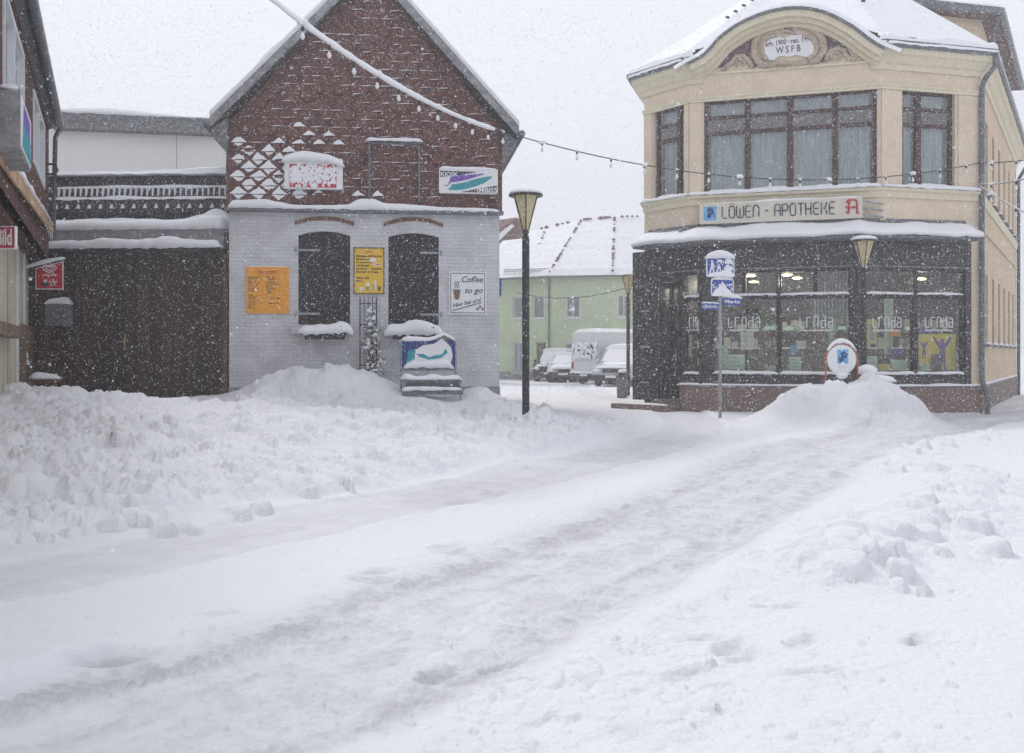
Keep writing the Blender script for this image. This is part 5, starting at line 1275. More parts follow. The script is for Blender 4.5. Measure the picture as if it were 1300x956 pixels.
# main hipped roof under snow
def eave(path, off):
    path = [Vector(p) for p in path]; out = []
    for i, p in enumerate(path):
        ns = []
        if i: d = (p - path[i - 1]).normalized(); ns.append(Vector((d.y, -d.x)))
        if i < len(path) - 1: d = (path[i + 1] - p).normalized(); ns.append(Vector((d.y, -d.x)))
        m = sum(ns, Vector((0, 0))).normalized(); m = m / m.dot(ns[0]); out.append(p + m * off)
    return out
ev = eave([W0, J0, J1, J2, CC, EE], .42); A1 = Vector((8.4, 27.0, 12.15)); A2 = Vector((10.5, 33, 12.15))
uML, uMR = F1.U(884), F1.U(1114)
def roof_mesh(dz, dzt, e):
    k = (.56 - e) * .0
    v = [Vector((p.x, p.y, 8.36 + dz)) for p in eave([W0, J0, J1, J2, CC, EE], e)] + [A1 + UP * dzt, A2 + UP * dzt]
    a, b = F1.P(uML, 8.36 + dz, e), F1.P(uMR, 8.36 + dz, e); c, d = F1.P(F1.U(932), 8.78 + dz, -.25), F1.P(F1.U(1084), 8.78 + dz, -.25)
    a2, b2 = F1.P(uML, 8.40 + dz + e * .95, -.03), F1.P(uMR, 8.40 + dz + e * .95, -.03)
    v += [a, c, d, b, a2, b2]               # 8 left eave stop, 9/10 behind the curved gable, 11 right eave stop, 12/13 above the wall
    return v, [(0, 1, 6, 7), (1, 2, 6), (2, 8, 12), (2, 12, 9), (2, 9, 6), (9, 10, 6), (13, 11, 3), (10, 13, 3), (10, 3, 6), (3, 4, 6), (4, 5, 7, 6), (5, 0, 7)]
mb = MB(); mb.add(*roof_mesh(0, 0, .38)); rf = mb.build('roof', 'claytile', ph)
mb = MB(); v, f = roof_mesh(.19, .19, .28); mb.add(v, f)
# rounded snow edge along the eaves
evL, evR = F1.P(uML, 0, .42).xy, F1.P(uMR, 0, .42).xy
for a, b in ((ev[0], ev[1]), (ev[1], ev[2]), (ev[2], evL), (evR, ev[3]), (ev[3], ev[4]), (ev[4], ev[5])):
    L = (b - a).length; n = max(2, int(L / .4)); d = (b - a).normalized(); nn = Vector((d.y, -d.x, 0))
    mb.snow([Vector((a.x + (b.x - a.x) * i / n, a.y + (b.y - a.y) * i / n, 8.35)) - nn * .17 for i in range(n + 1)], nn * .36, .24, seed=L, lump=.25)
mb.build('snow_cover', 'snow', rf)
curved.build('snow_on_gable', 'snow', rf, smooth=True)
mb = MB()
for i in range(26):      # ridge hooks poking through the snow on the two hips
    e = ev[3] if i % 2 else ev[2]; f_ = .30 + .028 * i; p = Vector((e.x, e.y, 8.53)).lerp(A1 + UP * .17, f_)
    mb.wbox(p + Vector((.0, -.03, .03)), (.10, .04, .05), .5)
mb.build('ridge_hooks', 'claytile', rf)
# higher rear wing
wr = Vector((12.72, 27.0)); wl = wr - Vector((.966, .257)) * 5.4
FWg = Frame(tuple(wl), tuple(wr)); WG = FWg.w; zt_ = 10.42
wg = thing('rear_wing', 'taller cream rear wing with wide dark eaves above the chemist roof', 'building', FWg.P(WG / 2, 0, -3))
FWs = Frame(tuple(wr), tuple(wr + sd_ * 8.5))
mb = MB(); mb.poly([FWg.P(0, 7.5), FWg.P(WG, 7.5), FWg.P(WG, zt_), FWg.P(0, zt_)]); mb.poly([FWs.P(0, 7.5), FWs.P(FWs.w, 7.5), FWs.P(FWs.w, zt_), FWs.P(0, zt_)])
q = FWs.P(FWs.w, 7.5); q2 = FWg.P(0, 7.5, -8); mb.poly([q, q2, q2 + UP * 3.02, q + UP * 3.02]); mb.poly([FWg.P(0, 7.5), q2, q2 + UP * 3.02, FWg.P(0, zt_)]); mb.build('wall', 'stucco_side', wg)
ev2 = eave([tuple((wl).to_tuple()), tuple(wr), tuple(wr + sd_ * 8.6)], .48)
mb = MB(); e3 = ev2[0] - Vector((2, .5)); back = [Vector((ev2[2].x - 8, ev2[2].y + 2)), Vector((e3.x, e3.y + 9))]
pp = [ev2[0], ev2[1], ev2[2], back[0], back[1]]
n = 5; mb.add([Vector((p.x, p.y, zt_)) for p in pp] + [Vector((p.x, p.y, zt_ + .16)) for p in pp], [tuple(range(n)), tuple(n + i for i in range(n))[::-1]] + [(i, (i + 1) % n, n + (i + 1) % n, n + i) for i in range(n)]); so = mb.build('roof', 'soffit', wg)
mb = MB(); mb.sweep([tuple(ev2[0]), tuple(ev2[1]), tuple(ev2[2])], [(.003, zt_ - .02), (.10, zt_ + .02), (.12, zt_ + .16), (.003, zt_ + .17)]); mb.build('gutter', 'zinc', wg)
mb = MB(); path_snow(mb, [tuple(ev2[0]), tuple(ev2[1]), tuple(ev2[2])], -.05, zt_ + .16, .3, .09, 4); mb.add([Vector((p.x, p.y, zt_ + .20)) for p in pp], [(0, 1, 2, 3, 4)]); mb.build('snow_cover', 'snow', so, smooth=False)
mb = MB(); g = ev2[1]; mb.tube([Vector((g.x, g.y, zt_)), Vector((g.x - .1, g.y + .1, zt_ - .35)), FWs.P(.15, zt_ - .75, .25), FWs.P(.1, zt_ - .95, .08), FWs.P(.1, 8.0, .08)], .055, n=8); mb.build('downpipe', 'zinc', wg, smooth=True)
# downpipes
mb = MB(); c = CC; o2 = lambda a, b, z: Vector((c[0] + a, c[1] + b, z))
mb.tube([o2(.26, -.30, 8.3), o2(.24, -.28, 8.05), o2(.1, -.12, 7.82), o2(.02, -.10, 7.6), o2(.02, -.10, .75), o2(.06, -.15, .55), o2(.10, -.20, .35), o2(.10, -.20, -.3)], .062, n=10); mb.build('downpipe', 'zinc', ph, smooth=True)
mb = MB(); f = FS_; mb.tube([f.P(12.6, 8.2, .5), f.P(12.6, 8.0, .45), f.P(12.7, 7.4, .1), f.P(12.7, 7.1, .09), f.P(12.7, -.4, .09)], .06, n=8); mb.build('downpipe', 'zinc', ph, smooth=True)

# ---- ground floor: granite piers, plinth, awning
ZP = .62; ZT = 3.95; glz0, glz1 = .90, 3.33
pl = [G0, G1, G2, GC, (GC[0] + sd_.x * 12.9, GC[1] + sd_.y * 12.9)]
mb = MB(); ustep = 870
g1a = S0.P(S0.U(866), 0); plp = [tuple(g1a.xy), G1, G2, GC, pl[4]]
mb.sweep(plp, [(-.3, -1.0), (.10, -1.0), (.10, ZP - .03), (-.3, ZP - .03)]); mb.build('plinth', 'granitebrown', ph)
mb = MB(); mb.sweep(plp, [(-.28, ZP - .028), (.13, ZP - .03), (.13, ZP - .005), (-.28, ZP)]); mb.build('plinth_coping', 'zinc', ph)
mb = MB(); path_snow(mb, [tuple(S0.P(S0.U(864), 0).xy), G1, G2, GC], .04, ZP - .012, .17, .055, 5); path_snow(mb, pl[3:], .05, ZP - .012, .12, .05, 6); mb.build('snow_cap', 'snow', ph, smooth=True)
def pier(fr, a, b, z0=ZP, z1=ZT, o=.06, mat='graniteblack', name='granite_pier'):
    mb = MB(); mb.box(fr, a, b, z0, z1, -.22, o); return mb.build(name, mat, ph)
u = S0.U
pier(S0, 0, S0.U(838), .2); pier(S0, S0.U(893), S0.w - .01)
pier(S1, .01, S1.U(904)); pier(S1, S1.U(1080.5), S1.w + .02); pier(S2, -.0, S2.U(1097), o=.057); pier(S2, S2.U(1224), S2.U(1231))
mb = MB(); mb.box(S2, S2.U(1231.2), S2.w + .02, ZP, ZT + .2, -.22, .03); mb.build('corner_pilaster', 'stucco', ph)
for fr, a, b in ((S0, S0.U(838) + .003, S0.U(893) - .003), (S1, S1.U(904) + .003, S1.U(1080.5) - .003), (S2, S2.U(1097) + .003, S2.U(1224) - .003)):
    mb = MB(); mb.box(fr, a, b, glz1, ZT, -.20, .05); mb.build('granite_lintel', 'graniteblack', ph)
    mb = MB(); mb.box(fr, a - .05, b + .05, glz1 + .035, glz1 + .05, .051, .075); mb.build('lintel_trim', 'galv', ph)
mb = MB(); mb.box(S0, S0.U(868), S0.U(893) - .003, ZP, glz0 - .08, -.2, .04); mb.build('granite_apron', 'graniteblack', ph)
for fr, a, b in ((S1, S1.U(904) + .003, S1.U(1080.5) - .003), (S2, S2.U(1097) + .003, S2.U(1224) - .003)): mb = MB(); mb.box(fr, a, b, ZP, glz0 - .08, -.2, .04); mb.build('granite_apron', 'graniteblack', ph)
zt1, zt2 = 2.78, 2.64       # transom
def shopwin(fr, xs, split_top=()):
    us = [fr.U(x) for x in xs]; a, b = us[0], us[-1]
    for i, (p, q) in enumerate(zip(us[:-1], us[1:])):
        mb = MB(); p2, q2 = p + .004, q - .004; f = .055
        for x0, x1, y0, y1 in ((p2, q2, glz0 - .075, glz0), (p2, q2, glz1 - .06, glz1 - .003), (p2, p2 + f, glz0, glz1 - .06), (q2 - f, q2, glz0, glz1 - .06), (p2 + f, q2 - f, zt2, zt1 - .03)): mb.box(fr, x0, x1, y0, y1, -.10, .02)
        for sx in split_top:
            if xs[i] < sx < xs[i + 1]: us__ = fr.U(sx); mb.box(fr, us__ - .045, us__ + .045, zt1 - .028, glz1 - .062, -.09, .015)
        wo = mb.build('shop_window', 'shopframe', ph)
        mb = MB(); mb.plate(fr, rect(p2 + .02, q2 - .02, glz0 - .02, glz1 - .02), -.04); mb.build('pane', 'shopglass', wo)
        mb = MB(); mb.snow([fr.P(p2 + .01, glz0, .0), fr.P(q2 - .01, glz0, .0)], fr.n.to_3d() * .10, .055, seed=p); mb.snow([fr.P(p2 + .03, zt1 - .03, .01), fr.P(q2 - .03, zt1 - .03, .01)], fr.n.to_3d() * .07, .04, seed=q); mb.build('snow_cap', 'snow', wo, smooth=True)
        yield wo, p2, q2
wins = []
for fr, xs, sp in ((S0, (868, 893), ()), (S1, (904, 989, 1080.5), (944.5, 1035.5)), (S2, (1097, 1161.5, 1224), ())):
    for wo, a, b in shopwin(fr, xs, sp): wins.append((fr, wo, a, b))
# glass lettering: five upright monoline letters and two pale stripes
def glyphs(fr, c, z, h, parent, squash=1.0):
    w = h * .42 * squash; g = h * .68 * squash; mb = MB(); x = c - 2 * g - w / 2
    L = [[(0, 1), (0, .12), (.12, 0), (1, 0)]], [[(0, -.0), (0, 1), (.15, 1), (1, 1)]], [[(0, 0), (0, .85), (.25, 1.05), (.8, 1.05), (1, .85), (1, 0)]], [[(1, 1.12), (1, 0), (.1, 0), (0, .12), (0, .55), (.12, .65), (1, .65)]], [[(.1, .95), (.85, .95), (1, .8), (1, 0), (.1, 0), (0, .1), (0, .42), (.1, .52), (1, .52)]]
    for l in L: strokes(mb, fr, l, x, z, w, h, h * .11, -.03); x += g
    text_mb(mb, fr, 'Apotheken', c - 2 * g - w / 2, z - h * .38, h * .30, -.034, fit=g * 4 + w, bold=.03)
    mb.build('lettering', 'sign_white', parent)
for (fr, wo, a, b), px in zip(wins, (881, 944.5, 1036, 1127, 1193)):
    c = fr.U(px); zb = fr.Z(px, 415.5); glyphs(fr, c, zb, .23, wo, .8 if px == 881 else 1.0)
    if px != 881:
        for s0, s1 in ((a + .12, c - .50), (c + .48, b - .10)):
            if s1 - s0 > .08:
                mb = MB(); mb.box(fr, s0, s1, zb - .06, zb + .02, -.036, -.032); mb.build('stripe', 'mint', wo)
# entrance door in its recess
t = wins[0][1]
d0, d1 = S0.U(839), S0.U(866); mb = MB()
mb.box(S0, d0, d0 + .08, .25, 3.15, -.55, -.42); mb.box(S0, d1 - .08, d1, .25, 3.15, -.55, -.42); mb.box(S0, d0 + .08, d1 - .08, 3.02, 3.15, -.55, -.42)
for zz in (.25, 1.12, 2.45): mb.box(S0, d0 + .08, d1 - .08, zz, zz + (.55 if zz < 1 else .1), -.54, -.43)
mb.box(S0, (d0 + d1) / 2 - .03, (d0 + d1) / 2 + .03, .8, 3.02, -.535, -.44)
mb.box(S0, d0 + .08, d1 - .08, 1.85, 1.92, -.53, -.45)
do = mb.build('entrance_door', 'shopframe', ph)
mb = MB(); mb.plate(S0, rect(d0, d1, .3, 3.1), -.50); mb.build('pane', 'shopglass', do)
mb = MB(); mb.tube([S0.P(d0 + .14, 1.1, -.41), S0.P(d0 + .14, 1.5, -.41)], .015, n=6); mb.build('handle', 'galv', do)
mb = MB(); mb.box(S0, d0 - .02, d1 + .02, -.3, .25, -.6, .3); mb.build('door_step', 'granitebrown', ph)
mb = MB(); mb.box(S0, -.1, S0.U(868), -.6, .12, .0, .75); mb.build('door_step', 'granitebrown', ph)
mb = MB(); mb.snow([S0.P(-.05, .12, .62), S0.P(S0.U(867), .12, .62)], S0.n.to_3d() * .22, .04); mb.build('snow_cap', 'snow', ph, smooth=True)
mb = MB(); mb.box(S0, d0 - .02, d0, .25, 3.3, -.55, -.0); mb.box(S0, d1, d1 + .02, .25, 3.3, -.55, .0); mb.box(S0, d0, d1, 3.16, 3.3, -.55, .0); mb.build('door_recess', 'graniteblack', ph)
for yy in (395, 440, 485):
    mb = MB(); a, z_ = S0.hit(812, yy, .06); b, _ = S0.hit(824, yy, .06); mb.snow([S0.P(a, z_, .065), S0.P(b, z_, .065)], S0.n.to_3d() * .02, .015); mb.box(S0, a, b, z_ - .03, z_, .058, .072); mb.build('pier_trim', 'galv', ph)
# awning
aw = [tuple(S0.P(.60, 0).xy), G1, G2, tuple(S2.P(S2.w - .42, 0).xy)]
mb = MB(); mb.sweep(aw, [(-.02, 3.95), (.70, 3.95), (.72, 4.0), (.45, 4.10), (.25, 4.24), (.13, 4.42), (.13, 4.46), (-.02, 4.46)]); awo = mb.build('awning_roof', 'zinc', ph)
mb = MB(); path = [Vector(p) for p in aw]
def sweep_noise(mb, path, prof, step=.12, amp=.02, seed=0):
    path = [Vector(p) for p in path]; n = len(path); nr = []
    for i in range(n - 1): d = (path[i + 1] - path[i]).normalized(); nr.append(Vector((d.y, -d.x)))
    mit = []
    for i in range(n):
        if i == 0: m = nr[0]
        elif i == n - 1: m = nr[-1]
        else: m = (nr[i - 1] + nr[i]).normalized(); m = m / m.dot(nr[i])
        mit.append(m)
    vs = []; K = len(prof); cnt = 0
    for i in range(n - 1):
        L = (path[i + 1] - path[i]).length; k = max(2, int(L / step))
        for j in range(k + (1 if i == n - 2 else 0)):
            f = j / k; p = path[i].lerp(path[i + 1], f); m = mit[i].lerp(mit[i + 1], f); cnt += 1
            for q, (o, z) in enumerate(prof):
                a = amp * mnoise.noise(Vector((p.x * 1.5, p.y * 1.5, o * 3 + seed))) * (0 if q in (0, K - 1) else 1) + amp * .5 * mnoise.noise(Vector((p.x * 6, p.y * 6, o * 9 + seed)))
                w = p + m * (o + a * .4); vs.append(Vector((w.x, w.y, z + a)))
    mb.add(vs, [(i * K + k, (i + 1) * K + k, (i + 1) * K + (k + 1) % K, i * K + (k + 1) % K) for i in range(cnt - 1) for k in range(K)] + [tuple(range(K)), tuple((cnt - 1) * K + k for k in range(K))[::-1]])
sweep_noise(mb, aw, [(.16, 4.34), (.20, 4.38), (.32, 4.33), (.5, 4.24), (.66, 4.17), (.76, 4.10), (.78, 4.03), (.70, 4.0), (.4, 4.1)], amp=.05); mb.build('snow_cover', 'snow', awo, smooth=True)
# sign above the awning
FN = Frame(tuple(F1.P(F1.U(888, .35), 0, .35).xy), tuple(F1.P(F1.U(1095, .35), 0, .35).xy)); NW = FN.w
z0a = FN.Z(895, 285); z1a = FN.Z(895, 259)
z0b, z1b = FN.Z(1092, 276), FN.Z(1092, 250)
z0, z1 = (z0a + z0b) / 2, (z1a + z1b) / 2
t = thing('chemist_sign', 'long ivory shop sign with dark rounded capitals standing on the awning', 'sign', FN.P(NW / 2, z0, -.1))
mb = MB(); mb.prism(FN, rrect(0, NW, z0, z1, .02), -.12, 0); mb.build('panel', 'ivory', t)
mb = MB(); mb.box(FN, .10, .40, z0 + .08, z1 - .07, .001, .008); mb.build('blue_square', 'skyblue', t)
mb = MB(); x, y = .25, z0 + .27      # little lion shape, abstract seated animal
mb.prism(FN, [(x - .08, y - .13), (x + .02, y - .13), (x + .03, y - .03), (x + .08, y - .12), (x + .11, y - .12), (x + .08, y + .03), (x + .06, y + .10), (x - .02, y + .12), (x - .08, y + .06), (x - .05, y)], .008, .013); mb.build('lion_emblem', 'navy', t)
LH = .27; zl = z0 + .12
G = {'L': [[(0, 1), (0, .15), (.15, 0), (.75, 0)]], 'O': [[(.2, 1), (.65, 1), (.85, .8), (.85, .2), (.65, 0), (.2, 0), (0, .2), (0, .8), (.2, 1)]],
     'Ö': [[(.2, 1), (.65, 1), (.85, .8), (.85, .2), (.65, 0), (.2, 0), (0, .2), (0, .8), (.2, 1)], [(.25, 1.2), (.25, 1.26)], [(.6, 1.2), (.6, 1.26)]],
     'W': [[(0, 1), (0, .2), (.2, 0), (.9, 0), (1.1, .2), (1.1, 1)], [(.55, .05), (.55, .8)]], 'E': [[(.8, 1), (.2, 1), (0, .8), (0, .2), (.2, 0), (.8, 0)], [(0, .5), (.7, .5)]],
     'N': [[(0, 0), (0, .8), (.2, 1), (.65, 1), (.85, .8), (.85, 0)]], '-': [[(.1, .5), (.55, .5)]], 'A': [[(0, 0), (0, .8), (.2, 1), (.65, 1), (.85, .8), (.85, 0)], [(0, .45), (.85, .45)]],
     'P': [[(0, 0), (0, 1), (.6, 1), (.8, .85), (.8, .6), (.6, .45), (0, .45)]], 'T': [[(0, 1), (.9, 1)], [(.45, 1), (.45, 0)]], 'H': [[(0, 0), (0, 1)], [(.8, 0), (.8, 1)], [(0, .5), (.8, .5)]],
     'K': [[(0, 0), (0, 1)], [(.75, 1), (.6, .6), (.3, .5), (.6, .4), (.8, 0)]]}
adv = {'W': 1.1, '-': .65, ' ': .25, 'L': .75}
s_ = 'LÖWEN - APOTHEKE'; tot = sum(adv.get(c, .85) + .32 for c in s_); x = FN.U(917, 0); xe = FN.U(1063, 0); k_ = (xe - x) / tot
mb = MB()
for c in s_:
    if c in G: strokes(mb, FN, G[c], x, zl, k_, LH, .034, .006)
    x += (adv.get(c, .85) + .32) * k_
mb.build('lettering', 'charcoal', t)
mb = MB(); x = FN.U(1074, 0); k_ = .28
strokes(mb, FN, [[(0, .1), (.18, 0), (.22, .35), (.25, .9)], [(.02, .85), (.2, 1), (.75, 1), (.85, .85), (.85, .0), (1.0, 0)], [(.25, .45), (.8, .45)], [(-.02, .45), (.1, .5)]], x, z0 + .11, k_, .30, .05, .008); mb.build('red_letter_mark', 'red', t)
mb = MB(); mb.snow([FN.P(.1, z1, -.06), FN.P(.9, z1, -.06), FN.P(1.8, z1, -.06), FN.P(2.6, z1, -.06), FN.P(3.1, z1, -.06), FN.P(NW, z1, -.06)], FN.n.to_3d() * .12, [.02, .025, .05, .06, .03, .04], seed=4, lump=.6); mb.build('snow_cap', 'snow', t, smooth=True)
for zz in (z0 + .1, z0 + .25, z0 + .40): mb = MB(); mb.tube([FN.P(NW - .02, zz, -.10), F1.P(F1.U(1122), zz - .06, .0)], .02, n=6); mb.build('stay', 'galv', t)
mb = MB(); mb.tube([FN.P(.05, z0 + .05, -.1), FN.P(-.12, z0 - .05, -.05), FN.P(-.5, z0 - .16, -.02)], .02, n=6); mb.build('stay', 'darkmetal', t)

# ---- shop interior
mb = MB(); fl_ = [Vector((*p, .60)) for p in (G0, G1, G2, GC)] + [Vector((15.3, 31, .60)), Vector((4.2, 33, .60))]
inn = eave([G0, G1, G2, GC], -.24)
fl_ = [Vector((p.x, p.y, .60)) for p in inn] + [Vector((13.6, 28.5, .60)), Vector((5.2, 29.6, .60))]
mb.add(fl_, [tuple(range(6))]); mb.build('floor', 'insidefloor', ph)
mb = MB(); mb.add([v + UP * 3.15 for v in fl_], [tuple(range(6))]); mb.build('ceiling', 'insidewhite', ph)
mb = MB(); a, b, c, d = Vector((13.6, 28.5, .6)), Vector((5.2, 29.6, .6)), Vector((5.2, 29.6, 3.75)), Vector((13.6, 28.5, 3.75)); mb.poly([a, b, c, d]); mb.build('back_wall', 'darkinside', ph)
def inside(fr, px, d): # point d metres behind the window plane seen at px
    return fr.U(px, -d)
def ibox(fr, x0, y0, x1, y1, d, th, name, mat, label, cat, group=None, parts=None):
    u0, z1 = fr.hit(x0, y0, -d); u1, z0 = fr.hit(x1, y1, -d)
    t = thing(name, label, cat, fr.P((u0 + u1) / 2, z0, -d - th / 2), group)
    mb = MB(); mb.prism(fr, rrect(u0, u1, z0, z1, min(.02, (u1 - u0) / 5)), -d - th, -d); mb.build('board' if th < .1 else 'body', mat, t)
    if parts: parts(t, fr, u0, u1, z0, z1, -d)
    return t
def lines(mat, n, m=.12, hd=None):
    def f(t, fr, u0, u1, z0, z1, o):
        W, H = u1 - u0, z1 - z0; mb = MB()
        for k in range(n): zz = z1 - H * (.14 + .72 * k / max(1, n - 1) * .9); mb.box(fr, u0 + W * m, u0 + W * (.55 + .33 * ((k * 7) % 3) / 2), zz - .014, zz, o + .001, o + .004)
        mb.build('print', mat, t)
        if hd: mb = MB(); mb.box(fr, u0 + .01, u1 - .01, z1 - H * .13, z1 - .01, o + .001, o + .003); mb.build('heading', hd, t)
    return f
ibox(S0, 870.5, 425, 877.5, 453, .15, .02, 'notice_poster', 'sign_white', 'narrow white notice poster behind the side pane next to the entrance', 'poster', parts=lines('charcoal', 7))
ibox(S1, 925, 450, 946, 474, .30, .04, 'display_card', 'mint', 'large mint green display card at the foot of the left main shop window', 'display card', parts=lines('green', 4, hd='sign_white'))
ibox(S1, 940, 418, 957, 444, .55, .03, 'display_card', 'sign_white', 'upright white display card in the middle of the left main shop window', 'display card', parts=lines('mint', 4, hd='green'))
ibox(S1, 914, 438, 924, 476, .40, .10, 'display_stand', 'mint', 'slim mint display stand at the left end of the main shop window', 'display stand', parts=lines('green', 6))
ibox(S1, 970, 463, 984, 476, .28, .12, 'display_box', 'mint', 'small mint box beside the autumn leaves in the left main window', 'display box', parts=lines('green', 2))
ibox(S1, 1002, 453, 1017, 475, .30, .06, 'display_card', 'mint', 'mint display card at the foot of the window behind the round sign', 'display card', parts=lines('green', 4, hd='sign_white'))
ibox(S1, 1003, 438, 1011, 451, .45, .1, 'display_box', 'skyblue', 'pale blue packet above the mint card in the window behind the round sign', 'display box', parts=lines('sign_white', 2))
ibox(S1, 1053, 412, 1062, 430, .40, .03, 'display_card', 'mint', 'small mint card high beside the vertical blinds in the right main pane', 'display card', parts=lines('green', 3))
ibox(S2, 1100, 405, 1113, 436, .35, .03, 'display_poster', 'posteryellow', 'narrow yellow poster with a blue figure in the window beside the dark lamp post', 'poster',
     parts=lambda t, fr, u0, u1, z0, z1, o: (lambda mb: (mb.prism(fr, [(u0 + .1, z0 + .05), (u0 + .2, z0 + .05), (u0 + .18, z1 - .12), (u0 + .12, z1 - .12)], o + .001, o + .004), mb.build('figure', 'skyblue', t)))(MB()))
ibox(S2, 1101, 452, 1114, 470, .3, .12, 'display_box', 'mint', 'pale mint carton at the left end of the yellow-decorated window', 'display box', parts=lines('green', 3))
ibox(S2, 1116, 462, 1130, 473, .28, .15, 'display_box', 'posteryellow', 'yellow carton at the foot of the window beside the dark lamp post', 'display box', parts=lines('violet', 2))
ibox(S2, 1130, 420, 1143, 427, .4, .03, 'display_card', 'orange', 'orange oval card under the white window lettering', 'display card')
ibox(S2, 1130, 443, 1147, 450, .4, .1, 'display_box', 'violet', 'violet packet in the middle of the window beside the lamp post', 'display box')
ibox(S2, 1134, 457, 1152, 472, .32, .1, 'display_card', 'mint', 'pale mint card stack right of the yellow carton', 'display card', parts=lines('sign_white', 3))
ibox(S2, 1124, 372, 1134, 450, .9, .04, 'hanging_banner', 'mint', 'long pale hanging banner deep in the window beside the lamp post', 'banner')
def dancer(t, fr, u0, u1, z0, z1, o):
    W, H = u1 - u0, z1 - z0; mb = MB(); c = u0 + W * .62
    body = [(-.05, .06), (.0, .30), (.05, .06), (.10, .05), (.075, .40), (.07, .62), (.16, .74), (.24, .92), (.20, .94), (.10, .80), (.045, .74), (.055, .84), (.0, .90), (-.055, .84), (-.045, .74), (-.10, .80), (-.20, .93), (-.24, .91), (-.15, .74), (-.07, .62), (-.075, .40), (-.11, .05)]
    mb.prism(fr, [(c + a * 1.05, z0 + H * b) for a, b in body], o + .001, o + .005); mb.build('dancing_figure', 'violet', t)
    mb = MB(); mb.prism(fr, [(u0 + W * (.13 + a * .5), z0 + H * (.35 + b * .5)) for a, b in body], o + .001, o + .004); mb.build('dancing_figure', 'violet', t)
ibox(S2, 1167, 424, 1214, 473, .22, .03, 'window_poster', 'posteryellow', 'big yellow poster with violet dancing figures in the rightmost shop window', 'poster', parts=dancer)
ibox(S2, 1167, 415, 1184, 422, .2, .03, 'display_card', 'violet', 'violet strip card above the big yellow poster', 'display card')
ibox(S2, 1170, 462, 1180, 473, .12, .06, 'display_box', 'mint', 'small mint box in front of the big yellow poster', 'display box', parts=lines('green', 2))
ibox(S2, 1184, 450, 1196, 474, .14, .05, 'display_card', 'charcoal', 'dark grey card leaning before the big yellow poster', 'display card')
# strip of striped edging along the sills
def leaves(fr, x0, y0, x1, y1, d, n, mat, name, label, cat, seed, size=.045):
    random.seed(seed); u0, z1 = fr.hit(x0, y0, -d); u1, z0 = fr.hit(x1, y1, -d)
    t = thing(name, label, cat, fr.P((u0 + u1) / 2, z0, -d)); mb = MB(); ms = MB()
    for k in range(5): uu = u0 + (u1 - u0) * (k + .5) / 5; ms.tube([fr.P((u0 + u1) / 2, z0, -d), fr.P(uu, (z0 + z1) / 2, -d - .03 * k), fr.P(uu + .04, z1 - .05, -d)], .008, n=4)
    ms.build('stem', 'oldwood', t)
    for k in range(n):
        a, b = random.random(), random.random(); w = .5 + .5 * math.sin(b * 7 + seed)
        c = fr.P(u0 + (u1 - u0) * (.5 + (a - .5) * (.65 + .35 * w)), z0 + (z1 - z0) * b, -d + random.uniform(-.12, .12))
        e = Vector((random.uniform(-1, 1), random.uniform(-1, 1), random.uniform(-1, 1))).normalized(); f = e.cross(Vector((random.uniform(-1, 1), -.5, random.uniform(-1, 1)))).normalized(); s = size * random.uniform(.6, 1.3)
        mb.poly([c - e * s, c + f * s * .6, c + e * s, c - f * s * .6])
    mb.build('foliage', mat, t)
leaves(S1, 962, 420, 986, 474, .35, 330, 'autumn', 'autumn_branch', 'brown autumn branch at the right side of the left main window', 'branch', 2)
leaves(S1, 1020, 418, 1050, 474, .40, 420, 'autumn', 'autumn_branch', 'brown autumn branch left of the round sign', 'branch', 5)
leaves(S1, 1060, 412, 1076, 436, .30, 130, 'autumn', 'autumn_branch', 'small autumn branch above the round sign', 'branch', 6)
leaves(S1, 917, 397, 930, 412, .30, 60, 'autumn', 'autumn_branch', 'small hanging autumn spray near the street name plates', 'branch', 7)
leaves(S1, 963, 394, 981, 416, .45, 150, 'plantgreen', 'potted_plant', 'bright green leafy plant high in the left main window', 'plant', 8, .05)
leaves(S2, 1146, 418, 1158, 472, .45, 160, 'plantgreen', 'green_garland', 'dull green garland beside the pier of the right windows', 'garland', 9, .035)
for fr, wo, a, b in wins[1:]:
    mb = MB(); n = int((b - a) / .045)
    for k in range(n): x = a + .07 + (b - a - .14) * k / n; mb.box(fr, x, x + .024, glz0 + .005, glz0 + .085, -.16, -.15)
    mb.build('striped_edging', 'redbrick', wo)
# vertical blinds in the second main pane
t = thing('vertical_blind', 'grey green vertical blind hanging in the right main shop pane', 'blind', S1.P(S1.U(1060, -.7), 1.0, -.7))
for k in range(11):
    uu = S1.U(1033 + k * 4.5, -.7); mb = MB(); mb.box(S1, uu, uu + .055, 1.3, 3.4, -.72, -.70); mb.build('slat', 'blind', t)
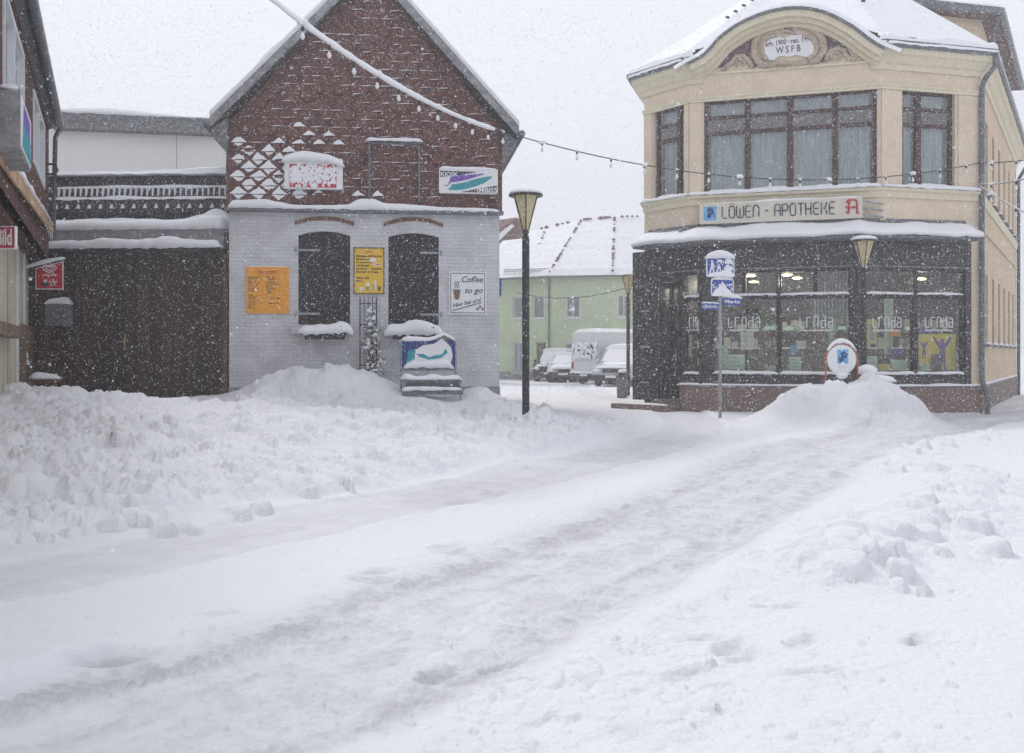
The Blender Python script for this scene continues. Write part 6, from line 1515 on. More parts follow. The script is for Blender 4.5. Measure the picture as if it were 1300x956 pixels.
# lit ceiling lamps
lamp_lab = ['left of the others beside the street sign', 'second from left above the first pane', 'low left above the first pane', 'left in the second pane', 'upper right in the second pane', 'right in the second pane', 'in the right-hand pane']
for i, (px, py, fr) in enumerate(((953, 351, S1), (964, 346, S1), (957, 359, S1), (999, 350, S1), (1015, 345, S1), (1012, 354, S1), (1169, 355, S2), )):
    d = 1.6 + .5 * (i % 3); u_, z_ = fr.hit(px, py, -d)
    t = thing('ceiling_lamp', 'lit round ceiling lamp in the shop, ' + lamp_lab[i], 'lamp', fr.P(u_, z_, -d), 'lit ceiling lamps inside the shop')
    mb = MB(); mb.lathe(fr.P(u_, z_, -d), [(.10, 0), (.13, .015), (.13, .03), (.05, .05)], 16); mb.build('glowing_disc', 'lampglow', t)
    mb = MB(); mb.lathe(fr.P(u_, z_ + .052, -d), [(.14, 0), (.15, .02), (.05, .05)], 16); mb.tube([fr.P(u_, z_ + .08, -d), fr.P(u_, 3.74, -d)], .008, n=5); mb.build('shade', 'charcoal', t)
    if i in (0, 3, 5, 6): ld = bpy.data.lights.new('lamp_light', 'POINT'); ld.energy = 24; ld.shadow_soft_size = .12; ld.color = (1, .90, .76); lo_ = bpy.data.objects.new('lamp_light', ld); COL.objects.link(lo_); lo_.parent = t; lo_.location = (0, 0, -.10)
# counter and shelves so that the room is not empty
t = thing('shop_shelf', 'tall shelf of pale packets along the back of the chemist shop', 'shelf', (8.5, 28.6, .6)); FI = Frame((5.0, 29.2), (13.0, 28.4))
mb = MB()
for zz in (1.0, 1.5, 2.0, 2.5): mb.box(FI, 0, FI.w, zz, zz + .03, .05, .35)
mb.build('boards', 'oldwood', t)
random.seed(8)
for zi, zz in enumerate((1.03, 1.53, 2.03)):
    for nm in range(2):
        mb = MB(); x = .1 + .2 * nm
        while x < FI.w - .3:
            w = random.uniform(.12, .3)
            if random.random() < .5: mb.box(FI, x, x + w, zz + .001, zz + random.uniform(.15, .36), .1, .32)
            x += w + .02 + .2 * random.random()
        mb.build('packets', ('mint', 'sign_white')[nm], t)
t = thing('shop_counter', 'long dark green counter with a white top inside the chemist shop', 'counter', (8, 26.6, .6)); FC = Frame((5.6, 27.0), (11.8, 26.2)); mb = MB(); mb.box(FC, 0, FC.w, .61, 1.5, -.5, 0); mb.build('body', 'leaf', t); mb = MB(); mb.box(FC, -.05, FC.w + .05, 1.503, 1.54, -.55, .06); mb.build('top', 'white_paint', t)
# ------------------------------------------------------------------ houses at the end of the lane
g_pts = [(-3.0, 60.0), (at(700, 450, 56.5).x, 56.5), (at(776, 450, 55.8).x, 55.8), (11.5, 57.5)]
t = thing('green_house', 'long pale green house with snowy hipped roof at the end of the lane', 'house', (4, 58, 0))
zc = 5.75
frs = [Frame(g_pts[i], g_pts[i + 1]) for i in range(3)]
def gwin(fr, x0, x1, y0, y1): m = (x0 + x1) / 2; return (fr.U(x0), fr.U(x1), fr.Z(m, y1), fr.Z(m, y0))
gw = [(frs[0], gwin(frs[0], 651, 664, 376, 404)), (frs[0], gwin(frs[0], 676, 691, 376, 404)), (frs[1], gwin(frs[1], 718, 737, 375, 403.5)), (frs[2], gwin(frs[2], 784, 801, 374, 403)),
      (frs[0], gwin(frs[0], 651, 665, 434, 473)), (frs[1], gwin(frs[1], 716, 738, 435, 463)), (frs[1], gwin(frs[1], 752, 768, 435, 463))]
door = (frs[0], gwin(frs[0], 681, 693, 435, 479))
mb = MB()
for fr in frs: mb.wall(fr, rect(0, fr.w, -1, zc), [rect(*w) for f, w in gw + [door] if f is fr], depth=.18)
back = [Vector((g_pts[3][0], g_pts[3][1] + 9, -1)), Vector((g_pts[0][0], g_pts[0][1] + 9, -1))]
a, b = Vector((*g_pts[3], -1)), Vector((*g_pts[0], -1)); H_ = UP * (zc + 1)
mb.poly([a, back[0], back[0] + H_, a + H_]); mb.poly([back[0], back[1], back[1] + H_, back[0] + H_]); mb.poly([back[1], b, b + H_, back[1] + H_]); mb.build('wall', 'greenwall', t)
for i, (fr, w) in enumerate(gw):
    wo = casement(fr, w, [((w[0] + w[1]) / 2, .05)] if i not in (0, 1) else [], [], mat='white_paint', depth=.10, fwid=.09, parent=t)
    mb = MB(); mb.plate(fr, w and rect(*w), -.17); mb.build('curtain', 'curtainwhite' if i not in (4,) else 'curtain', wo)
    mb = MB(); mb.box(fr, w[0] - .08, w[1] + .08, w[2] - .06, w[2], .002, .08); mb.build('window_sill', 'sign_white', wo)
    if i == 5: mb = MB(); mb.box(fr, w[0] + .5, w[1] - .1, w[2] + .1, w[2] + .32, -.16, -.15); mb.build('window_paper', 'yellow', wo)
mb = MB(); mb.sweep([tuple(p) for p in g_pts], [(.002, -.5), (.05, -.5), (.05, .35), (.002, .35)]); mb.build('plinth', 'concrete', t)
fr, w = door; mb = MB(); mb.box(fr, w[0] + .003, w[1] - .003, w[2], w[3] - .003, -.16, -.1); do = mb.build('door', 'oldwood', t); do['label'] = 'narrow brown house door'
mb = MB(); mb.tube([fr.P(w[1] - .12, w[2] + 1.0, -.08), fr.P(w[1] - .12, w[2] + 1.2, -.08)], .02, n=5); mb.build('handle', 'brass', do)
for px in (660, 700):
    pass
mb = MB(); mb.tube([frs[0].P(frs[0].w - .1, zc, .1), frs[0].P(frs[0].w - .1, 0, .1)], .06, n=6); mb.build('downpipe', 'zinc', t)
ge = eave(g_pts, .4); gr = [at(632, 306, 64.5), at(738, 283, 62.2), at(780, 279.5, 61.8), at(880, 277, 63.5)]
ge3 = [Vector((p.x, p.y, zc)) for p in ge]
mb = MB(); mb.add(ge3 + gr, [(i, i + 1, i + 5, i + 4) for i in range(3)]); 
gb = [Vector((g.x, g.y + 6, zc)) for g in gr]; mb.add(gr + gb, [(i, i + 1, i + 5, i + 4) for i in range(3)]); rf = mb.build('roof', 'claytile', t)
mb = MB(); N = 14
for i in range(3):      # snow sheet, rippled by the tiles beneath
    vs = []
    for a_ in range(41):
        for b_ in range(N + 1):
            p = ge3[i].lerp(ge3[i + 1], a_ / 40).lerp(gr[i].lerp(gr[i + 1], a_ / 40), b_ / N); q = mnoise.noise(p * .8) * .05 + (.025 if b_ % 2 else 0) * (1 if i < 2 else .3)
            vs.append(p + Vector((0, -.10, .14 + q)) if b_ else p + Vector((0, -.12, .02)))
    mb.add(vs, [(a_ * (N + 1) + b_, (a_ + 1) * (N + 1) + b_, (a_ + 1) * (N + 1) + b_ + 1, a_ * (N + 1) + b_ + 1) for a_ in range(40) for b_ in range(N)])
mb.build('snow_cover', 'snow', rf)
mb = MB(); mb.sweep([tuple(p) for p in g_pts], [(.36, zc - .06), (.48, zc - .08), (.50, zc + .04), (.38, zc + .03)]); mb.build('gutter', 'zinc', t)
def ridge_bumps(p, q, n, mbx, s=.10):
    random.seed(n)
    for k in range(n):
        if random.random() < .4: continue
        c = p.lerp(q, (k + .5) / n); mbx.blob(c + Vector((0, -.12, .20)), s * random.uniform(.6, 1.1), seg=6, rings=4, jit=.3, seed=k, sc=(1, 1, .7))
mb = MB(); ridge_bumps(ge3[1], gr[1], 26, mb); ridge_bumps(ge3[2], gr[2], 24, mb); ridge_bumps(at(672, 352, 58), at(694, 290, 63), 16, mb, .10)
for i in range(3): ridge_bumps(gr[i], gr[i + 1], 16, mb, .14)
mb.build('ridge_tiles', 'redclay', rf)
for (x0, x1) in ((640, 700), (704, 772), (778, 815)):
    mb = MB(); a, b = at(x0, 344.5, 57.4), at(x1, 343, 56.6)
    for k in range(26): c = a.lerp(b, k / 25); mb.tube([c - UP * .22, c + UP * .12], .014, n=4)
    for dz in (.0, .1): mb.tube([a + UP * dz, b + UP * dz], .018, n=4)
    mb.build('snow_guard', 'zinc', rf)
# neighbour with clay-red gable end
t = thing('red_gable_house', 'small clay red gable and sloping snowy roof half hidden behind the kiosk house', 'house', (at(640, 450, 50).x, 50, 0))
Fn = Frame(tuple(at(590, 450, 49).xy), tuple(at(690, 450, 53).xy)); hh = lambda x, y: Fn.hit(x, y)
mb = MB(); mb.prism(Fn, [hh(668, 300), hh(686, 300), hh(686, 286), hh(674, 273.5), hh(660, 283), hh(646, 296)], -4, -1.0); mb.build('gable_wall', 'redclay', t)
mb = MB(); mb.prism(Fn, [hh(600, 352), hh(634, 326), hh(672, 283.5), hh(666, 281.5), hh(633, 299), hh(600, 326)], -3, -.9); rf = mb.build('roof', 'redclay', t)
mb = MB(); mb.prism(Fn, [hh(600, 344), hh(634, 318), hh(668, 284.5), hh(664, 283), hh(634, 306), hh(600, 334)], -2.9, -.85); mb.build('snow_cover', 'snow', rf)
mb = MB(); mb.prism(Fn, [hh(657, 283), hh(663, 283), hh(663, 277), hh(657, 277)], -2.5, -1.9); mb.build('chimney', 'redbrick', rf)
mb = MB(); mb.prism(Fn, [hh(600, 480), hh(650, 480), hh(650, 312), hh(634, 326), hh(600, 352)], -6, -1.4); mb.build('wall', 'whitewall', t)

# ------------------------------------------------------------------ parked cars
def car(name, label, cat, loc, rz, L, W, H, body, style, snow_h=.16, rear=False):
    """local x forward (front at +x). Built from a lofted lower body, a tapered cabin, wheels and lamps."""
    t = thing(name, label, cat, loc, 'snow-covered cars parked along the lane'); c, s = math.cos(rz), math.sin(rz); O = Vector(loc)
    T = lambda x, y, z: O + Vector((x * c - y * s, x * s + y * c, z))
    def loft(secs, mat, nm, parent=t, smooth=True):   # section: x, list of (y,z) half outline from bottom to top
        mb = MB(); vs = []; n = len(secs[0][1]) * 2
        for x, half in secs: vs += [T(x, y, z) for y, z in half] + [T(x, -y, z) for y, z in half[::-1]]
        m = len(secs); mb.add(vs, [(i * n + k, i * n + (k + 1) % n, (i + 1) * n + (k + 1) % n, (i + 1) * n + k) for i in range(m - 1) for k in range(n)] + [tuple(range(n)), tuple((m - 1) * n + k for k in range(n))[::-1]])
        return mb.build(nm, mat, parent, smooth=False)
    hw = W / 2
    if style == 'van': belt = 1.15; prof = [(-L / 2, 1.15), (-L / 2 + .05, 1.15), (L / 2 - 1.0, 1.15), (L / 2 - .25, 1.05), (L / 2, .80)]
    elif style == 'suv': belt = 1.05; prof = [(-L / 2, .95), (-L / 2 + .12, 1.05), (L / 2 - 1.1, 1.05), (L / 2 - .2, .98), (L / 2, .72)]
    else: belt = .93; prof = [(-L / 2, .80), (-L / 2 + .15, .93), (L / 2 - 1.0, .93), (L / 2 - .2, .80), (L / 2, .55)]
    secs = []
    for x, zt_ in prof: e = .93 if abs(x) > L / 2 - .02 else 1; secs.append((x, [(hw * .86 * e, .28), (hw * e, .42), (hw * e, zt_ * .78), (hw * .95 * e, zt_)]))
    bo = loft(secs, body, 'body')
    if style == 'van': cab = [(-L / 2 + .02, .90, H - .05), (-L / 2 + .12, .93, H), (L / 2 - 1.55, .93, H), (L / 2 - 1.25, .90, H - .12), (L / 2 - .55, .85, 1.15)]
    elif style == 'suv': cab = [(-L / 2 + .08, .84, 1.08), (-L / 2 + .32, .78, H - .06), (0, .80, H), (L / 2 - 1.75, .78, H - .05), (L / 2 - 1.15, .84, 1.06)]
    else: cab = [(-L / 2 + .12, .86, .94), (-L / 2 + .55, .76, H - .05), (0, .78, H), (L / 2 - 1.75, .76, H - .05), (L / 2 - .95, .86, .94)]
    loft([(x, [(hw * .93, belt - .02), (hw * (f * .5 + .46), (belt + z) / 2), (hw * f * .95, z - .04), (hw * f * .8, z)]) for x, f, z in cab], body if style == 'van' else 'carglass', 'cabin')
    if style != 'van':
        loft([(x, [(hw * .74, H - .09), (hw * .77, H - .06), (hw * .7, H - .0), (hw * .5, H + .015)]) for x in (cab[1][0], 0, cab[3][0])], body, 'roof_panel')
        for sy in (1, -1):
            mb = MB(); mb.tube([T(cab[4][0], sy * hw * .88, belt), T(cab[3][0], sy * hw * .76, H - .04)], .04, n=6); mb.tube([T(cab[0][0], sy * hw * .86, belt), T(cab[1][0], sy * hw * .76, H - .04)], .045, n=6)
            mb.tube([T(-.1, sy * hw * .9, belt), T(-.1, sy * hw * .80, H - .04)], .035, n=6); mb.tube([T(cab[3][0], sy * hw * .76, H - .04), T(cab[1][0], sy * hw * .76, H - .04)], .035, n=6); mb.build('pillar', body, t)
    else:
        mb = MB(); x = L / 2 - .9; mb.add([T(L / 2 - .62, y, 1.2) for y in (-hw * .8, hw * .8)] + [T(L / 2 - 1.2, y, H - .25) for y in (hw * .78, -hw * .78)], [(0, 1, 2, 3)]); mb.build('windscreen', 'carglass', t)
        for y0, y1 in ((-hw * .78, -.04), (.04, hw * .78)):
            mb = MB(); x = -L / 2 - .004 + .02; mb.hexa([T(x, y0, 1.30), T(x - .02, y0, 1.30), T(x - .02, y1, 1.30), T(x, y1, 1.30), T(x + .02, y0 * .98, 1.95), T(x, y0 * .98, 1.95), T(x, y1 * .98, 1.95), T(x + .02, y1 * .98, 1.95)]); mb.build('rear_window', 'carglass', t)
    for sx, fx in ((1, L / 2 - .85), (-1, -L / 2 + .8)):
        for sy in (1, -1):
            n = 20; vs = []; prof2 = [(.18, -.10), (.31, -.10), (.335, -.06), (.335, .06), (.31, .10), (.18, .10)]
            for k in range(n):
                a = 2 * math.pi * k / n
                for r_, w_ in prof2: vs.append(T(fx + r_ * math.cos(a), sy * (hw - .10) + w_, .33 + r_ * math.sin(a)))
            m = len(prof2); mb = MB(); mb.add(vs, [(k * m + j, ((k + 1) % n) * m + j, ((k + 1) % n) * m + (j + 1) % m, k * m + (j + 1) % m) for k in range(n) for j in range(m)]); wh = mb.build('wheel', 'rubber', t)
            mb = MB(); mb.add([T(fx + .2 * math.cos(2 * math.pi * k / 12), sy * (hw - .10) + sy * .07, .33 + .2 * math.sin(2 * math.pi * k / 12)) for k in range(12)], [tuple(range(12))]); mb.build('rim', 'galv', wh)
    f = .97
    lz = .72 if style != 'car' else .62
    for sy in (1, -1):
        mb = MB(); mb.blob(T(L / 2 - .06, sy * hw * .70, lz), .16, seg=10, rings=6, jit=0, sc=(1, 1, .6)); mb.build('headlight', 'sign_white', t, smooth=True)
        mb = MB(); p = T(-L / 2 + .02, sy * hw * .82, lz + .22); mb.wbox(p, (.08, .14, .34), rz); mb.build('tail_light', 'red', t)
        mb = MB(); mb.blob(T(cab[4][0] - .1, sy * (hw + .10), belt + .06), .11, seg=8, rings=5, jit=0, sc=(.7, 1, .9)); mb.build('wing_mirror', body, t, smooth=True)
    mb = MB(); mb.wbox(T(L / 2 + .02, 0, .40), (.14, W * .94, .26), rz); mb.build('front_bumper', 'plastic', t)
    mb = MB(); mb.wbox(T(-L / 2 - .02, 0, .42), (.14, W * .96, .28), rz); mb.build('rear_bumper', 'plastic', t)
    mb = MB(); mb.wbox(T(L / 2 + .04, 0, lz), (.03, W * .42, .16), rz); mb.build('grille', 'plastic', t)
    for x in (L / 2 + .095, -L / 2 - .095): mb = MB(); mb.wbox(T(x, 0, .46), (.01, .50, .11), rz); mb.build('number_plate', 'sign_white', t)
    # snow
    mb = MB(); x0, x1 = cab[1][0] - .05, cab[3][0] + .05
    mb.snow([T(x0 + (x1 - x0) * k / 6, 0, H - .03) for k in range(7)], (T(0, 1, 0) - T(0, 0, 0)) * W * .86, snow_h, seed=L, lump=.15)
    if style != 'van': mb.snow([T(cab[4][0] - .15 + (L / 2 - cab[4][0] + .1) * k / 4, 0, (belt - .0) - .05 * k) for k in range(5)], (T(0, 1, 0) - T(0, 0, 0)) * W * .88, .10, seed=W, lump=.2)
    if style != 'van':      # snow stuck on the glass, front and rear
        for a, b in ((cab[4], cab[3]), (cab[0], cab[1])):
            p = [T(a[0], -hw * .8, a[2] + .03), T(a[0], hw * .8, a[2] + .03), T(b[0], hw * .68, b[2] - .02), T(b[0], -hw * .68, b[2] - .02)]; d = T(.05 if a[0] > 0 else -.05, 0, .04) - O
            mb.hexa([q for q in p] + [q + d for q in p])
    else:
        mb.hexa([T(L / 2 - .6, -hw * .8, 1.18), T(L / 2 - .6, hw * .8, 1.18), T(L / 2 - 1.2, hw * .78, H - .2), T(L / 2 - 1.2, -hw * .78, H - .2), T(L / 2 - .52, -hw * .8, 1.2), T(L / 2 - .52, hw * .8, 1.2), T(L / 2 - 1.15, hw * .78, H - .18), T(L / 2 - 1.15, -hw * .78, H - .18)])
        mb.snow([T(-L / 2 - .05, y, .56) for y in (-hw * .9, 0, hw * .9)], (T(1, 0, 0) - O) * .18, .08, seed=3)
        random.seed(6)
        for k in range(150): mb.blob(T(-L / 2 - .02, random.uniform(-.82, .82) * hw, random.uniform(1.26, 2.0)), random.uniform(.05, .14), seg=6, rings=4, jit=.5, seed=k, sc=(.5, .9, .8))
    mb.build('snow_cover', 'snow', t, smooth=False)
    return t
rzf = R(-100)
car('parked_suv', 'dark off-road car with snow on its bonnet at the left of the parked row', 'car', (at(709, 450, 53.5).x, 55.2, -.12), R(-104), 4.5, 1.85, 1.70, 'carblack', 'suv')
car('parked_car', 'white hatchback half hidden between the dark off-road car and the van', 'car', (at(723, 450, 52).x, 53.6, -.12), R(-100), 4.1, 1.75, 1.48, 'carwhite', 'car')
car('parked_van', 'tall pale delivery van under thick snow, its back doors facing the square', 'van', (at(744, 450, 49).x + 2.07, 50.6, -.12), R(40), 5.6, 2.1, 2.6, 'carwhite', 'van', .18)
car('parked_car', 'snow-buried pale car parked in front of the van near the chemist corner', 'car', (at(797, 450, 45).x, 46.5, -.1), R(-112), 4.3, 1.9, 1.75, 'carsilver', 'suv', .22)

# ------------------------------------------------------------------ street lamps
def lamp(x, y, z, label, ztop=4.02):
    t = thing('street_lamp', label, 'street lamp', (x, y, z), 'street lamps with a flat disc roof'); b = Vector((x, y, z)); top = ztop - z
    mb = MB(); mb.lathe(b, [(.062, -.5), (.062, top - .75), (.052, top - .74), (.052, top - .70)], 16); mb.build('post', 'darkmetal', t, smooth=False)
    hb, ht, r0, r1 = top - .68, top - .05, .035, .215
    mb = MB(); mb.lathe(b, [(.03, top - .71), (.035, hb), (.055, hb + .02), (.06, hb + .06), (.03, hb + .08)], 12); mb.build('neck', 'darkmetal', t)
    n = 6
    ring = lambda r, z_: [b + Vector((r * math.cos(2 * math.pi * (k + .5) / n), r * math.sin(2 * math.pi * (k + .5) / n), z_)) for k in range(n)]
    lo, hi = ring(.055, hb + .08), ring(r1, ht)
    mb = MB(); mb.add(lo + hi, [(k, (k + 1) % n, n + (k + 1) % n, n + k) for k in range(n)]); mb.build('lamp_glass', 'lampglass', t)
    for k in range(n): mb = MB(); mb.tube([b + Vector((0, 0, 0)) + (lo[k] - b) * 1.0, hi[k]], .012, n=5); mb.build('rib', 'darkmetal', t)
    mb = MB(); mb.lathe(b, [(.215, ht), (.28, ht + .0), (.29, ht + .02), (.27, ht + .035), (.05, ht + .05)], 28); mb.build('disc_roof', 'darkmetal', t)
    mb = MB(); mb.lathe(b, [(.27, ht + .036), (.275, ht + .06), (.24, ht + .095), (.14, ht + .125), (.01, ht + .13)], 24); mb.build('snow_cap', 'snow', t, smooth=True)
    return t
x, y = at(667.5, 450, 16.5).xy; lamp(x, y, gz(x, y) - .05, 'tall dark street lamp standing by the corner of the kiosk house')
x, y = at(1096.5, 450, 21.2).xy; L2_ = lamp(x, y, 0, 'dark street lamp in front of the chemist shop window, tall snow heap at its foot', 3.80)
x, y = at(797.5, 450, 33.5).xy; lamp(x, y, -.1, 'small distant street lamp left of the black granite corner')
# bollard, waste bin near the lamp at the lane
x, y = at(790, 450, 32).xy
t = thing('litter_bin', 'small grey litter bin beside the distant lamp in the lane', 'bin', (x, y, -.1)); mb = MB(); mb.lathe((x, y, -.1), [(.15, 0), (.17, .05), (.19, .65), (.16, .68)], 14); mb.build('drum', 'greybox', t)
mb = MB(); mb.lathe((x, y, -.1), [(.10, .69), (.12, .80), (.14, .86), (.05, .92)], 12); mb.build('lid', 'darkmetal', t); mb = MB(); mb.blob((x, y, .80), .14, sc=(1, 1, .5)); mb.build('snow_cap', 'snow', t)
x, y = at(1101, 450, 20.6).xy
t = thing('bollard', 'low dark bollard carrying a ball of snow behind the snow heap', 'bollard', (x, y, .3)); mb = MB(); mb.lathe((x, y, .3), [(.09, 0), (.09, .48), (.15, .50), (.17, .60), (.12, .66)], 16); mb.build('post', 'darkmetal', t)
mb = MB(); mb.blob((x, y, 1.02), .20, jit=.08, seg=18, rings=10, sc=(1, 1, .62)); mb.build('snow_cap', 'snow', t, smooth=True)
x, y = at(1121, 450, 20.3).xy
t = thing('stone_block', 'dark half-buried block capped with snow at the right of the snow heap', 'block', (x, y, .3)); mb = MB(); mb.wbox((x, y, .62), (.42, .35, .36), .1); mb.build('stone', 'greybox', t)
mb = MB(); mb.snow([Vector((x - .23, y, .80)), Vector((x + .23, y + .02, .80))], (0, .4, 0), .12, seed=5); mb.build('snow_cap', 'snow', t, smooth=True)

# ------------------------------------------------------------------ traffic sign post
Y_ = 21.0; FP = Frame(tuple(at(860, 450, Y_ - .12).xy), tuple(at(960, 450, Y_ + .12).xy)); sp = at(914.2, 516, Y_)
t = thing('sign_post', 'galvanised post carrying two blue residential zone signs and street names', 'sign post', (sp.x, sp.y, sp.z)); uc = FP.U(914.2)
mb = MB(); mb.tube([FP.P(uc, sp.z - .4), FP.P(uc, FP.Z(914, 322))], .034, n=12); mb.build('post', 'galv', t, smooth=True)
def bluesign(x0, y0, x1, y1, o):
    u0, z1 = FP.hit(x0, y0, o); u1, z0 = FP.hit(x1, y1, o)
    mb = MB(); mb.prism(FP, rrect(u0, u1, z0, z1, .045), o, o + .02); so = mb.build('zone_sign', 'sign_white', t)
    mb = MB(); mb.prism(FP, rrect(u0 + .02, u1 - .02, z0 + .02, z1 - .02, .035), o + .02, o + .023); mb.build('blue_field', 'blue', so)
    return so, u0, u1, z0, z1, o + .026
so, u0, u1, z0, z1, o = bluesign(896.5, 326, 932, 352, .05); W_, H_ = u1 - u0, z1 - z0
mb = MB(); X = lambda a: u0 + W_ * a; Z = lambda b: z0 + H_ * b
mb.disc(FP, X(.20), Z(.78), .025, o - .003, o, n=12)
mb.prism(FP, [(X(.16), Z(.72)), (X(.24), Z(.72)), (X(.25), Z(.48)), (X(.30), Z(.16)), (X(.25), Z(.16)), (X(.20), Z(.42)), (X(.13), Z(.16)), (X(.08), Z(.18)), (X(.15), Z(.46))], o - .003, o)
mb.prism(FP, [(X(.23), Z(.68)), (X(.32), Z(.52)), (X(.30), Z(.48)), (X(.22), Z(.60))], o - .003, o + .001); mb.build('walking_figure', 'sign_white', so)
mb = MB(); mb.disc(FP, X(.44), Z(.62), .018, o - .003, o, n=10); mb.prism(FP, [(X(.41), Z(.56)), (X(.47), Z(.56)), (X(.52), Z(.30)), (X(.47), Z(.30)), (X(.44), Z(.44)), (X(.38), Z(.28)), (X(.35), Z(.32))], o - .003, o); mb.disc(FP, X(.57), Z(.34), .016, o - .003, o + .001, n=10); mb.build('playing_child', 'sign_white', so)
mb = MB(); mb.prism(FP, [(X(.62), Z(.34)), (X(.94), Z(.34)), (X(.94), Z(.48)), (X(.86), Z(.50)), (X(.82), Z(.60)), (X(.70), Z(.60)), (X(.66), Z(.50)), (X(.62), Z(.48))], o - .003, o); mb.build('car_symbol', 'sign_white', so)
mb = MB(); mb.prism(FP, [(X(.66), Z(.66)), (X(.94), Z(.66)), (X(.94), Z(.82)), (X(.80), Z(.95)), (X(.66), Z(.82))], o - .003, o); mb.prism(FP, rect(X(.38), X(.56), Z(.74), Z(.86)), o - .003, o); mb.build('house_symbol', 'sign_white', so)
mb = MB(); mb.snow([FP.P(u0 + .01, z0 + .03, o + .005), FP.P(X(.3), z0 + .02, o + .005), FP.P(X(.7), z0 + .03, o + .005), FP.P(u1 - .01, z0 + .02, o + .005)], FP.n.to_3d() * .035, [.03, .08, .11, .12], seed=4)
random.seed(4)
for k in range(46): a_, b_ = .35 + .62 * random.random(), random.random() * .8; mb.blob(FP.P(X(a_), Z(b_ * .8 + .12), o + .003), random.uniform(.008, .022), seg=6, rings=4, jit=.5, seed=k, sc=(1, .4, 1))
mb.build('stuck_snow', 'snow', so)
mb = MB(); mb.snow([FP.P(u0 - .01, z1 - .02, .04), FP.P((u0 + u1) / 2, z1 - .01, .04), FP.P(u1 + .01, z1 - .02, .04)], FP.n.to_3d() * .10, [.10, .15, .10], seed=6, lump=.1); mb.build('snow_cap', 'snow', so, smooth=True)
so, u0, u1, z0, z1, o = bluesign(902.5, 354, 931, 376, .045); W_, H_ = u1 - u0, z1 - z0
mb = MB(); mb.prism(FP, [(X(.2), Z(.3)), (X(.5), Z(.86)), (X(.8), Z(.3)), (X(.64), Z(.26)), (X(.5), Z(.5)), (X(.36), Z(.26))], o - .003, o); mb.build('white_arrow', 'sign_white', so)
mb = MB(); mb.snow([FP.P(u0 + .01, z0 + .01, o + .005), FP.P(X(.5), z0 + .02, o + .005), FP.P(u1 - .01, z0 + .01, o + .005)], FP.n.to_3d() * .04, [.10, .16, .09], seed=7, lump=.2)
for k in range(26): a_, b_ = random.random(), random.random(); mb.blob(FP.P(X(.08 + .84 * a_), Z(b_ * .5 + .2), o + .003), random.uniform(.008, .024), seg=6, rings=4, jit=.5, seed=k, sc=(1, .4, 1))
mb.build('stuck_snow', 'snow', so); 
mb = MB(); mb.snow([FP.P(u0 + .02, z1, .04), FP.P(u1 - .02, z1, .04)], FP.n.to_3d() * .07, .03, seed=8); mb.build('snow_cap', 'snow', so, smooth=True)
def nameplate(x0, ya, x1, yb, hpx, txt, dy, snow_h):
    a = at(x0, ya, Y_ + dy[0]); b = at(x1, yb, Y_ + dy[1]); fr = Frame(tuple(a.xy), tuple(b.xy)); h = hpx / FPX * Y_; zz = (a.z + b.z) / 2
    mb = MB(); mb.box(fr, 0, fr.w, zz, zz + h, -.012, .012); so = mb.build('street_name_plate', 'blue', t)
    mb = MB(); text_mb(mb, fr, txt, .03, zz + h * .28, h * .62, .014, fit=fr.w - .08, bold=.02); mb.build('lettering', 'sign_white', so)
    mb = MB(); mb.snow([fr.P(.0, zz + h, 0), fr.P(fr.w, zz + h, 0)], fr.n.to_3d() * .07, snow_h, seed=x0); mb.build('snow_cap', 'snow', so, smooth=True)
    mb = MB(); mb.tube([fr.P(0 if x0 > 914 else fr.w, zz + h * .5, 0), FP.P(uc, zz + h * .5)], .012, n=5); mb.build('clamp', 'galv', so)
nameplate(891.5, 395, 911.5, 391, 8.5, 'Uferstraße', (-.35, -.05), .02)
nameplate(917.5, 388, 941, 387.5, 10, 'Markt', (.02, .25), .07)

# ------------------------------------------------------------------ round sign with orange-red hoop
Yr = 19.95; FR = Frame(tuple(at(1040, 450, Yr).xy), tuple(at(1100, 450, Yr + .1).xy)); c, zc_ = FR.hit(1068.5, 456.5); r = 19.0 / FPX * Yr; base = zc_ - .55
t = thing('round_sign', 'round white sign with a blue lion badge in an orange-red hoop', 'sign', FR.P(c, base))
mb = MB(); mb.disc(FR, c, zc_, r, -.02, .02, n=40); pn = mb.build('disc', 'sign_white', t)
mb = MB(); mb.prism(FR, rect(c - .10, c + .13, zc_ - .08, zc_ + .20), .02, .024); mb.build('blue_square', 'skyblue', pn)
mb = MB(); mb.prism(FR, [(c - .06, zc_ - .06), (c + .03, zc_ - .06), (c + .03, zc_ + .02), (c + .09, zc_ + .03), (c + .11, zc_ + .10), (c + .05, zc_ + .17), (c - .02, zc_ + .14), (c - .03, zc_ + .05), (c - .08, zc_ + .06)], .024, .028); mb.build('lion_emblem', 'navy', pn)
mb = MB(); mb.snow([FR.P(c - .07, zc_ - .15, .025), FR.P(c + .08, zc_ - .13, .025)], FR.n.to_3d() * .04, .10, seed=3); mb.blob(FR.P(c, zc_ - r - .02, .02), .10, sc=(1.2, .6, .7)); mb.build('stuck_snow', 'snow', pn, smooth=True)
mb = MB(); hoop = [FR.P(c + (r + .035) * math.cos(R(a)), zc_ + (r + .035) * math.sin(R(a)), 0) for a in range(0, 181, 10)]
mb.tube([FR.P(c + r + .035, base - .6)] + hoop + [FR.P(c - r - .035, base - .6)], .016, n=8); mb.build('hoop', 'orangered', t, smooth=True)
mb = MB(); mb.tube([FR.P(c, base - .5), FR.P(c, zc_ - r)], .025); mb.build('foot', 'galv', t)
mb = MB()
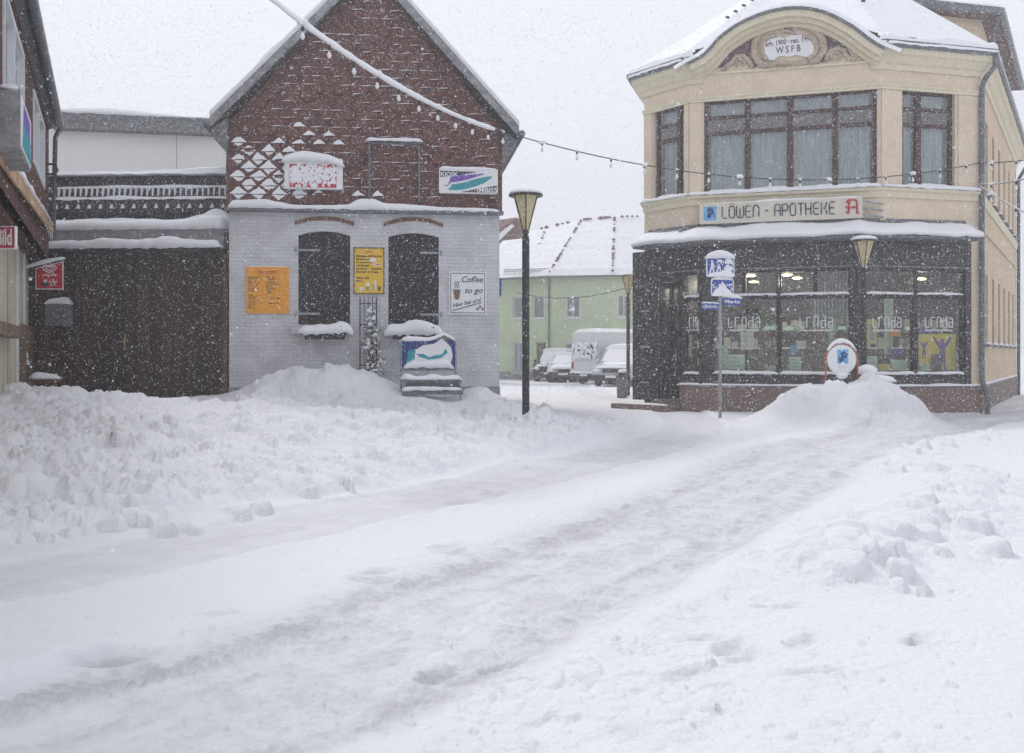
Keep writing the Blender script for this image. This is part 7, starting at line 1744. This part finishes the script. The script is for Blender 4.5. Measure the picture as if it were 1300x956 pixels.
pts = [FR.P(c + (r + .045) * math.cos(R(a)), zc_ + (r + .045) * math.sin(R(a)), 0) for a in range(32, 149, 6)]; mb.snow(pts, FR.n.to_3d() * .09, [.03 + .05 * math.sin(math.pi * i / 19) for i in range(20)], seed=6, lump=.1); mb.build('snow_cap', 'snow', t, smooth=True)

# ------------------------------------------------------------------ strings of lamps over the square
def cable_pts(a, b, sag, n=40):
    return [a.lerp(b, k / n) - UP * sag * 4 * (k / n) * (1 - k / n) for k in range(n + 1)]
def bulb(mb, p, s=1.0): mb.lathe(p - UP * .13 * s, [(.006, 0), (.028 * s, .02), (.034 * s, .05), (.02 * s, .085 * s), (.018, .10)], 8)
def garland(name, label, pts, nb, r, snow_r=0, base=None, first=.0, last=1.0, cap=True):
    t = thing(name, label, 'string lights', pts[0]); mb = MB(); mb.tube(pts, r, n=6); mb.build('cable', 'black', t)
    if snow_r:
        m = int(len(pts) * .92); sp_ = []
        rs = [snow_r * (.85 + .45 * mnoise.noise(p * 2.2) + .25 * mnoise.noise(p * 7)) for p in pts[:m]]; rs[-1] = r; rs[-2] *= .5
        mb = MB(); fine = []; fr_ = []
        for i in range(m - 1):
            for j in range(5): q = pts[i].lerp(pts[i + 1], j / 5); fine.append(q + UP * .01); fr_.append(snow_r * (.8 + .35 * mnoise.noise(q * 1.3) + .22 * mnoise.noise(q * 6)))
        fr_[0] = r; fr_[-1] = r; mb.tube(fine, fr_, n=9); mb.build('snow_sleeve', 'snow', t, smooth=True)
    for k in range(nb):
        f = first + (last - first) * (k + .5) / nb; x = f * (len(pts) - 1); i = min(int(x), len(pts) - 2); p = pts[i].lerp(pts[i + 1], x - i)
        mb = MB(); mb.lathe(p - UP * (.06 + snow_r), [(.02, 0), (.022, .05), (.012, .07)], 8); so = mb.build('socket', 'black', t)
        mb = MB(); bulb(mb, p - UP * (.055 + snow_r)); mb.build('bulb', 'sign_white', so)
        if cap: mb = MB(); mb.blob(p + UP * .012 - UP * (.0), .035 + .03 * (k % 3 == 0), jit=.4, seg=7, rings=5, seed=k, sc=(1.2, 1, .7)); mb.build('snow_cap', 'snow', so)
kc = at(652, 171, 19.7)
a0 = at(318, -22, 13.0); pts = cable_pts(a0, kc, .30)
garland('light_string', 'thick snow-sleeved string of lamps running down to the kiosk house eaves', pts, 11, .012, .050, first=.1, last=.98)
pc2 = at(1243, 207, 23.25)
garland('light_string', 'thin string of small lamps sagging from the kiosk house to the chemist corner', cable_pts(kc, pc2, .62, 60), 15, .011, 0, first=.02, last=1.0)
garland('light_string', 'string of lamps leaving the chemist corner towards the upper right', cable_pts(pc2, at(1340, 196, 22), .05, 14), 3, .011, 0)
garland('light_string', 'snowy string of lamps rising right from the chemist downpipe', cable_pts(at(1244, 234, 23.25), at(1345, 212, 19.5), .10, 14), 3, .011, .016)
garland('light_string', 'string of lamps dropping right from the chemist downpipe', cable_pts(at(1244, 236, 23.25), at(1345, 288, 19.0), .08, 14), 3, .011, .016)
garland('light_string', 'faint distant string of lamps crossing in front of the green house', cable_pts(at(655, 371, 40), at(812, 360, 34), .35, 24), 7, .014, 0)
# clumps of snow on the last loops near the kiosk eaves
# ------------------------------------------------------------------ falling snow
def snowfall():
    rng = np.random.RandomState(3); n = FLAKES
    P_ = np.stack([rng.uniform(-17, 19, n), 1.0 + 25.5 * rng.rand(n) ** .60, rng.uniform(.0, 10.5, n)], 1)
    s = .0030 + .0036 * rng.rand(n) ** 3
    s *= np.clip(.42 + P_[:, 1] / 17.0, .5, 1.25)
    far = P_[:, 1] > 9
    octa = np.array([[1, 0, 0], [-1, 0, 0], [0, 1, 0], [0, -1, 0], [0, 0, 1.25], [0, 0, -1.25]], float)
    of = np.array([[0, 2, 4], [2, 1, 4], [1, 3, 4], [3, 0, 4], [2, 0, 5], [1, 2, 5], [3, 1, 5], [0, 3, 5]])
    tetra = np.array([[1, -.8, -.7], [-1, -.8, -.7], [0, 1, -.7], [0, -.1, 1.1]], float); tf = np.array([[0, 1, 3], [1, 2, 3], [2, 0, 3], [0, 2, 1]])
    Vs, Fs, off = [], [], 0
    for sel, base, f in ((~far, octa, of), (far, tetra, tf)):
        m = int(sel.sum()); k = len(base); A = rng.uniform(-3.1, 3.1, m); c, sn = np.cos(A), np.sin(A)
        v = base[None] * s[sel][:, None, None]; x = v[..., 0] * c[:, None] - v[..., 2] * sn[:, None]; z = v[..., 0] * sn[:, None] + v[..., 2] * c[:, None]
        v = np.stack([x, v[..., 1], z], -1) * (1 + .3 * rng.uniform(-1, 1, (m, k, 1))) + P_[sel][:, None, :]
        Vs.append(v.reshape(-1, 3)); Fs.append((f[None] + (np.arange(m) * k + off)[:, None, None]).reshape(-1, 3)); off += m * k
    V_ = np.concatenate(Vs); F_ = np.concatenate(Fs)
    me = bpy.data.meshes.new('falling_snow'); me.vertices.add(len(V_)); me.vertices.foreach_set('co', V_.ravel())
    me.loops.add(F_.size); me.loops.foreach_set('vertex_index', F_.ravel()); me.polygons.add(len(F_)); me.polygons.foreach_set('loop_start', np.arange(len(F_)) * 3); me.update(calc_edges=True)
    me.materials.append(M['flake']); o = bpy.data.objects.new('falling_snow', me); COL.objects.link(o); o['kind'] = 'stuff'
FLAKES = 600000
snowfall()
# ------------------------------------------------------------------ the air between here and the far houses
mb = MB(); mb.wbox((0, 33, 6.2), (110, 90, 17.0)); hz = mb.build('haze', M['snow']); hz['kind'] = 'stuff'
hm = bpy.data.materials.new('snow_haze'); hm.use_nodes = True; ht_ = hm.node_tree; ht_.nodes.clear()
ho = ht_.nodes.new('ShaderNodeOutputMaterial'); pv = ht_.nodes.new('ShaderNodeVolumePrincipled'); pv.inputs['Color'].default_value = (.97, .975, 1, 1); pv.inputs['Density'].default_value = .0055
pv.inputs['Anisotropy'].default_value = .2
ht_.links.new(pv.outputs[0], ho.inputs['Volume']); hz.data.materials.clear(); hz.data.materials.append(hm)
